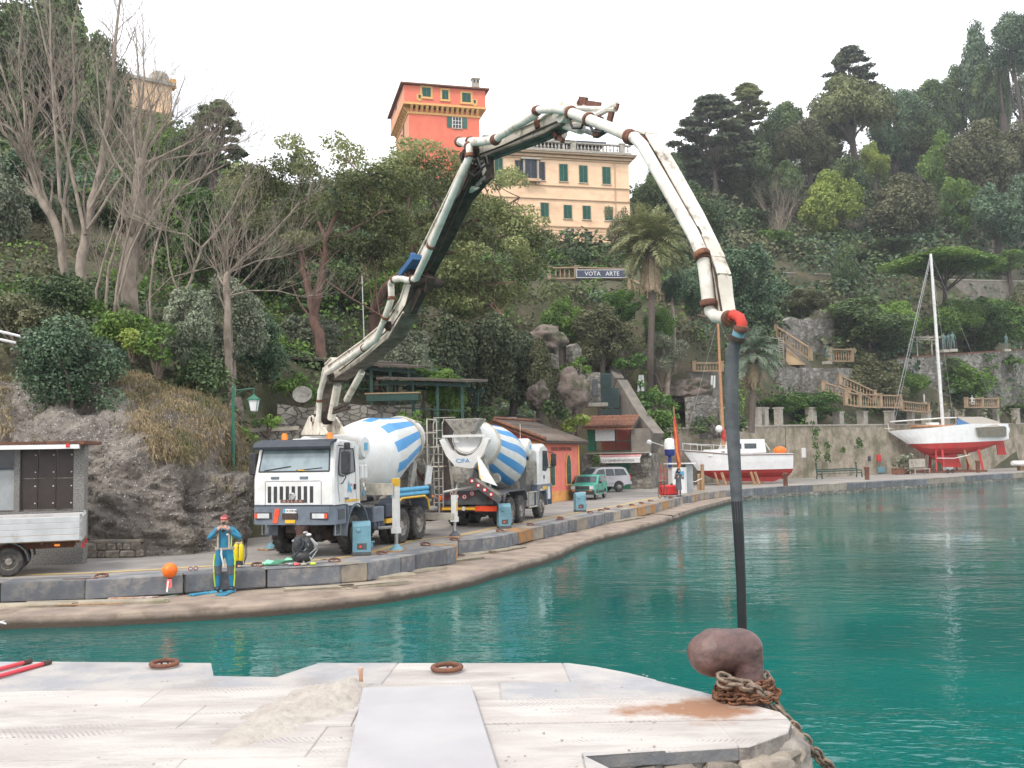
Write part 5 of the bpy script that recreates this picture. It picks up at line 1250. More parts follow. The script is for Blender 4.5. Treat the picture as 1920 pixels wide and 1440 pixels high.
small_hill()
# ---- vegetation
VR=random.Random(21)
def crown_puffs(shape,cx,cy,cz,rx,ry,rz,n,rg,s0=.28,s1=.45):
 """clumps filling a crown: ('round'|'cone'|'flat'|'column'|'umbrella'|'tier')"""
 out=[]
 for i in range(n):
  for _ in range(40):
   u=Vector((rg.uniform(-1,1),rg.uniform(-1,1),rg.uniform(-1,1)))
   if u.length>1:continue
   if shape=='umbrella' and u.z<-.25+.3*math.hypot(u.x,u.y):continue
   if shape=='cone':
    k=(1-(u.z+1)/2)*.95+.08
    if math.hypot(u.x,u.y)>1:continue
    u.x*=k;u.y*=k
   break
  if shape in('round','umbrella','flat','column')and rg.random()<.65:u=u.normalized()*rg.uniform(.55,1.12)
  if shape=='umbrella':u.z=abs(u.z)*.9-.15
  m=rg.uniform(s0,s1);zf=.55 if shape in('umbrella','flat')else(.22 if shape=='tier' else .8)
  if shape=='tier':
   lv=rg.randrange(6);u.z=-.8+lv*.32+rg.uniform(-.13,.13);k=1.05-abs(u.z+.25)*.75;a=rg.uniform(0,6.28);q=rg.uniform(.2,1)**.7;u.x=math.cos(a)*q*k;u.y=math.sin(a)*q*k
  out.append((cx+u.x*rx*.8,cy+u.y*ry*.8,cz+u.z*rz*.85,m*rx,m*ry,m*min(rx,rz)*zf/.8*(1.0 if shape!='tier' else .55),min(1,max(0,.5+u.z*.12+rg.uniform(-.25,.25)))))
 return out
ARCH={}
def archetype(shape,k,n=26,cnt=13000,s0=.28,s1=.45,inner=.5,droop=0):
 """a unit crown (half width 1, half height 1) of many small leaves, shared by several trees"""
 key=(shape,k)
 if key in ARCH:return ARCH[key]
 rg=random.Random(hash_(shape)+k*17);P=crown_puffs(shape,0,0,0,1,1,1,n,rg,s0,s1)
 sz=.070 if shape!='tier' else .066;A=np.array([p[:6]for p in P]);area=(A[:,3]*A[:,4]+A[:,3]*A[:,5]+A[:,4]*A[:,5]).sum()
 v,f,t=leaves(P,cnt*sz*sz/area,sz,.72,.45,inner,.5,hash_(shape)+k,droop,.6)
 ARCH[key]=(P,v,f,t,{});return ARCH[key]
def hash_(s):return sum(ord(c)*(i+3)for i,c in enumerate(s))
def tree(px,Y,pyb,pyt,wpx,shape,leaf,label,name='tree',bark='dark_bark',n=26,dens=2.2,size=None,trunk=.0,split=.45,aspect=.5,lean=0,inner=.5,cat='tree',up=.35,s0=.28,s1=.45,droop=0,crown_bottom=None,tw=.5,wild=.55):
 rg=random.Random(int(px*13+Y*7));s=Y/FPX
 c=at(px,pyb,Y);base=T1(c[0],c[1]);root=(c[0],c[1],base-.3)
 topz=at(px,pyt,Y)[2]-root[2];W=wpx*s/2
 cb=crown_bottom if crown_bottom is not None else pyb
 bot=max(.1,at(px,cb,Y)[2]-root[2]);cz=(topz+bot)/2;rz=(topz-bot)/2;lx=lean*s
 r=empty(name,root,0,label,cat);nk={'round':6,'cone':3,'tier':3,'umbrella':2,'column':1}.get(shape,2);k=(int(px)*7+int(Y))%nk
 if dens<1.2:shape2,cnt,nn='round',6500,20;k+=20
 else:shape2,cnt,nn=shape,{'round':19000,'cone':22000,'tier':19000,'umbrella':22000,'column':11000}.get(shape,19000),{'round':34,'cone':52,'tier':80,'umbrella':44,'column':24}.get(shape,30)
 PP,v,f,t,md=archetype(shape2,k,nn,cnt,*((.20,.36)if shape=='round' else(.2,.32)if shape=='cone' else(.14,.24)if shape=='tier' else(.26,.42)),inner=.5 if shape!='tier' else .3,droop=.3 if shape=='cone' else 0)
 ang=rg.uniform(0,6.28)
 if 'me' not in md:
  o=np_mesh('crown',v,f,leaf,r,tint=t);md['me']=o.data
 else:
  o=bpy.data.objects.new('crown',md['me']);COL.objects.link(o);o.parent=r
 o.location=(lx,0,cz);o.rotation_euler=(0,0,ang);o.scale=(W,W*rg.uniform(.85,1.1),rz)
 o.material_slots[0].link='OBJECT';o.material_slots[0].material=MATS[leaf]
 ca,sa=math.cos(ang),math.sin(ang);P=[((p[0]*ca-p[1]*sa)*W+lx,(p[0]*sa+p[1]*ca)*W,p[2]*rz+cz,p[3])for p in PP]
 m=MB();tr=max(.07,trunk or topz*.028)
 split_z=bot+(cz-bot)*split if bot>.3 else topz*.35
 pts,rs=limb((0,0,-.8),(lx*.5,0,split_z),tr*1.25,tr*.8,.05,6,rg);m.tube(pts,rs,8)
 tgt=sorted(P,key=lambda p:-p[3])[:max(6,len(P)//3)]
 for p in tgt:
  a=Vector((lx*.5,0,split_z-rg.uniform(0,.15)*split_z));b=Vector(p[:3]);pts,rs=limb(a,b,tr*.45,tr*.1,.12,4,rg);m.tube(pts,rs,4,cap=False)
 m.build('trunk',bark,r,smooth=60)
 return r
def bushes(specs):
 for(px,py,Y,w,h,leaf,label)in specs:
  s=Y/FPX;c=at(px,py,Y);rg=random.Random(int(px*3+py));W=w*s/2;H=h*s
  r=empty('shrub',c,0,label,'shrub');n=max(8,int(w/9));P=[]
  if w<=18:
   P=[(rg.uniform(-.4,.4)*W,-.05,rg.uniform(0,1)*H,W*.7,.12,W*rg.uniform(.6,1),rg.uniform(.2,.8))for _ in range(4+int(h/6))];v,f,t=leaves(P,5,.2,.7,.2,.3,.5,int(px),.6);np_mesh('foliage',v,f,leaf,r,tint=t);continue
  for i in range(n):
   a=rg.uniform(0,6.28);q=rg.uniform(0,1)**.5;m_=rg.uniform(.28,.46)*min(W,H/1.3)
   P.append((math.cos(a)*q*(W-m_*.6),math.sin(a)*q*W*.5,rg.uniform(.12,.95-.25*q)*(H-m_*.5),m_,m_,m_*.8,rg.uniform(.2,.8)))
  v,f,t=leaves(P,6.0,max(.075,Y*.0034),.7,.4,.5,.5,int(px),0);np_mesh('foliage',v,f,leaf,r,tint=t)
  m=MB()
  for p in P[:8]:pts,rs=limb((rg.uniform(-.1,.1)*W,0,-.4),p[:3],.05+.01*H,.012,.15,4,rg);m.tube(pts,rs,5,cap=False)
  m.build('stem','hedge_bark',r)
tree(100,78,330,-60,270,'cone','leaf_dark','big dark conifer rising out of the picture behind the bare trees','conifer_tree',n=60,crown_bottom=300,s0=.2,s1=.34)
tree(10,74,380,10,200,'round','leaf_dark','dark evergreen at the left picture edge behind the bare branches',n=40,crown_bottom=300)
tree(188,74,330,60,130,'round','leaf_dark','dark shaggy evergreen just left of the pale hillside house',n=30,crown_bottom=320)
tree(396,64,400,160,150,'tier','leaf_dark','ragged dark conifer with layered boughs against the white sky','conifer_tree',n=44,crown_bottom=335,s0=.22,s1=.36,lean=12)
tree(358,66,400,235,90,'round','leaf_dark','dark bush like tree left of the ragged conifer',n=22,crown_bottom=380)
tree(300,70,380,215,130,'round','leaf_green','ivy green tree below the pale hillside house',n=26,crown_bottom=400)
tree(60,55,470,285,190,'round','leaf_blue','grey green leafy tree behind the leaning bare trunk',n=30,crown_bottom=520)
tree(-20,50,520,260,160,'round','leaf_olive','olive coloured tree cut by the left picture edge',n=26,crown_bottom=520)
tree(355,56,560,330,190,'round','ivy','tall ivy smothered tree behind the slanting bare trunks',n=36,crown_bottom=570)
tree(240,58,560,330,130,'round','leaf_dark','dark ivy mass between the two pale trunks',n=26,crown_bottom=570)
tree(455,60,560,370,110,'round','leaf_brown','brownish green tree left of the stone pines',n=22,crown_bottom=560)
tree(430,40,700,520,150,'round','leaf_olive','silvery olive shrub tree above the lamp post','olive_tree',n=30,crown_bottom=680,bark='grey_bark',dens=1.7)
tree(350,36,720,545,120,'round','leaf_olive','thin silvery shrub leaning over the grassy rock','olive_tree',n=24,crown_bottom=700,bark='grey_bark',dens=1.4)
tree(480,43,740,590,120,'round','leaf_blue','dense blue green bush tree right of the green lantern',n=26,crown_bottom=740)
def stone_pine(px,Y,pyb,fork,limbs,puffs,label,seed,tr=.28):
 """limbs: list of px paths [(px,py),...]; puffs: (px,py,rx px,rz px,dy metres)"""
 rg=random.Random(seed);s=Y/FPX;c=at(px,pyb,Y);o=V(c);r=empty('stone_pine',o,0,label,'tree')
 P=[]
 for(x,y,rx,rz,dy)in puffs:
  q=V(at(x,y,Y+dy))-o;R_=rx*s;Z_=rz*s
  for k in range(7):
   u=Vector((rg.gauss(0,.62),rg.gauss(0,.6),rg.gauss(0,.45)));m_=rg.uniform(.4,.68)
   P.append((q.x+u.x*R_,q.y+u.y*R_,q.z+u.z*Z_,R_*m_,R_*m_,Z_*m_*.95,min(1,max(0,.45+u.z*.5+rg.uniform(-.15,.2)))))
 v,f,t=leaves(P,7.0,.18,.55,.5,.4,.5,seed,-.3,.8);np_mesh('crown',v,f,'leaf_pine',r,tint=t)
 m=MB()
 for path,r0,r1,dys in limbs:
  pts=[];n=len(path)
  for i,(x,y)in enumerate(path):pts.append(V(at(x,y,Y+dys*i/max(1,n-1)))-o)
  pp=[]
  for i in range(len(pts)-1):
   for k in range(4):pp.append(pts[i].lerp(pts[i+1],k/4)+Vector((rg.uniform(-1,1),rg.uniform(-1,1),rg.uniform(-1,1)))*r0*.18)
  pp.append(pts[-1]);m.tube(pp,[r0+(r1-r0)*i/(len(pp)-1)for i in range(len(pp))],8)
  for k in range(int(len(pp)*1.3)):
   i=rg.randrange(len(pp)//3,len(pp));near=sorted(P,key=lambda q:(Vector(q[:3])-pp[i]).length)[:10];q=rg.choice(near)
   if(Vector(q[:3])-pp[i]).length<4.5:a,b=limb(pp[i],q[:3],max(.03,r0*.22),.014,.2,5,rg);m.tube(a,b,4,cap=False)
 m.build('trunk','pine_bark',r,smooth=60)
 return r
stone_pine(600,50,708,None,
 [([(603,720),(600,640),(588,590)],.30,.26,0),([(588,590),(572,520),(562,470),(540,400)],.20,.07,1),([(590,592),(603,520),(612,450),(640,380),(668,320)],.22,.07,-.5),([(612,450),(590,400),(560,350)],.12,.04,1),([(603,520),(660,560),(730,600)],.06,.02,0),([(612,455),(680,420),(720,395)],.11,.04,-1)],
 [(500,350,55,38,1),(560,315,60,34,0),(620,330,60,40,-1),(680,330,60,40,0),(730,330,55,44,1),(520,410,60,36,0),(590,400,60,34,2),(660,400,60,34,-1),(720,400,55,40,1),(475,380,30,26,1),(640,460,70,30,1),(560,465,60,26,1.5),(700,460,55,30,2),(545,285,22,18,0),(490,320,26,16,0),(745,440,40,50,2)],
 'left hand stone pine with a forked reddish trunk and wide crown',5)
stone_pine(715,56,745,None,
 [([(712,760),(704,660),(700,590)],.36,.30,0),([(700,590),(720,540),(780,490),(850,430),(890,370),(905,320)],.28,.08,-2),([(850,430),(820,390),(800,340)],.16,.05,1),([(780,490),(760,430),(770,360)],.15,.05,0),([(850,430),(930,400),(975,370)],.16,.05,-1),([(800,478),(880,470),(950,440)],.13,.04,-2),([(800,540),(870,530),(940,590)],.06,.02,-3),([(860,530),(920,530),(970,530)],.06,.03,-3)],
 [(765,318,50,30,1),(815,312,50,26,0),(860,325,55,36,-1),(893,362,50,36,-1),(950,425,45,32,-1),(760,360,50,36,1),(830,370,60,36,0),(890,400,60,34,-2),(975,440,45,32,-2),(790,420,60,36,2),(860,450,60,30,0),(930,490,60,34,-2),(870,520,70,34,-2),(960,550,55,34,-2),(800,500,60,30,1),(900,580,60,30,-1),(740,480,50,34,2),(1000,430,20,22,-1),(830,570,50,26,0),(990,500,32,30,0)],
 'great spreading stone pine between the boom and the cream villa',6,.36)
tree(520,62,620,470,110,'round','leaf_dark','dark green tree in the shade under the left pine',n=22,crown_bottom=620)
tree(640,64,610,478,120,'round','leaf_dark','black green bush tree behind the forked pine trunk',n=24,crown_bottom=600)
tree(740,66,620,500,120,'round','leaf_green','mid green tree behind the boom under the pines',n=22,crown_bottom=620)
tree(575,56,680,590,130,'round','leaf_olive','grey olive bushes left of the boom behind the pergola','olive_tree',n=22,crown_bottom=680)
tree(770,52,720,610,110,'round','leaf_olive','grey olive tree right of the boom knee','olive_tree',n=22,crown_bottom=720)
for px,Y,b,t,w,lf,lab in[(850,66,780,560,150,'leaf_cedar','dark feathery conifer below the great pine, left one'),(905,67,780,590,150,'leaf_cedar','dark feathery conifer below the great pine, middle one'),(965,68,780,620,130,'leaf_cedar','shaggy conifer left of the grey crag'),(1015,67,785,640,100,'leaf_brown','brownish shaggy conifer behind the orange building')]:
 tree(px,Y,b,t,w,'cone' if px in(850,1015)else 'round',lf,lab,'conifer_tree',n=44,crown_bottom=b-15,s0=.24,s1=.36,droop=.4)
tree(835,45,800,690,90,'round','leaf_green','bright drooping leafy tree at the end of the right pergola',n=24,crown_bottom=790,aspect=.35,droop=.8)
tree(795,50,760,690,90,'round','ivy','green creeper heap over the pergola roof',n=18,crown_bottom=720)
tree(1215,128,440,330,70,'round','leaf_dark','dark tree touching the right corner of the villa',n=22,crown_bottom=430)
tree(1255,132,450,290,90,'round','leaf_dark','dark evergreen behind the falling boom pipe',n=26,crown_bottom=440)
tree(1320,125,470,350,120,'round','leaf_dark','dark round evergreen right of the falling boom',n=28,crown_bottom=470)
tree(1160,108,475,385,60,'round','leaf_brown','thin brownish tree before the villa lower windows',n=14,crown_bottom=470,dens=1.0)
tree(1395,100,600,462,150,'round','leaf_blue','big blue green tree right of the boom elbow',n=36,crown_bottom=600,size=.34)
tree(1265,90,690,505,62,'round','leaf_blue','slim tree with a bare straight trunk right of the palm',n=16,crown_bottom=570,trunk=.16,split=.8,bark='grey_bark')
tree(1300,96,600,500,70,'round','leaf_blue','blue green tree left of the lower boom pipe',n=18,crown_bottom=590)
tree(1130,82,690,575,120,'round','leaf_brown','dark olive brown conifer left of the tall palm',n=34,crown_bottom=690)
tree(1060,84,650,555,90,'round','leaf_green','fresh green tree under the banner balustrade',n=22,crown_bottom=650)
tree(1165,86,600,540,80,'round','ivy','ivy bank between the banner and the palm',n=16,crown_bottom=610)
tree(1235,88,660,575,60,'round','ivy','ivy green tree right of the palm trunk',n=16,crown_bottom=660)
tree(1255,86,740,620,90,'round','leaf_olive','grey twiggy tree right of the palm trunk foot',n=18,crown_bottom=700,dens=.9,bark='grey_bark')
tree(1168,92,700,660,40,'round','leaf_lime','small yellow green tree at the top of the ramp',n=12,crown_bottom=705)
def cedar(px,Y,b,t,w,label,n=70,leaf='leaf_cedar',cb=None,lean=0,trunk=.45):
 return tree(px,Y,b,t,w,'tier',leaf,label,'cedar_tree',n=n,crown_bottom=cb or b-60,trunk=trunk,split=.35,bark='dark_bark',s0=.14,s1=.24,inner=.3,lean=lean,up=.8,dens=2.0)
cedar(1340,168,395,166,215,'broad flat topped cedar with bare lower boughs right of the boom',n=95,cb=345)
tree(1375,176,390,230,130,'round','leaf_dark','dark tree filling in behind the broad cedar')
tree(1290,172,400,275,90,'round','leaf_cedar','greyish tree under the left boughs of the broad cedar')
tree(1440,184,360,225,80,'round','leaf_dark','dark tree between the broad cedar and the skyline oak')
cedar(1405,178,330,150,110,'small wind swept pine behind the broad cedar',n=34,cb=240,leaf='leaf_pine')
cedar(1612,196,300,78,150,'ragged tall cedar on the skyline centre right',n=60,cb=200,lean=-10)
for a in[(1475,185,330,190,90,'round','leaf_dark','dark skyline tree right of the broad cedar'),(1520,176,350,222,110,'round','leaf_brown','round brown green oak below the skyline'),(1600,184,320,132,150,'umbrella','leaf_pine','pale green pine below the ragged cedar'),(1560,190,320,180,100,'round','leaf_pine','mid green pine left of the ragged cedar'),(1680,192,320,170,110,'round','leaf_blue','dark blue green tree right of the ragged cedar'),
   (1750,198,310,150,110,'round','leaf_dark','dark rounded skyline tree before the tall cypress'),(1725,190,330,210,110,'round','leaf_dark','dark tree in the fold of the right hill'),(1640,178,345,270,64,'round','leaf_lime','pale lime feathery tree in the middle of the right slope'),(1420,172,400,300,120,'round','leaf_dark','dark green tree under the broad cedar'),(1480,168,400,300,80,'round','leaf_dark','dark tree left of the pale twiggy tree'),
   (1560,160,480,318,122,'round','leaf_lime','large yellow green tree in the middle of the right slope'),(1590,170,400,300,90,'round','leaf_dark','dark tree behind the large yellow green one'),(1700,158,480,325,140,'round','leaf_brown','big round grey brown evergreen on the right slope'),(1780,176,400,250,100,'round','leaf_green','mid green tree above the round grey brown one'),(1850,170,400,225,130,'round','leaf_brown','brown tinted spreading tree with a pale forked trunk'),
   (1905,180,360,230,90,'round','leaf_brown','brown tree at the right picture edge'),(1800,165,470,330,80,'round','leaf_green','leafy green tree right of the round grey brown one'),(1870,158,480,350,120,'round','leaf_blue','grey green olive like tree at the right'),(1930,160,480,330,90,'round','leaf_blue','grey tree cut by the right picture edge'),(1455,150,520,430,90,'round','leaf_green','green bush tree right of the falling boom'),(1410,156,500,400,110,'round','leaf_dark','dark tree behind the twiggy bare shrub'),
   (1590,136,575,448,74,'cone','leaf_dark','dark upright evergreen before the beige garden wall'),(1650,150,510,455,150,'round','leaf_dark','clipped dark hedge above the beige garden wall'),(1500,150,510,470,100,'round','ivy','low green shrubs above the beige wall'),(1890,150,520,470,90,'round','leaf_green','bright shrub mass right of the flat topped tree')]:
 px,Y,b,t,w,sh,lf,lab=a
 tree(px,Y,b,t,w,sh,lf,lab,n=28,crown_bottom=b-8 if b-t<120 else b-25,bark='grey_bark' if 'forked' in lab else 'dark_bark')
tree(1838,205,260,42,96,'cone','leaf_blue','tall dark conical cypress on the right skyline','cypress_tree',n=60,crown_bottom=245,s0=.22,s1=.34)
tree(1800,208,260,120,90,'round','leaf_dark','dark shoulder of trees left of the conical cypress',n=24,crown_bottom=250)
tree(1884,196,260,90,32,'column','leaf_dark','narrow ivy clad column tree beside the tall cypress','cypress_tree',n=24,crown_bottom=250,s0=.4,s1=.6)
tree(1905,192,260,26,116,'round','leaf_blue','tall broad pine at the top right corner','stone_pine',n=40,crown_bottom=140,trunk=.35,split=.5)
tree(1860,200,270,120,90,'round','leaf_dark','dark trees between the conical cypress and the corner pine')
tree(1700,200,330,215,100,'round','leaf_blue','hazy dark tree low on the right skyline dip')
tree(1548,196,320,215,90,'round','leaf_dark','dark tree left of the pale green pine')
tree(1920,200,260,110,70,'round','leaf_olive','thin grey tree under the corner pine',n=18,crown_bottom=240,dens=1.0)
tree(1775,128,560,464,205,'umbrella','leaf_green','low wide flat topped tree with a forked trunk','flat_topped_tree',n=54,crown_bottom=532,trunk=.3,split=.25,up=.7)
for a in[(1630,116,660,560,150,'round','leaf_dark','dark shrub tree left of the yacht forestay'),(1600,120,640,560,90,'round','leaf_green','light tipped green tree above the bronze statue'),(1680,122,660,566,90,'round','leaf_green','green leafy tree crossing the yacht forestay'),(1790,128,640,560,100,'round','leaf_green','green tree above the row of statues'),(1860,134,660,560,130,'round','ivy','wide green tree above the lone statue'),(1935,136,660,530,90,'round','leaf_brown','brownish tree at the right edge above the lone statue'),(1500,118,600,540,90,'round','leaf_brown','brown green scrub above the upper stair'),(1420,112,640,560,70,'round','leaf_blue','blue green tree above the lower palm'),
   (1645,113,770,668,130,'round','leaf_brown','reddish tipped rounded shrub tree behind the yacht bow'),(1700,117,770,690,90,'round','leaf_green','green shrub tree left of the yacht mast'),(1800,125,770,680,120,'round','leaf_green','green rounded shrub tree right of the yacht mast'),(1520,101,795,735,130,'round','ivy','creeper hedge on the wall right of the hose'),(1450,97,800,745,80,'round','ivy','climbing green mass on the wall beside the hose'),(1900,133,800,760,90,'round','leaf_green','green bush hanging over the wall at the right edge'),(1310,88,790,735,70,'round','leaf_dark','dark shrubs left of the small boat mast')]:
 px,Y,b,t,w,sh,lf,lab=a;w*=1.12
 tree(px,Y,b,t,w,sh,lf,lab,'shrub_tree',n=26,crown_bottom=b-4,cat='shrub')
def palm(px,Y,pyb,pyc,rpx,label,leaf,skirt,seed,tr=.28,fronds=70,blue=False):
 rg=np.random.default_rng(seed);s=Y/FPX;c=at(px,pyb,Y);o=V(c);r=empty('palm_tree',o,0,label,'tree');top=V(at(px+2,pyc,Y))-o;H=top.z
 m=MB();rr=random.Random(seed)
 pts=[Vector((top.x*u+math.sin(u*3)*.1,0,H*u-.5))for u in np.linspace(0,1,14)];m.tube(pts,[tr*(1.15 if i==0 else 1)*(1+.07*(i%2))for i in range(14)],10);m.build('trunk','palm_bark',r,smooth=50)
 m=MB();m.ball((top.x,0,H-.1),tr*2.2,12,8,(1,1,1.3));m.build('crown_shaft','palm_bark',r)
 R_=rpx*s;V_=[];T_=[];V2=[];T2=[]
 stem=MB()
 for i in range(fronds):
  dead=i<skirt;az=rg.random()*6.283
  el=(-1.15+rg.random()*.25)if dead else(-.45+1.9*rg.random()**.75);L=R_*(1.05 if not dead else rg.uniform(.75,1.1))*rg.uniform(.85,1.1)
  d0=np.array([math.cos(az)*math.cos(el),math.sin(az)*math.cos(el),math.sin(el)]);p=np.array([top.x,0,H])+d0*tr*.8;K=16;d=d0.copy();sp=[]
  for k in range(K):
   sp.append(p.copy());p=p+d*L/K;d=d+np.array([0,0,-1])*(.105 if not dead else .2);d/=np.linalg.norm(d)
  sp=np.array(sp);tt=np.gradient(sp,axis=0);tt/=np.linalg.norm(tt,axis=1)[:,None]
  side=np.cross(tt,[0,0,1.0]);side/=np.linalg.norm(side,axis=1)[:,None]+1e-9;upv=np.cross(side,tt)
  stem.tube([tuple(q)for q in sp[::3]],[.035,.03,.022,.018,.012,.008][:len(sp[::3])],4,cap=False)
  nl=34
  u=np.linspace(.12,.99,nl);ii=u*(K-1);i0=np.floor(ii).astype(int);i1=np.minimum(i0+1,K-1);fr=(ii-i0)[:,None]
  C=sp[i0]*(1-fr)+sp[i1]*fr;Tt=tt[i0];Sd=side[i0];Up=upv[i0];ll=L*.21*np.sin(np.pi*np.clip(u*.85+.12,0,1))[:,None]
  for sg in(-1,1):
   dd=Sd*sg*.8+Tt*.65+Up*(.25 if not dead else-.5)+rg.normal(size=(nl,3))*.16;dd/=np.linalg.norm(dd,axis=1)[:,None];w=Tt*ll*(.10 if not dead else .16)
   tip=C+dd*ll;tip[:,2]-=ll[:,0]*.28;midp=C+dd*ll*.5
   q=np.stack([C,midp+w,tip,midp-w],1).reshape(-1,3)
   (V2 if dead else V_).append(q);(T2 if dead else T_).append(np.clip(rg.random(nl)*.5+rg.random()*.5,0,1))
 v=np.concatenate(V_);np_mesh('fronds',v,np.arange(len(v)).reshape(-1,4),leaf,r,tint=np.concatenate(T_))
 if V2:v=np.concatenate(V2);np_mesh('dead_fronds',v,np.arange(len(v)).reshape(-1,4),'leaf_dead',r,tint=np.concatenate(T2))
 stem.build('frond_stems','leaf_dead' if not blue else 'grey_bark',r)
 return r
palm(1218,85,725,462,88,'tall date palm with a brown skirt of dead fronds before the villa','leaf_palm',60,3,fronds=165)
palm(1408,82,800,668,62,'shorter blue green palm with hanging fronds right of the hose','leaf_palm_blue',22,4,tr=.26,fronds=100,blue=True)
def bare_tree(px,Y,pyb,stems,label,seed,twig=5,tl=1.0,bark='grey_bark',name='bare_tree',depth=3,spread=.75):
 rg=random.Random(seed);o=V(at(px,pyb,Y));r=empty(name,o,0,label,'tree');m=MB();tw=MB();first=True
 def grow(p,d,L,rad,lev):
  k=4;pts=[p];q=p.copy();dd=d.copy()
  for i in range(k):
   dd=(dd+Vector((rg.uniform(-1,1),rg.uniform(-1,1),rg.uniform(-.5,1.0)))*.22).normalized();q=q+dd*(L/k);pts.append(q.copy())
  (m if rad>.03 else tw).tube(pts,[rad*(1-.6*i/k)for i in range(k+1)],5 if rad>.05 else 3,cap=False)
  if lev<=0:return
  for j in range(rg.randint(3,4)):
   i=rg.randint(1,k);a=(dd+Vector((rg.uniform(-1,1),rg.uniform(-1,1),rg.uniform(-.4,1)))*spread).normalized();grow(pts[i],a,L*rg.uniform(.5,.8),rad*.5,lev-1)
 for path,r0,r1,dy in stems:
  pts=[V(at(x,y,Y+dy*i/max(1,len(path)-1)))-o for i,(x,y)in enumerate(path)];pp=[]
  if abs(path[0][1]-pyb)<50:pts.insert(0,pts[0]+Vector((0,.6,-3.0)))
  for i in range(len(pts)-1):
   for k in range(3):pp.append(pts[i].lerp(pts[i+1],k/3)+Vector((rg.uniform(-1,1),rg.uniform(-1,1),0))*r0*.2)
  pp.append(pts[-1]);n=len(pp);q_=1 if r0>.28 else .62;rs=[q_*(r0+(r1-r0)*i/(n-1))for i in range(n)];m.tube(pp,rs,7)
  for k in range(int(twig*1.35)):
   i=rg.randint(n//3,n-1);d=(pp[min(i+1,n-1)]-pp[max(i-1,0)]).normalized()
   a=(d+Vector((rg.uniform(-1,1),rg.uniform(-1,1),rg.uniform(-.2,.8)))*spread).normalized();grow(pp[i],a,rg.uniform(1.0,2.1)*tl,max(.013,rs[i]*.36),depth-1)
 m.build('trunk',bark,r,smooth=60);tw.build('twigs',bark,r)
 return r
bare_tree(150,42,556,[([(152,570),(150,500),(160,440),(172,380),(190,300),(205,200),(215,90),(225,0)],.281,.05,1),([(160,440),(135,330),(118,250),(100,150),(62,-10)],.15,.04,0),([(140,440),(112,370),(105,250),(95,120),(92,-20)],.16,.04,-1),([(170,390),(200,330),(250,250),(300,180)],.12,.03,0),([(165,430),(230,330),(262,200),(255,60)],.12,.03,-1)],
   'tall bare grey tree with upright stems left of the pale house',3,15,1.25)
bare_tree(245,41,588,[([(243,600),(243,520),(250,440),(258,360),(268,300)],.40,.26,0),([(268,300),(290,260),(320,220),(345,150)],.13,.03,0),([(266,310),(310,290),(360,265),(398,235)],.12,.03,-1),([(262,340),(300,300),(370,290),(440,275)],.10,.03,0),([(268,300),(262,230),(270,140),(268,40)],.12,.03,0),([(255,400),(300,380),(360,360),(400,300)],.10,.03,1),([(258,360),(215,300),(190,240),(180,100)],.10,.03,0)],
   'thick pollarded pale trunk with fanning bare branches',4,13,1.15)
bare_tree(110,43,470,[([(118,480),(105,420),(75,365),(62,320),(50,262)],.27,.33,0),([(50,262),(45,190),(35,100),(45,0)],.12,.03,0),([(50,265),(10,235),(-30,230)],.10,.03,0),([(50,262),(75,200),(100,170),(140,120)],.10,.03,0),([(50,262),(20,180),(-10,90),(-5,0)],.09,.03,0),([(118,480),(120,400),(128,300),(140,190),(135,60),(150,-20)],.14,.04,1)],
   'leaning dark grey trunk with a crooked crown at the left edge',5,13,1.2)
bare_tree(215,40,575,[([(215,585),(222,520),(240,440),(262,350),(250,240)],.14,.04,0),([(198,560),(205,500),(228,420),(236,340)],.12,.04,0),([(222,560),(245,470),(290,380),(330,320),(400,250)],.11,.03,-1),([(180,545),(200,470),(225,400),(285,340)],.10,.03,0)],
   'cluster of thin pale stems between the two big bare trunks',6,8,1.0)
bare_tree(350,39,560,[([(345,575),(360,520),(378,465),(410,430),(435,390),(458,340)],.13,.03,0),([(340,570),(318,500),(310,430),(330,350)],.08,.02,0),([(378,465),(350,440),(300,430),(250,410)],.06,.02,0),([(280,560),(288,480),(310,400),(345,350),(420,310)],.10,.03,0),([(275,565),(320,520),(400,500),(470,470)],.05,.02,-1)],
   'slim bare trees bending right above the olive shrubs',7,10,1.0)
bare_tree(428,38,545,[([(425,585),(425,540),(428,510)],.22,.19,0),([(428,515),(460,480),(500,450),(545,400),(560,380)],.09,.03,0),([(428,515),(440,470),(450,430),(490,370)],.08,.02,0),([(428,555),(470,545),(520,545),(560,555)],.07,.02,0),([(428,512),(480,490),(530,480),(560,470)],.07,.02,0),([(425,560),(455,530),(500,480),(555,440)],.06,.02,0),([(428,512),(410,460),(400,420)],.06,.02,0)],
   'stubby pollarded tree with whip like branches reaching over the lamp',8,8,.95)
bare_tree(1455,152,470,[([(1462,475),(1460,430),(1455,395)],.22,.08,0),([(1462,455),(1440,410),(1425,380)],.14,.05,0),([(1462,455),(1478,410),(1490,375)],.14,.05,0),([(1460,440),(1470,400),(1468,365)],.12,.04,0)],
   'pale twiggy leafless tree left of the large yellow green one',9,16,1.7,depth=3,spread=.6)
bare_tree(1245,84,760,[([(1262,770),(1240,730),(1232,705),(1215,690)],.14,.05,0),([(1240,730),(1262,700),(1275,680)],.10,.04,0)],'bare twisted reddish tree on the brown bank right of the palm foot',10,10,1.0,bark='hedge_bark')
bare_tree(835,57,560,[([(700,640),(760,600),(830,590),(900,610)],.05,.02,-5),([(730,560),(800,530),(880,535),(960,530)],.06,.02,-5)],'long dead pine boughs hanging below the great pine',11,6,.9,bark='pine_bark')
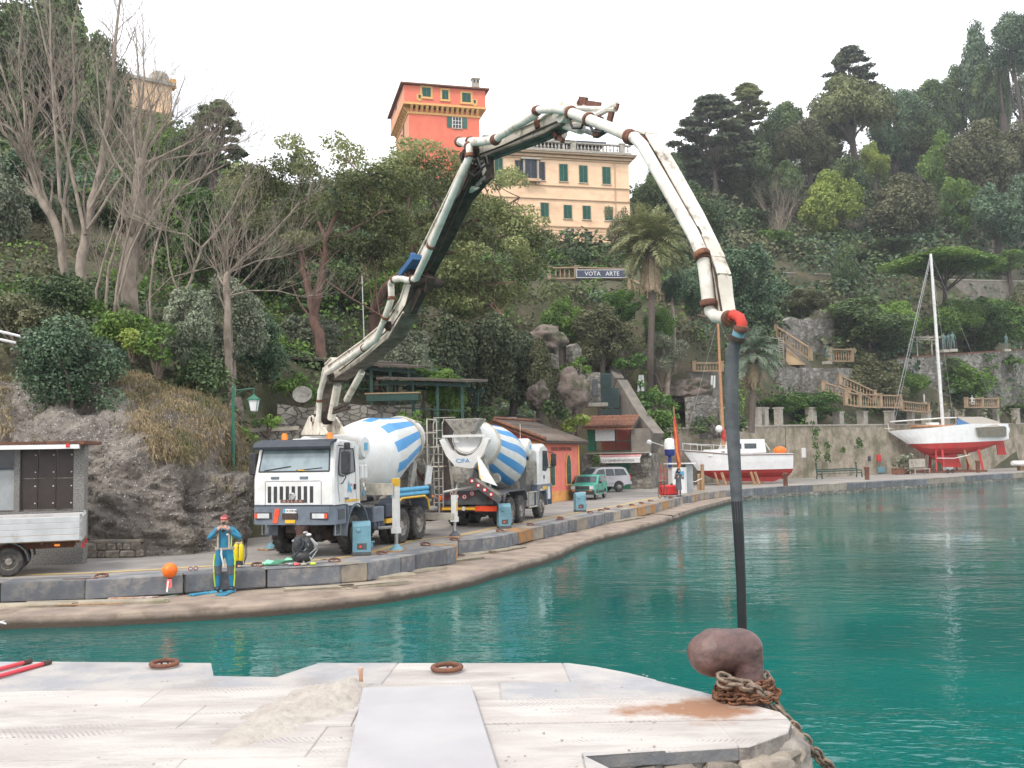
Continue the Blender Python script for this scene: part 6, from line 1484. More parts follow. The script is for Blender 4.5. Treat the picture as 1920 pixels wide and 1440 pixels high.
bushes([(130,785,31.2,225,215,'leaf_blue','big rounded blue green shrub hanging over the rock above the hut'),
  (45,650,34,150,130,'leaf_brown','brown tinted shrub at the left edge above the big round one'),
  (100,590,38,160,90,'leaf_dark','dark shrub above the big round one'),
  (215,640,36,130,70,'leaf_green','fresh green shrub at the foot of the pollarded trunk'),
  (295,690,34.5,90,100,'leaf_green','light green shrub at the top of the dry grass'),
  (160,600,39,110,60,'leaf_green','green brambles at the foot of the tall bare tree'),
  (250,660,35,90,60,'leaf_lime','yellow green bramble right of the big round shrub'),
  (375,745,35.5,130,110,'leaf_dark','shadowy shrub behind the rounded boulder'),
  (500,800,37.6,110,30,'leaf_green','low leafy weeds on the wall top behind the truck cab'),
  (455,830,36.3,60,40,'leaf_green','weedy clump beside the lamp post'),
  (560,750,42.5,110,60,'leaf_green','weeds around the dark dish'),
  (770,800,42,90,36,'leaf_green','green weeds above the striped drum'),
  (890,800,46,100,46,'leaf_dark','dark leafy shrub behind the second drum'),
  (1080,812,63,60,42,'leaf_lime','bright fern clump at the right end of the orange building roof'),
  (1238,800,80,70,90,'ivy','ivy mass right of the concrete ramp'),
  (1180,690,82,60,40,'ivy','ivy above the top of the ramp'),
  (1230,830,79,90,70,'ivy','ivy hanging over the wall left of the furled flag'),
  (1215,765,82,60,60,'ivy','green creeper beside the white cloth'),
  (1345,812,84,130,40,'leaf_dark','dark hedge on the wall behind the small boat'),
  (1080,700,70,70,40,'leaf_green','fresh green tufts over the pinkish rock above the boathouse'),
  (1040,790,62,70,50,'leaf_dark','dark bush behind the orange building roof'),
  (1120,880,74.5,18,26,'leaf_green','small weed on the boathouse wall'),
  (1692,888,104,44,46,'leaf_olive','potted grey green plant below the yacht bow'),
  (1500,800,98,60,20,'ivy','creeper tuft on the retaining wall coping'),
  (1532,866,96.5,16,60,'ivy','strip of ivy hanging down the retaining wall'),
  (1551,866,97.5,16,34,'ivy','smaller ivy patch beside the hanging strip'),
  (1610,840,100,18,14,'ivy','ivy tuft high on the wall left of the red cabinet'),
  (1580,850,98.5,12,14,'ivy','tiny caper bush in the wall'),
  (1085,500,104,170,42,'leaf_dark','dark clipped hedge below the villa, behind the banner'),
  (1030,498,104,90,40,'leaf_green','brighter left end of the villa hedge'),
  (1900,700,130,40,50,'ivy','creeper hanging on the curved terrace wall'),
  (1860,705,128,30,60,'ivy','second creeper on the curved terrace wall')])
def grass():
 rg=np.random.default_rng(8);nv,nu=CL.shape[:2];Vt=[];Tn=[]
 N=15000;pu=rg.random(N)*(nu-1);pv=rg.random(N)*(nv-1);i=pv.astype(int);j=pu.astype(int);P=CL[i,j]
 d=P-_C;w=d@_FW;px=960+FPX*(d@_R)/w;py=720-FPX*(d@_U)/w
 nz=fbm(P*.9,3,5)*60-14+rg.normal(size=len(P))*12
 lim=np.interp(px,[-150,0,60,120,215,240,290,330,400,440,470],[840,830,790,700,705,800,880,885,868,880,915])
 keep=(py<lim+nz)&~((px>20)&(px<215)&(py>700)&(nz<12));P=P[keep];n=len(P)
 for rep in range(4):
  b=P+rg.normal(size=(n,3))*.06;h=rg.uniform(.18,.5,n)[:,None];dr=rg.normal(size=(n,3))*.35+np.array([.25,-.5,.35]);dr/=np.linalg.norm(dr,axis=1)[:,None]
  tip=b+dr*h;tip[:,2]-=h[:,0]*.35;s=rg.normal(size=(n,3));s[:,2]=0;s/=np.linalg.norm(s,axis=1)[:,None];s*=.012
  mid=b+dr*h*.55+np.array([0,0,.05]);q=np.stack([b-s,b+s,mid+s,mid-s],1).reshape(-1,3);q2=np.stack([mid-s,mid+s,tip,tip],1).reshape(-1,3)
  tn=np.clip(.55+fbm(P*1.3,2,12)*.5+rg.normal(size=n)*.15,0,1);Vt+=[q,q2];Tn+=[tn,tn]
 v=np.concatenate(Vt);tag(np_mesh('dry_grass',v,np.arange(len(v)).reshape(-1,4),'grass_dry',tint=np.concatenate(Tn)),'tufts of dry and green grass spilling over the rock face','grass',kind='stuff')
grass()
def undergrowth():
 rg=np.random.default_rng(17);
 def zone(name,label,y0,y1,n,r0,r1,mats_w,size,dens):
  xs=rg.uniform(-1,1,n);ys=y0+(y1-y0)*rg.random(n);X=xs*ys*.60;Z=terr(X,ys);ok=Z>.8
  X,ys_,Z=X[ok],ys[ok],Z[ok];d=np.stack([X,ys_,Z],-1)-_C;w=d@_FW;px=960+FPX*(d@_R)/w;py=720-FPX*(d@_U)/w
  bare=((px>1020)&(px<1195)&(py>480)&(py<540)&(ys_<101))|((px>1225)&(px<1345)&(py>690)&(py<770))|((px>1440)&(px<1600)&(py>680)&(py<745))|((px>1475)&(px<1566)&(py>590)&(py<650))|((px>1680)&(py>675)&(py<745))|((px>930)&(px<1190)&(py<468)&(ys_>100))|((px>60)&(px<230)&(py>700)&(ys_<37))|((px>1040)&(px<1110)&(py>700)&(py<780))|((px>985)&(px<1060)&(py>600)&(py<680))|((px>1440)&(px<1520)&(py>630)&(py<690))
  corr=(ys_<50)&(py>755)&(px>420)
  nearroad=Z<np.where(ys_>75,5.5,3.0)
  tw_=(ys_>113)&(ys_<140)&(X>-16)&(X<18)
  k=~(bare|corr|nearroad|tw_);X,ys_,Z=X[k],ys_[k],Z[k];m=len(X);cl=fbm(np.stack([X,ys_,Z],-1)*.13,3,7)
  mi=np.clip(((cl+.8)/1.6*len(mats_w)).astype(int),0,len(mats_w)-1);
  for q,mt in enumerate(mats_w):
   s_=np.where(mi==q)[0]
   if len(s_)==0:continue
   rr=rg.uniform(r0,r1,len(s_));P=[(X[a],ys_[a],Z[a]+rr[b]*.25,rr[b],rr[b],rr[b]*rg.uniform(.55,.9),min(1,max(0,.45+rg.uniform(-.3,.3))))for b,a in enumerate(s_)]
   v,f,t=leaves(P,dens,size,.75,.5,.75,.5,30+q);tag(np_mesh('undergrowth',v,f,mt,tint=t),label,'undergrowth',kind='stuff')
 zone('near','mixed low scrub covering the slope behind the rock and trucks',33,64,1500,.4,1.1,['leaf_dark','leaf_green','leaf_brown','leaf_dark','leaf_olive'],.19,1.7)
 zone('mid','mixed shrubs covering the middle slope',60,112,2900,.7,1.8,['leaf_dark','ivy','leaf_brown','leaf_green','leaf_blue'],.32,1.7)
 zone('far','dense mixed scrub covering the upper slope',108,235,4200,1.2,3.2,['leaf_dark','leaf_blue','leaf_dark','leaf_brown','leaf_dark'],.58,1.8)
undergrowth()
# ---- vehicles
def tyre_mesh(dia,w,lugs=0):
 R_=dia/2;m=MB();m.lathe([(R_*.56,-w/2+.02),(R_*.72,-w/2),(R_*.90,-w/2+.01),(R_*.975,-w/2+.05),(R_,-w/2+.09),(R_,w/2-.09),(R_*.975,w/2-.05),(R_*.90,w/2-.01),(R_*.72,w/2),(R_*.56,w/2-.02)],axis=(0,1,0),n=32,cap=False)
 if lugs:
  for i in range(lugs):
   a=2*math.pi*i/lugs
   for s in(-1,1):m.box((math.sin(a)*R_*.995,s*w*.24,math.cos(a)*R_*.995),(.05,w*.34,.035),ry=a)
 o=m.build('tyre','rubber',smooth=35);me=o.data;bpy.data.objects.remove(o);return me
def rim_mesh(dia,w,front=False,mat='wheel_rim',bolts=10):
 R_=dia/2*.57;m=MB()
 if front:prof=[(R_,-w/2+.02),(R_*.97,-w/2+.05),(R_*.88,-w/2+.10),(R_*.62,-w/2-.01),(R_*.50,-w/2-.02),(R_*.40,-w/2-.02),(R_*.36,-w/2-.08),(.005,-w/2-.09)]
 else:prof=[(R_,-w/2+.02),(R_*.95,-w/2+.05),(R_*.86,-w/2+.17),(R_*.55,-w/2+.19),(R_*.46,-w/2+.17),(R_*.44,-w/2+.06),(R_*.34,-w/2+.03),(.005,-w/2+.03)]
 m.lathe(prof,axis=(0,1,0),n=24,cap=False)
 for i in range(bolts):
  a=2*math.pi*i/bolts;rr=R_*(.52 if front else .62);yy=-w/2-.03 if front else-w/2+.16;m.lathe([(.018,0),(.018,.04)],(math.sin(a)*rr,yy,math.cos(a)*rr),(0,-1,0),n=6)
 o=m.build('rim',mat,smooth=30,fix=True);me=o.data;bpy.data.objects.remove(o);return me
def put_wheel(root,tm,rm,x,y,z,rz=0):
 """wheel with its outer face towards +y if y>0"""
 f=0 if y<0 else math.pi
 o=inst('wheel',tm,root,(x,y,z),(0,0,f+rz));inst('rim',rm,o)
 return o
TY=tyre_mesh(1.09,.31,22);TYR=rim_mesh(1.09,.31);TYF=rim_mesh(1.09,.31,True)
def mb_cab(root,facing_detail=True):
 """cab-over-engine tipper cab: x forward, front at 1.40"""
 xf,xb=1.38,-.28;W=1.22
 def side(x0,x1):return x0
 m=MB();prof=[(xb,1.28),(xb,3.02),(xb+.15,3.14),(.95,3.19),(1.16,3.08),(xf-.03,2.28),(xf,2.12),(xf,1.42),(.70,1.42),(.52,1.36),(-.02,1.36)]
 secs=[]
 for y,ins in((-W,.05),(-W+.05,0),(W-.05,0),(W,.05)):
  secs.append([(x-(ins if x>.5 else(-ins if x<0 else 0)),y*(1-.045*max(0,(z-2.1))),z-(ins if z>3 else 0))for x,z in prof])
 n=len(prof);vs=[p for s in secs for p in s]
 fs=[(k*n+i,k*n+(i+1)%n,(k+1)*n+(i+1)%n,(k+1)*n+i)for k in range(3)for i in range(n)]+[tuple(range(n)),tuple(range(4*n-1,3*n-1,-1))]
 m.add(vs,fs);m.build('cab','white_paint',root,smooth=25)
 yw=lambda z:W*(1-.045*max(0,z-2.1))
 def scr(z):return 1.16+(xf-.03-1.16)*(3.08-z)/(.8)
 z0,z1=2.33,2.93;m=MB();w0,w1=1.07,1.02
 m.add([(scr(z0)+.012,-w0,z0),(scr(z0)+.012,w0,z0),(scr(z1)+.012,w1,z1),(scr(z1)+.012,-w1,z1)],[(0,1,2,3)]);m.build('windscreen','cab_glass_reflect',root)
 m=MB()
 for a,b in(((scr(z0)+.008,-w0,z0),(scr(z0)+.008,w0,z0)),((scr(z1)+.008,-w1,z1),(scr(z1)+.008,w1,z1)),((scr(z0)+.008,-w0,z0),(scr(z1)+.008,-w1,z1)),((scr(z0)+.008,w0,z0),(scr(z1)+.008,w1,z1))):m.tube([a,b],.022,6)
 m.build('windscreen_seal','black_plastic',root)
 m=MB();m.tube([(scr(2.35)+.03,-.9,2.36),(scr(2.46)+.03,-.1,2.47)],.012,5);m.tube([(scr(2.35)+.03,.1,2.36),(scr(2.46)+.03,.85,2.42)],.012,5);m.build('wiper','black_plastic',root)
 m=MB();m.prism([(1.06,3.17),(1.10,3.20),(1.42,3.12),(1.50,3.0),(1.47,2.93),(1.44,3.02),(1.38,3.06),(1.12,3.12)],'y',-1.17,1.17);m.build('sun_visor','shutter_dark',root,smooth=30)
 m=MB();m.box((xf+.002,0,2.07),(.012,1.66,.012));m.box((xf+.002,.85,1.74),(.012,.012,.64));m.box((xf+.002,-.85,1.74),(.012,.012,.64));m.box((xf+.002,0,1.425),(.012,2.38,.018));m.build('panel_gap','bumper_grey',root)
 for i in range(8):
  y=-.74+i*1.28/7;h=.44 if i in(0,1,6,7)else .36;zc=1.93-h/2
  m=MB();m.box((xf+.004,y+.02,zc),(.02,.095,h));m.build('grille_slot','black_plastic',root)
 for y in(-.55,.33):m=MB();m.box((xf-.005,y,2.16),(.05,.24,.07));m.build('air_vent','bumper_grey',root)
 m=MB();m.lathe([(.085,0),(.10,.02),(.085,.03),(.065,.03),(.065,.01)],(xf+.005,-.02,1.66),(1,0,0),n=20);m.build('badge_ring','steel',root);m=MB();m.add([(xf+.02,-.07,1.63),(xf+.02,.03,1.63),(xf+.02,-.02,1.72)],[(0,1,2)]);m.build('badge_star','steel',root)
 t=txt('A S T R A',(xf+.012,-.02,1.525),(math.pi/2,0,math.pi/2),.125,'steel',root,name='lettering',sx=1.15)
 m=MB();m.box((xf+.004,-.02,1.525),(.012,.72,.085));m.build('name_plate','rust',root)
 for s in(1,-1):
  yy=lambda z,o=0:s*(yw(z)+o)
  m=MB();P=[(1.02,2.34),(1.00,2.42),(.93,2.88),(.02,2.93),(-.02,2.34),(.55,2.22),(.9,2.22)]
  P=[(1.10,2.38),(.93,2.93),(.12,2.93),(.08,2.30),(.80,2.18),(1.05,2.22)]
  vv=[(x,yy(z,.006),z)for x,z in P];m.add(vv,[tuple(range(len(P)))]);d=m.build('door_window','car_glass',root)
  m=MB()
  for a,b in zip(vv,vv[1:]+vv[:1]):m.tube([a,b],.018,5)
  m.build('window_seal','black_plastic',d)
  m=MB()
  for a,b in(((.02,1.45),(.02,3.0)),((1.12,1.9),(1.12,2.3)),((1.12,1.9),(1.04,1.48))):m.tube([(a[0],yy(a[1],0),a[1]),(b[0],yy(b[1],0),b[1])],.008,4)
  m.build('door_gap','bumper_grey',root)
  m=MB();m.box((.12,yy(1.87,.012),1.87),(.09,.03,.15));m.build('door_handle','black_plastic',root)
  m=MB();m.box((.32,yy(1.48,.008),1.50),(.82,.02,.055));m.build('yellow_stripe','yellow_paint',root)
  m=MB();m.box((.62,yy(1.55,.01),1.565),(.20,.03,.05));m.build('step_grip','bumper_grey',root)
  my=s*(W+.20);m=MB();m.box((1.05,my,2.55),(.14,.24,.62),bev=.05);mi=m.build('mirror','black_plastic',root)
  m=MB();m.tube([(1.0,yy(3.0),3.02),(1.1,my*.98,3.0),(1.09,my,2.6),(1.06,my,2.15),(.95,yy(1.98,.05),2.0),(.95,yy(1.98,0),1.97)],.016,6);m.build('mirror_arm','black_plastic',mi)
  m=MB();m.box((.80,s*(W+.11),3.0),(.12,.16,.2),bev=.04);m.build('small_mirror','black_plastic',root)
 y=yw(1.9)+.008;m=MB();m.add([(.56,y,1.70),(.50,y,2.00),(.53,y,2.10),(.46,y,2.00),(.30,y,1.76),(.34,y,1.70),(.44,y,1.80)],[(0,1,2,3,6),(3,4,5,6)]);m.build('door_logo','sky_blue_paint',root,fix=False)
 m=MB();m.lathe([(.045,0),(.045,.006)],(.33,y,1.93),(0,1,0),n=12);m.build('door_logo','pink_red',root)
 for yy_ in(-.62,.78):
  m=MB();m.lathe([(.09,0),(.085,.16),(.06,.21),(.01,.22)],(.75,yy_,3.17),n=12);bl=m.build('beacon','orange_lamp',root);m=MB();m.lathe([(.10,-.03),(.10,.02)],(.75,yy_,3.17),n=12);m.build('beacon_base','black_plastic',bl)
 m=MB();m.box((.35,0,3.20),(.7,.8,.06),bev=.02);m.build('roof_hatch','white_paint',root)
 m=MB();m.tube([(.3,-.4,3.2),(.3,-.4,3.42)],.03,6);m.build('exhaust_flap','black_plastic',root)
 m=MB();m.prism([(.72,-1.25),(1.30,-1.25),(1.46,-1.12),(1.50,-.7),(1.50,.7),(1.46,1.12),(1.30,1.25),(.72,1.25),(.72,1.1),(1.2,1.1),(1.2,-1.1),(.72,-1.1)],'z',.90,1.39);m.build('bumper','bumper_grey',root,smooth=30)
 for s in(-1,1):
  m=MB();m.box((1.487,s*.83,1.14),(.05,.50,.18));hs=m.build('lamp_housing','black_plastic',root)
  m=MB();m.box((1.51,s*.83,1.14),(.03,.36,.13));m.build('headlight','lamp_glass',hs);m=MB();m.box((1.511,s*1.055,1.14),(.03,.075,.13));m.build('indicator','red_reflector',hs)
  m=MB();m.prism([(.60,.92),(.60,1.40),(-.0+.56,1.40),(.52,1.28)],'y',s*1.24,s*1.10);m.build('corner_panel','bumper_grey',root)
  m=MB();m.box((1.0,s*1.252,1.16),(.36,.02,.28));m.build('side_recess','dark_base',root)
  m=MB();a=[(1.10,s*1.12,.90),(1.10,s*1.12,.60),(.78,s*1.12,.60),(.78,s*1.12,.90)];m.tube(a,.018,5);m.build('step','steel',root)
  A=[];n=12
  for i in range(n+1):
   w=math.pi*(i/n);A.append((math.cos(w)*.72,.56+math.sin(w)*.86))
  m=MB()
  for i in range(n):
   (xa,za),(xb_,zb)=A[i],A[i+1];m.add([(xa,s*.86,za),(xb_,s*.86,zb),(xb_,s*1.27,zb),(xa,s*1.27,za),(xa*.94,s*.86,za*.985-.01),(xb_*.94,s*.86,zb*.985-.01),(xb_*.94,s*1.27,zb*.985-.01),(xa*.94,s*1.27,za*.985-.01)],[(0,1,2,3),(7,6,5,4),(3,2,6,7),(0,4,5,1),(0,3,7,4),(1,5,6,2)])
  m.build('mudguard','bumper_grey',root)
def mb_chassis(root,back=6.15,axles=(0,-3.25,-4.62),front=True):
 m=MB()
 for s in(-1,1):m.box(((1.2-back)/2,s*.42,.98),(1.2+back,.09,.30))
 for x in(1.0,-.9,-2.2,-3.9,-5.2,-back+.1):m.box((x,0,.98),(.12,.84,.22))
 m.build('chassis_frame','chassis',root)
 m=MB();m.box((.45,0,1.0),(1.3,.75,.7));m.lathe([(.16,-1.0),(.2,-.3),(.26,0),(.2,.3),(.16,1.0)],(0,0,.56),(0,1,0),n=10);m.build('engine','boom_dark',root)
 for x in axles:
  m=MB();m.lathe([(.10,-1.0),(.12,-.35),(.25,-.15),(.25,.15),(.12,.35),(.10,1.0)],(x,0,.56),(0,1,0),n=10);m.build('axle','chassis',root)
  for s in(-1,1):
   if x>-1:put_wheel(root,TY,TYF,x,s*1.02,.545,.0)
   else:put_wheel(root,TY,TYR,x,s*1.08,.545);o=put_wheel(root,TY,TYR,x,s*.74,.545)
def mb_drum(root,x0,z0,x1,z1,prof,nstripe=12,phase=0.0):
 """mixer drum from the low front end to the rear opening"""
 a=Vector((x0,0,z0));b=Vector((x1,0,z1));ax=(b-a).normalized();L=(b-a).length;N=nstripe*4
 m=MB();k=len(prof)
 def mt(i,j):
  u=(prof[i][1]+prof[i+1][1])/2
  ph=((j+phase)//2)%2
  return 1 if(prof[i][2]and ph)else 0
 m.lathe([(r,h*L)for r,h,_ in prof],a,ax,n=N,cap=True,mats=mt);d=m.build('drum',['drum_white','drum_blue'],root,smooth=28)
 for u,rr,w in((prof[-3][1]-.02,prof[-3][0]+.07,.16),):
  m=MB();m.lathe([(rr-.08,-w/2),(rr,-w/2),(rr,w/2),(rr-.08,w/2)],a+ax*(L*u),ax,n=40,cap=False);m.build('drum_ring','beige_steel',d,smooth=30)
 return a,ax,L,d
def truck_pump():
 root=empty('concrete_pump_truck',(-5.58,28.19,0),math.radians(-107),'white cement mixer truck facing the camera with a raised concrete pump boom','truck','concrete mixer trucks on the quay')
 mb_cab(root);mb_chassis(root)
 m=MB();m.box((1.512,-.02,1.27),(.02,.40,.11));pl=m.build('number_plate','white_flat',root);m=MB();m.box((1.52,-.19,1.27),(.012,.05,.11));m.build('plate_band','sky_blue_paint',pl)
 txt('CX 078 BL',(1.526,.02,1.27),(math.pi/2,0,math.pi/2),.085,'boom_dark',pl)
 m=MB();m.box((1.505,-.02,1.13),(.05,.46,.15));m.build('tow_hatch','boom_dark',root)
 m=MB();m.box((1.52,-.01,.99),(.02,.30,.09));m.build('yellow_plate','yellow_paint',root)
 m=MB();m.add([(1.516,-.55,.95),(1.516,-.40,.95),(1.516,-.33,1.33),(1.516,-.47,1.33),(1.50,-.55,.95),(1.50,-.40,.95),(1.50,-.33,1.33),(1.50,-.47,1.33)],[(0,1,2,3),(0,4,5,1),(1,5,6,2),(2,6,7,3),(3,7,4,0)]);m.build('red_flash','red_reflector',root)
 m=MB();m.box((1.30,.35,2.36),(.10,.42,.03),rz=.3);m.build('dashboard_paper','yellow_paint',root)
 for s in(-1,1):
  pts=[(-2.55,1.0),(-2.75,1.30),(-3.0,1.40),(-4.9,1.40),(-5.15,1.28),(-5.28,.95)]
  m=MB()
  for(xa,za),(xb,zb)in zip(pts[:-1],pts[1:]):m.add([(xa,s*.62,za),(xb,s*.62,zb),(xb,s*1.27,zb),(xa,s*1.27,za),(xa,s*.62,za-.03),(xb,s*.62,zb-.03),(xb,s*1.27,zb-.03),(xa,s*1.27,za-.03)],[(0,1,2,3),(7,6,5,4),(3,2,6,7),(0,4,5,1),(0,3,7,4),(1,5,6,2)])
  mg=m.build('rear_mudguard','bumper_grey',root);m=MB();m.tube([(x,s*1.285,z)for x,z in pts],.035,5);m.build('mudguard_edge','yellow_paint',mg)
 for i in range(2):m=MB();m.tube([(-2.5,1.18,1.50+i*.15),(-5.4,1.18,1.50+i*.15)],.07,10);m.build('spare_pipe','sky_blue_paint',root)
 m=MB();m.box((-5.55,1.1,1.5),(.25,.42,.44),bev=.02);m.build('rear_box','dark_base',root);m=MB();m.box((-5.5,1.32,1.36),(.12,.02,.07));m.build('side_marker','orange_lamp',root)
 m=MB();m.box((-1.5,1.0,1.0),(.75,.42,.46),bev=.03);m.build('battery_box','bumper_grey',root)
 m=MB();m.box((-2.25,1.02,1.08),(.5,.4,.4),bev=.03);m.build('tool_box','shutter_dark',root)
 for i in range(3):m=MB();m.lathe([(.02,-.21),(.12,-.19),(.13,-.1),(.13,.1),(.12,.19),(.02,.21)],(-1.25-i*.27,1.02,.66),(0,1,0),n=12);m.build('air_tank','shutter_dark',root)
 m=MB();m.box((-2.35,1.14,.76),(.55,.1,.13));m.build('step','yellow_paint',root)
 for i in range(2):m=MB();m.lathe([(.09,0),(.09,.34),(.05,.38)],(-.62-i*.24,1.05,2.1),n=10);m.build('filter_canister','white_paint',root)
 m=MB();m.box((-.6,1.0,1.75),(.4,.3,.6));m.build('control_block','cement_grime',root)
 for i,(z,c)in enumerate(((1.9,'white_flat'),(1.78,'white_flat'),(1.66,'sky_blue_paint'))):m=MB();m.lathe([(.06,0),(.06,.02)],(-.55-(i%2)*.1,1.16,z),(0,1,0),n=10);m.build('gauge',c,root)
 m=MB();m.box((-.42,.0,1.7),(.1,2.2,.9));m.build('bulkhead','beige_steel',root)
 m=MB();m.lathe([(.02,-1.05),(.30,-1.03),(.36,-.95),(.36,.95),(.30,1.03),(.02,1.05)],(-.98,0,2.98),(0,1,0),n=24);wt=m.build('water_tank','drum_white',root,smooth=30)
 m=MB();m.box((-.98,1.055,3.0),(.2,.012,.22));m.build('tank_sticker','sky_blue_paint',wt)
 prof=[(.35,0,0),(.62,.02,0),(.80,.08,0),(1.10,.22,0),(1.16,.28,0),(1.18,.34,1),(1.17,.47,1),(1.12,.50,1),(.98,.66,1),(.84,.82,1),(.78,.885,0),(.66,.97,0),(.64,1.0,0)]
 a,ax,L,d=mb_drum(root,-1.25,2.28,-6.6,3.38,prof,11,1)
 m=MB();m.lathe([(.60,0),(.42,-.3)],a+ax*(L-.0),ax,n=20,cap=True);m.build('drum_mouth','boom_dark',d)
 m=MB();m.add([(-1.1,-.5,1.12),(-1.1,.5,1.12),(-1.25,.3,2.35),(-1.25,-.3,2.35),(-1.6,-.5,1.12),(-1.6,.5,1.12),(-1.4,.3,2.35),(-1.4,-.3,2.35)],[(0,1,2,3),(7,6,5,4),(0,4,5,1),(1,5,6,2),(2,6,7,3),(3,7,4,0)]);m.build('front_pedestal','cement_grime',root)
 m=MB()
 for s in(-1,1):m.beam((-5.1,s*.62,1.1),(-5.75,s*.55,2.5),.12,.3,side=(1,0,0));m.beam((-6.1,s*.5,1.1),(-5.75,s*.55,2.5),.1,.16,side=(1,0,0))
 m.box((-5.75,0,2.46),(.2,1.2,.16));m.build('rear_frame','cement_grime',root)
 for s in(-1,1):m=MB();m.lathe([(.14,-.1),(.14,.1)],(-5.55,s*.5,2.5),ax,n=12);m.build('drum_roller','steel',root)
 m=MB();m.box((-3.2,0,1.18),(4.6,1.0,.1));m.build('deck','cement_grime',root)
 m=MB()
 def funnel(m,c,r0x,r0y,r1,h):m.add([c+Vector((-r0x,-r0y,h)),c+Vector((r0x,-r0y,h)),c+Vector((r0x,r0y,h)),c+Vector((-r0x,r0y,h)),c+Vector((-r1,-r1,0)),c+Vector((r1,-r1,0)),c+Vector((r1,r1,0)),c+Vector((-r1,r1,0))],[(0,1,5,4),(1,2,6,5),(2,3,7,6),(3,0,4,7)])
 funnel(m,Vector((-6.75,0,1.0)),.55,.75,.22,.6);h=m.build('pump_hopper','cement_grime',root,fix=False);sd=h.modifiers.new('t','SOLIDIFY');sd.thickness=.03
 m=MB();funnel(m,Vector((-6.5,0,3.45)),.35,.4,.2,.45);h=m.build('charging_hopper','cement_grime',root,fix=False);sd=h.modifiers.new('t','SOLIDIFY');sd.thickness=.03
 m=MB()
 for s in(-.3,.3):
  m.tube([(-6.55,.95+s*.6,.75),(-6.55,.95+s*.6,3.1)],.028,5)
 for i in range(7):m.tube([(-6.55,.77,.95+i*.3),(-6.55,1.13,.95+i*.3)],.02,4)
 m.build('ladder','cement_grime',root)
 m=MB()
 for p in(((-6.1,.9,3.5),(-7.0,.9,3.5)),((-7.0,.9,3.5),(-7.0,-.9,3.5)),((-6.1,.9,3.95),(-7.0,.9,3.95)),((-7.0,.9,3.0),(-7.0,.9,3.95)),((-6.1,.9,2.4),(-6.1,.9,3.95)),((-7.0,-.9,3.0),(-7.0,-.9,3.95)),((-6.0,.75,1.4),(-6.9,.9,3.0)),((-6.9,.9,1.2),(-6.2,.7,2.6))):m.tube(p,.025,5)
 m.box((-6.6,.6,3.0),(.7,.7,.04));m.build('platform','beige_steel',root)
 m=MB();m.tube([(-6.6,.2,.95),(-6.9,.75,.85),(-6.4,1.05,.9),(-5.7,.8,.95)],.09,8);m.tube([(-6.7,-.2,1.2),(-6.9,.4,1.3),(-6.3,.9,1.2)],.07,8);m.lathe([(.2,0),(.22,.1),(.22,.5),(.2,.6)],(-6.4,.55,.8),(1,0,0),n=12);m.build('pump_pipework','cement_grime',root)
 m=MB();m.box((-6.75,.1,2.0),(.35,1.3,.9),bev=.05);m.box((-6.3,.2,2.9),(.5,.9,.35),bev=.05);m.build('splash_guard','cement_grime',root)
 rj=random.Random(6)
 for k in range(16):
  x,y,z=rj.uniform(-6.9,-5.7),rj.uniform(-.7,1.0),rj.uniform(.7,2.4);m=MB();m.tube([(x,y,z),(x+rj.uniform(-.3,.3),y+rj.uniform(-.3,.3),z+rj.uniform(-.3,.4)),(x+rj.uniform(-.5,.5),y+rj.uniform(-.4,.3),z+rj.uniform(-.6,.6))],rj.choice([.018,.025,.05]),6);m.build('pump_hose',rj.choice(['cement_grime','boom_dark','rust','beige_steel']),root,smooth=60)
 m=MB();m.box((-6.55,.35,.55),(1.1,1.5,.12));m.box((-6.2,0,.8),(.5,.8,.5));m.build('tail_frame','rust',root)
 m=MB();m.add([(-6.2,.98,1.75),(-5.6,1.0,1.75),(-5.9,1.0,2.4),(-6.4,.98,2.3)],[(0,1,2,3)]);m.tube([(-5.7,.95,1.45),(-6.25,.85,2.35)],.06,6);m.build('slewing_chute','white_paint',root,fix=False)
 for x,zt,zb in((-.90,2.0,1.76),(-5.68,1.3,1.0)):
  for s in(1,-1):
   o=MB()
   if x>-3:o.box((x,s*1.15,zb),(.34,1.7,.33));
   else:o.box((x,s*1.3,.68),(.24,1.5,.22))
   ou=o.build('outrigger_beam','beige_steel',root)
   m=MB();m.box((x,s*2.02,(zt+.42)/2+.12),(.17,.17,zt-.50));m.box((x,s*2.02,.58),(.22,.22,.16));m.build('outrigger_leg','white_paint',ou)
   m=MB();m.box((x,s*2.02+s*.0,zt-.05),(.19,.19,.22))if x>-3 else m.box((x,s*2.02+.09,1.0),(.1,.01,.3));m.build('leg_marking','yellow_paint',ou)
   m=MB();m.lathe([(.055,.1),(.055,.6)],(x,s*2.02,0),n=10);m.build('jack_rod','steel',ou)
   m=MB();m.lathe([(.20,.03),(.18,.07),(.09,.16),(.06,.2)],(x,s*2.02,0),n=14);m.build('jack_foot','bollard_blue' if x>-3 else 'dark_base',ou)
   m=MB();m.box((x,s*2.02,.017),(.75,.42,.034),rz=.2*s);m.build('foot_board','wood',ou)
 m=MB();m.tube([(-1.3,1.3,.62),(-.95,2.0,.68)],.05,6);m.build('brace','white_paint',root)
 boom(root)
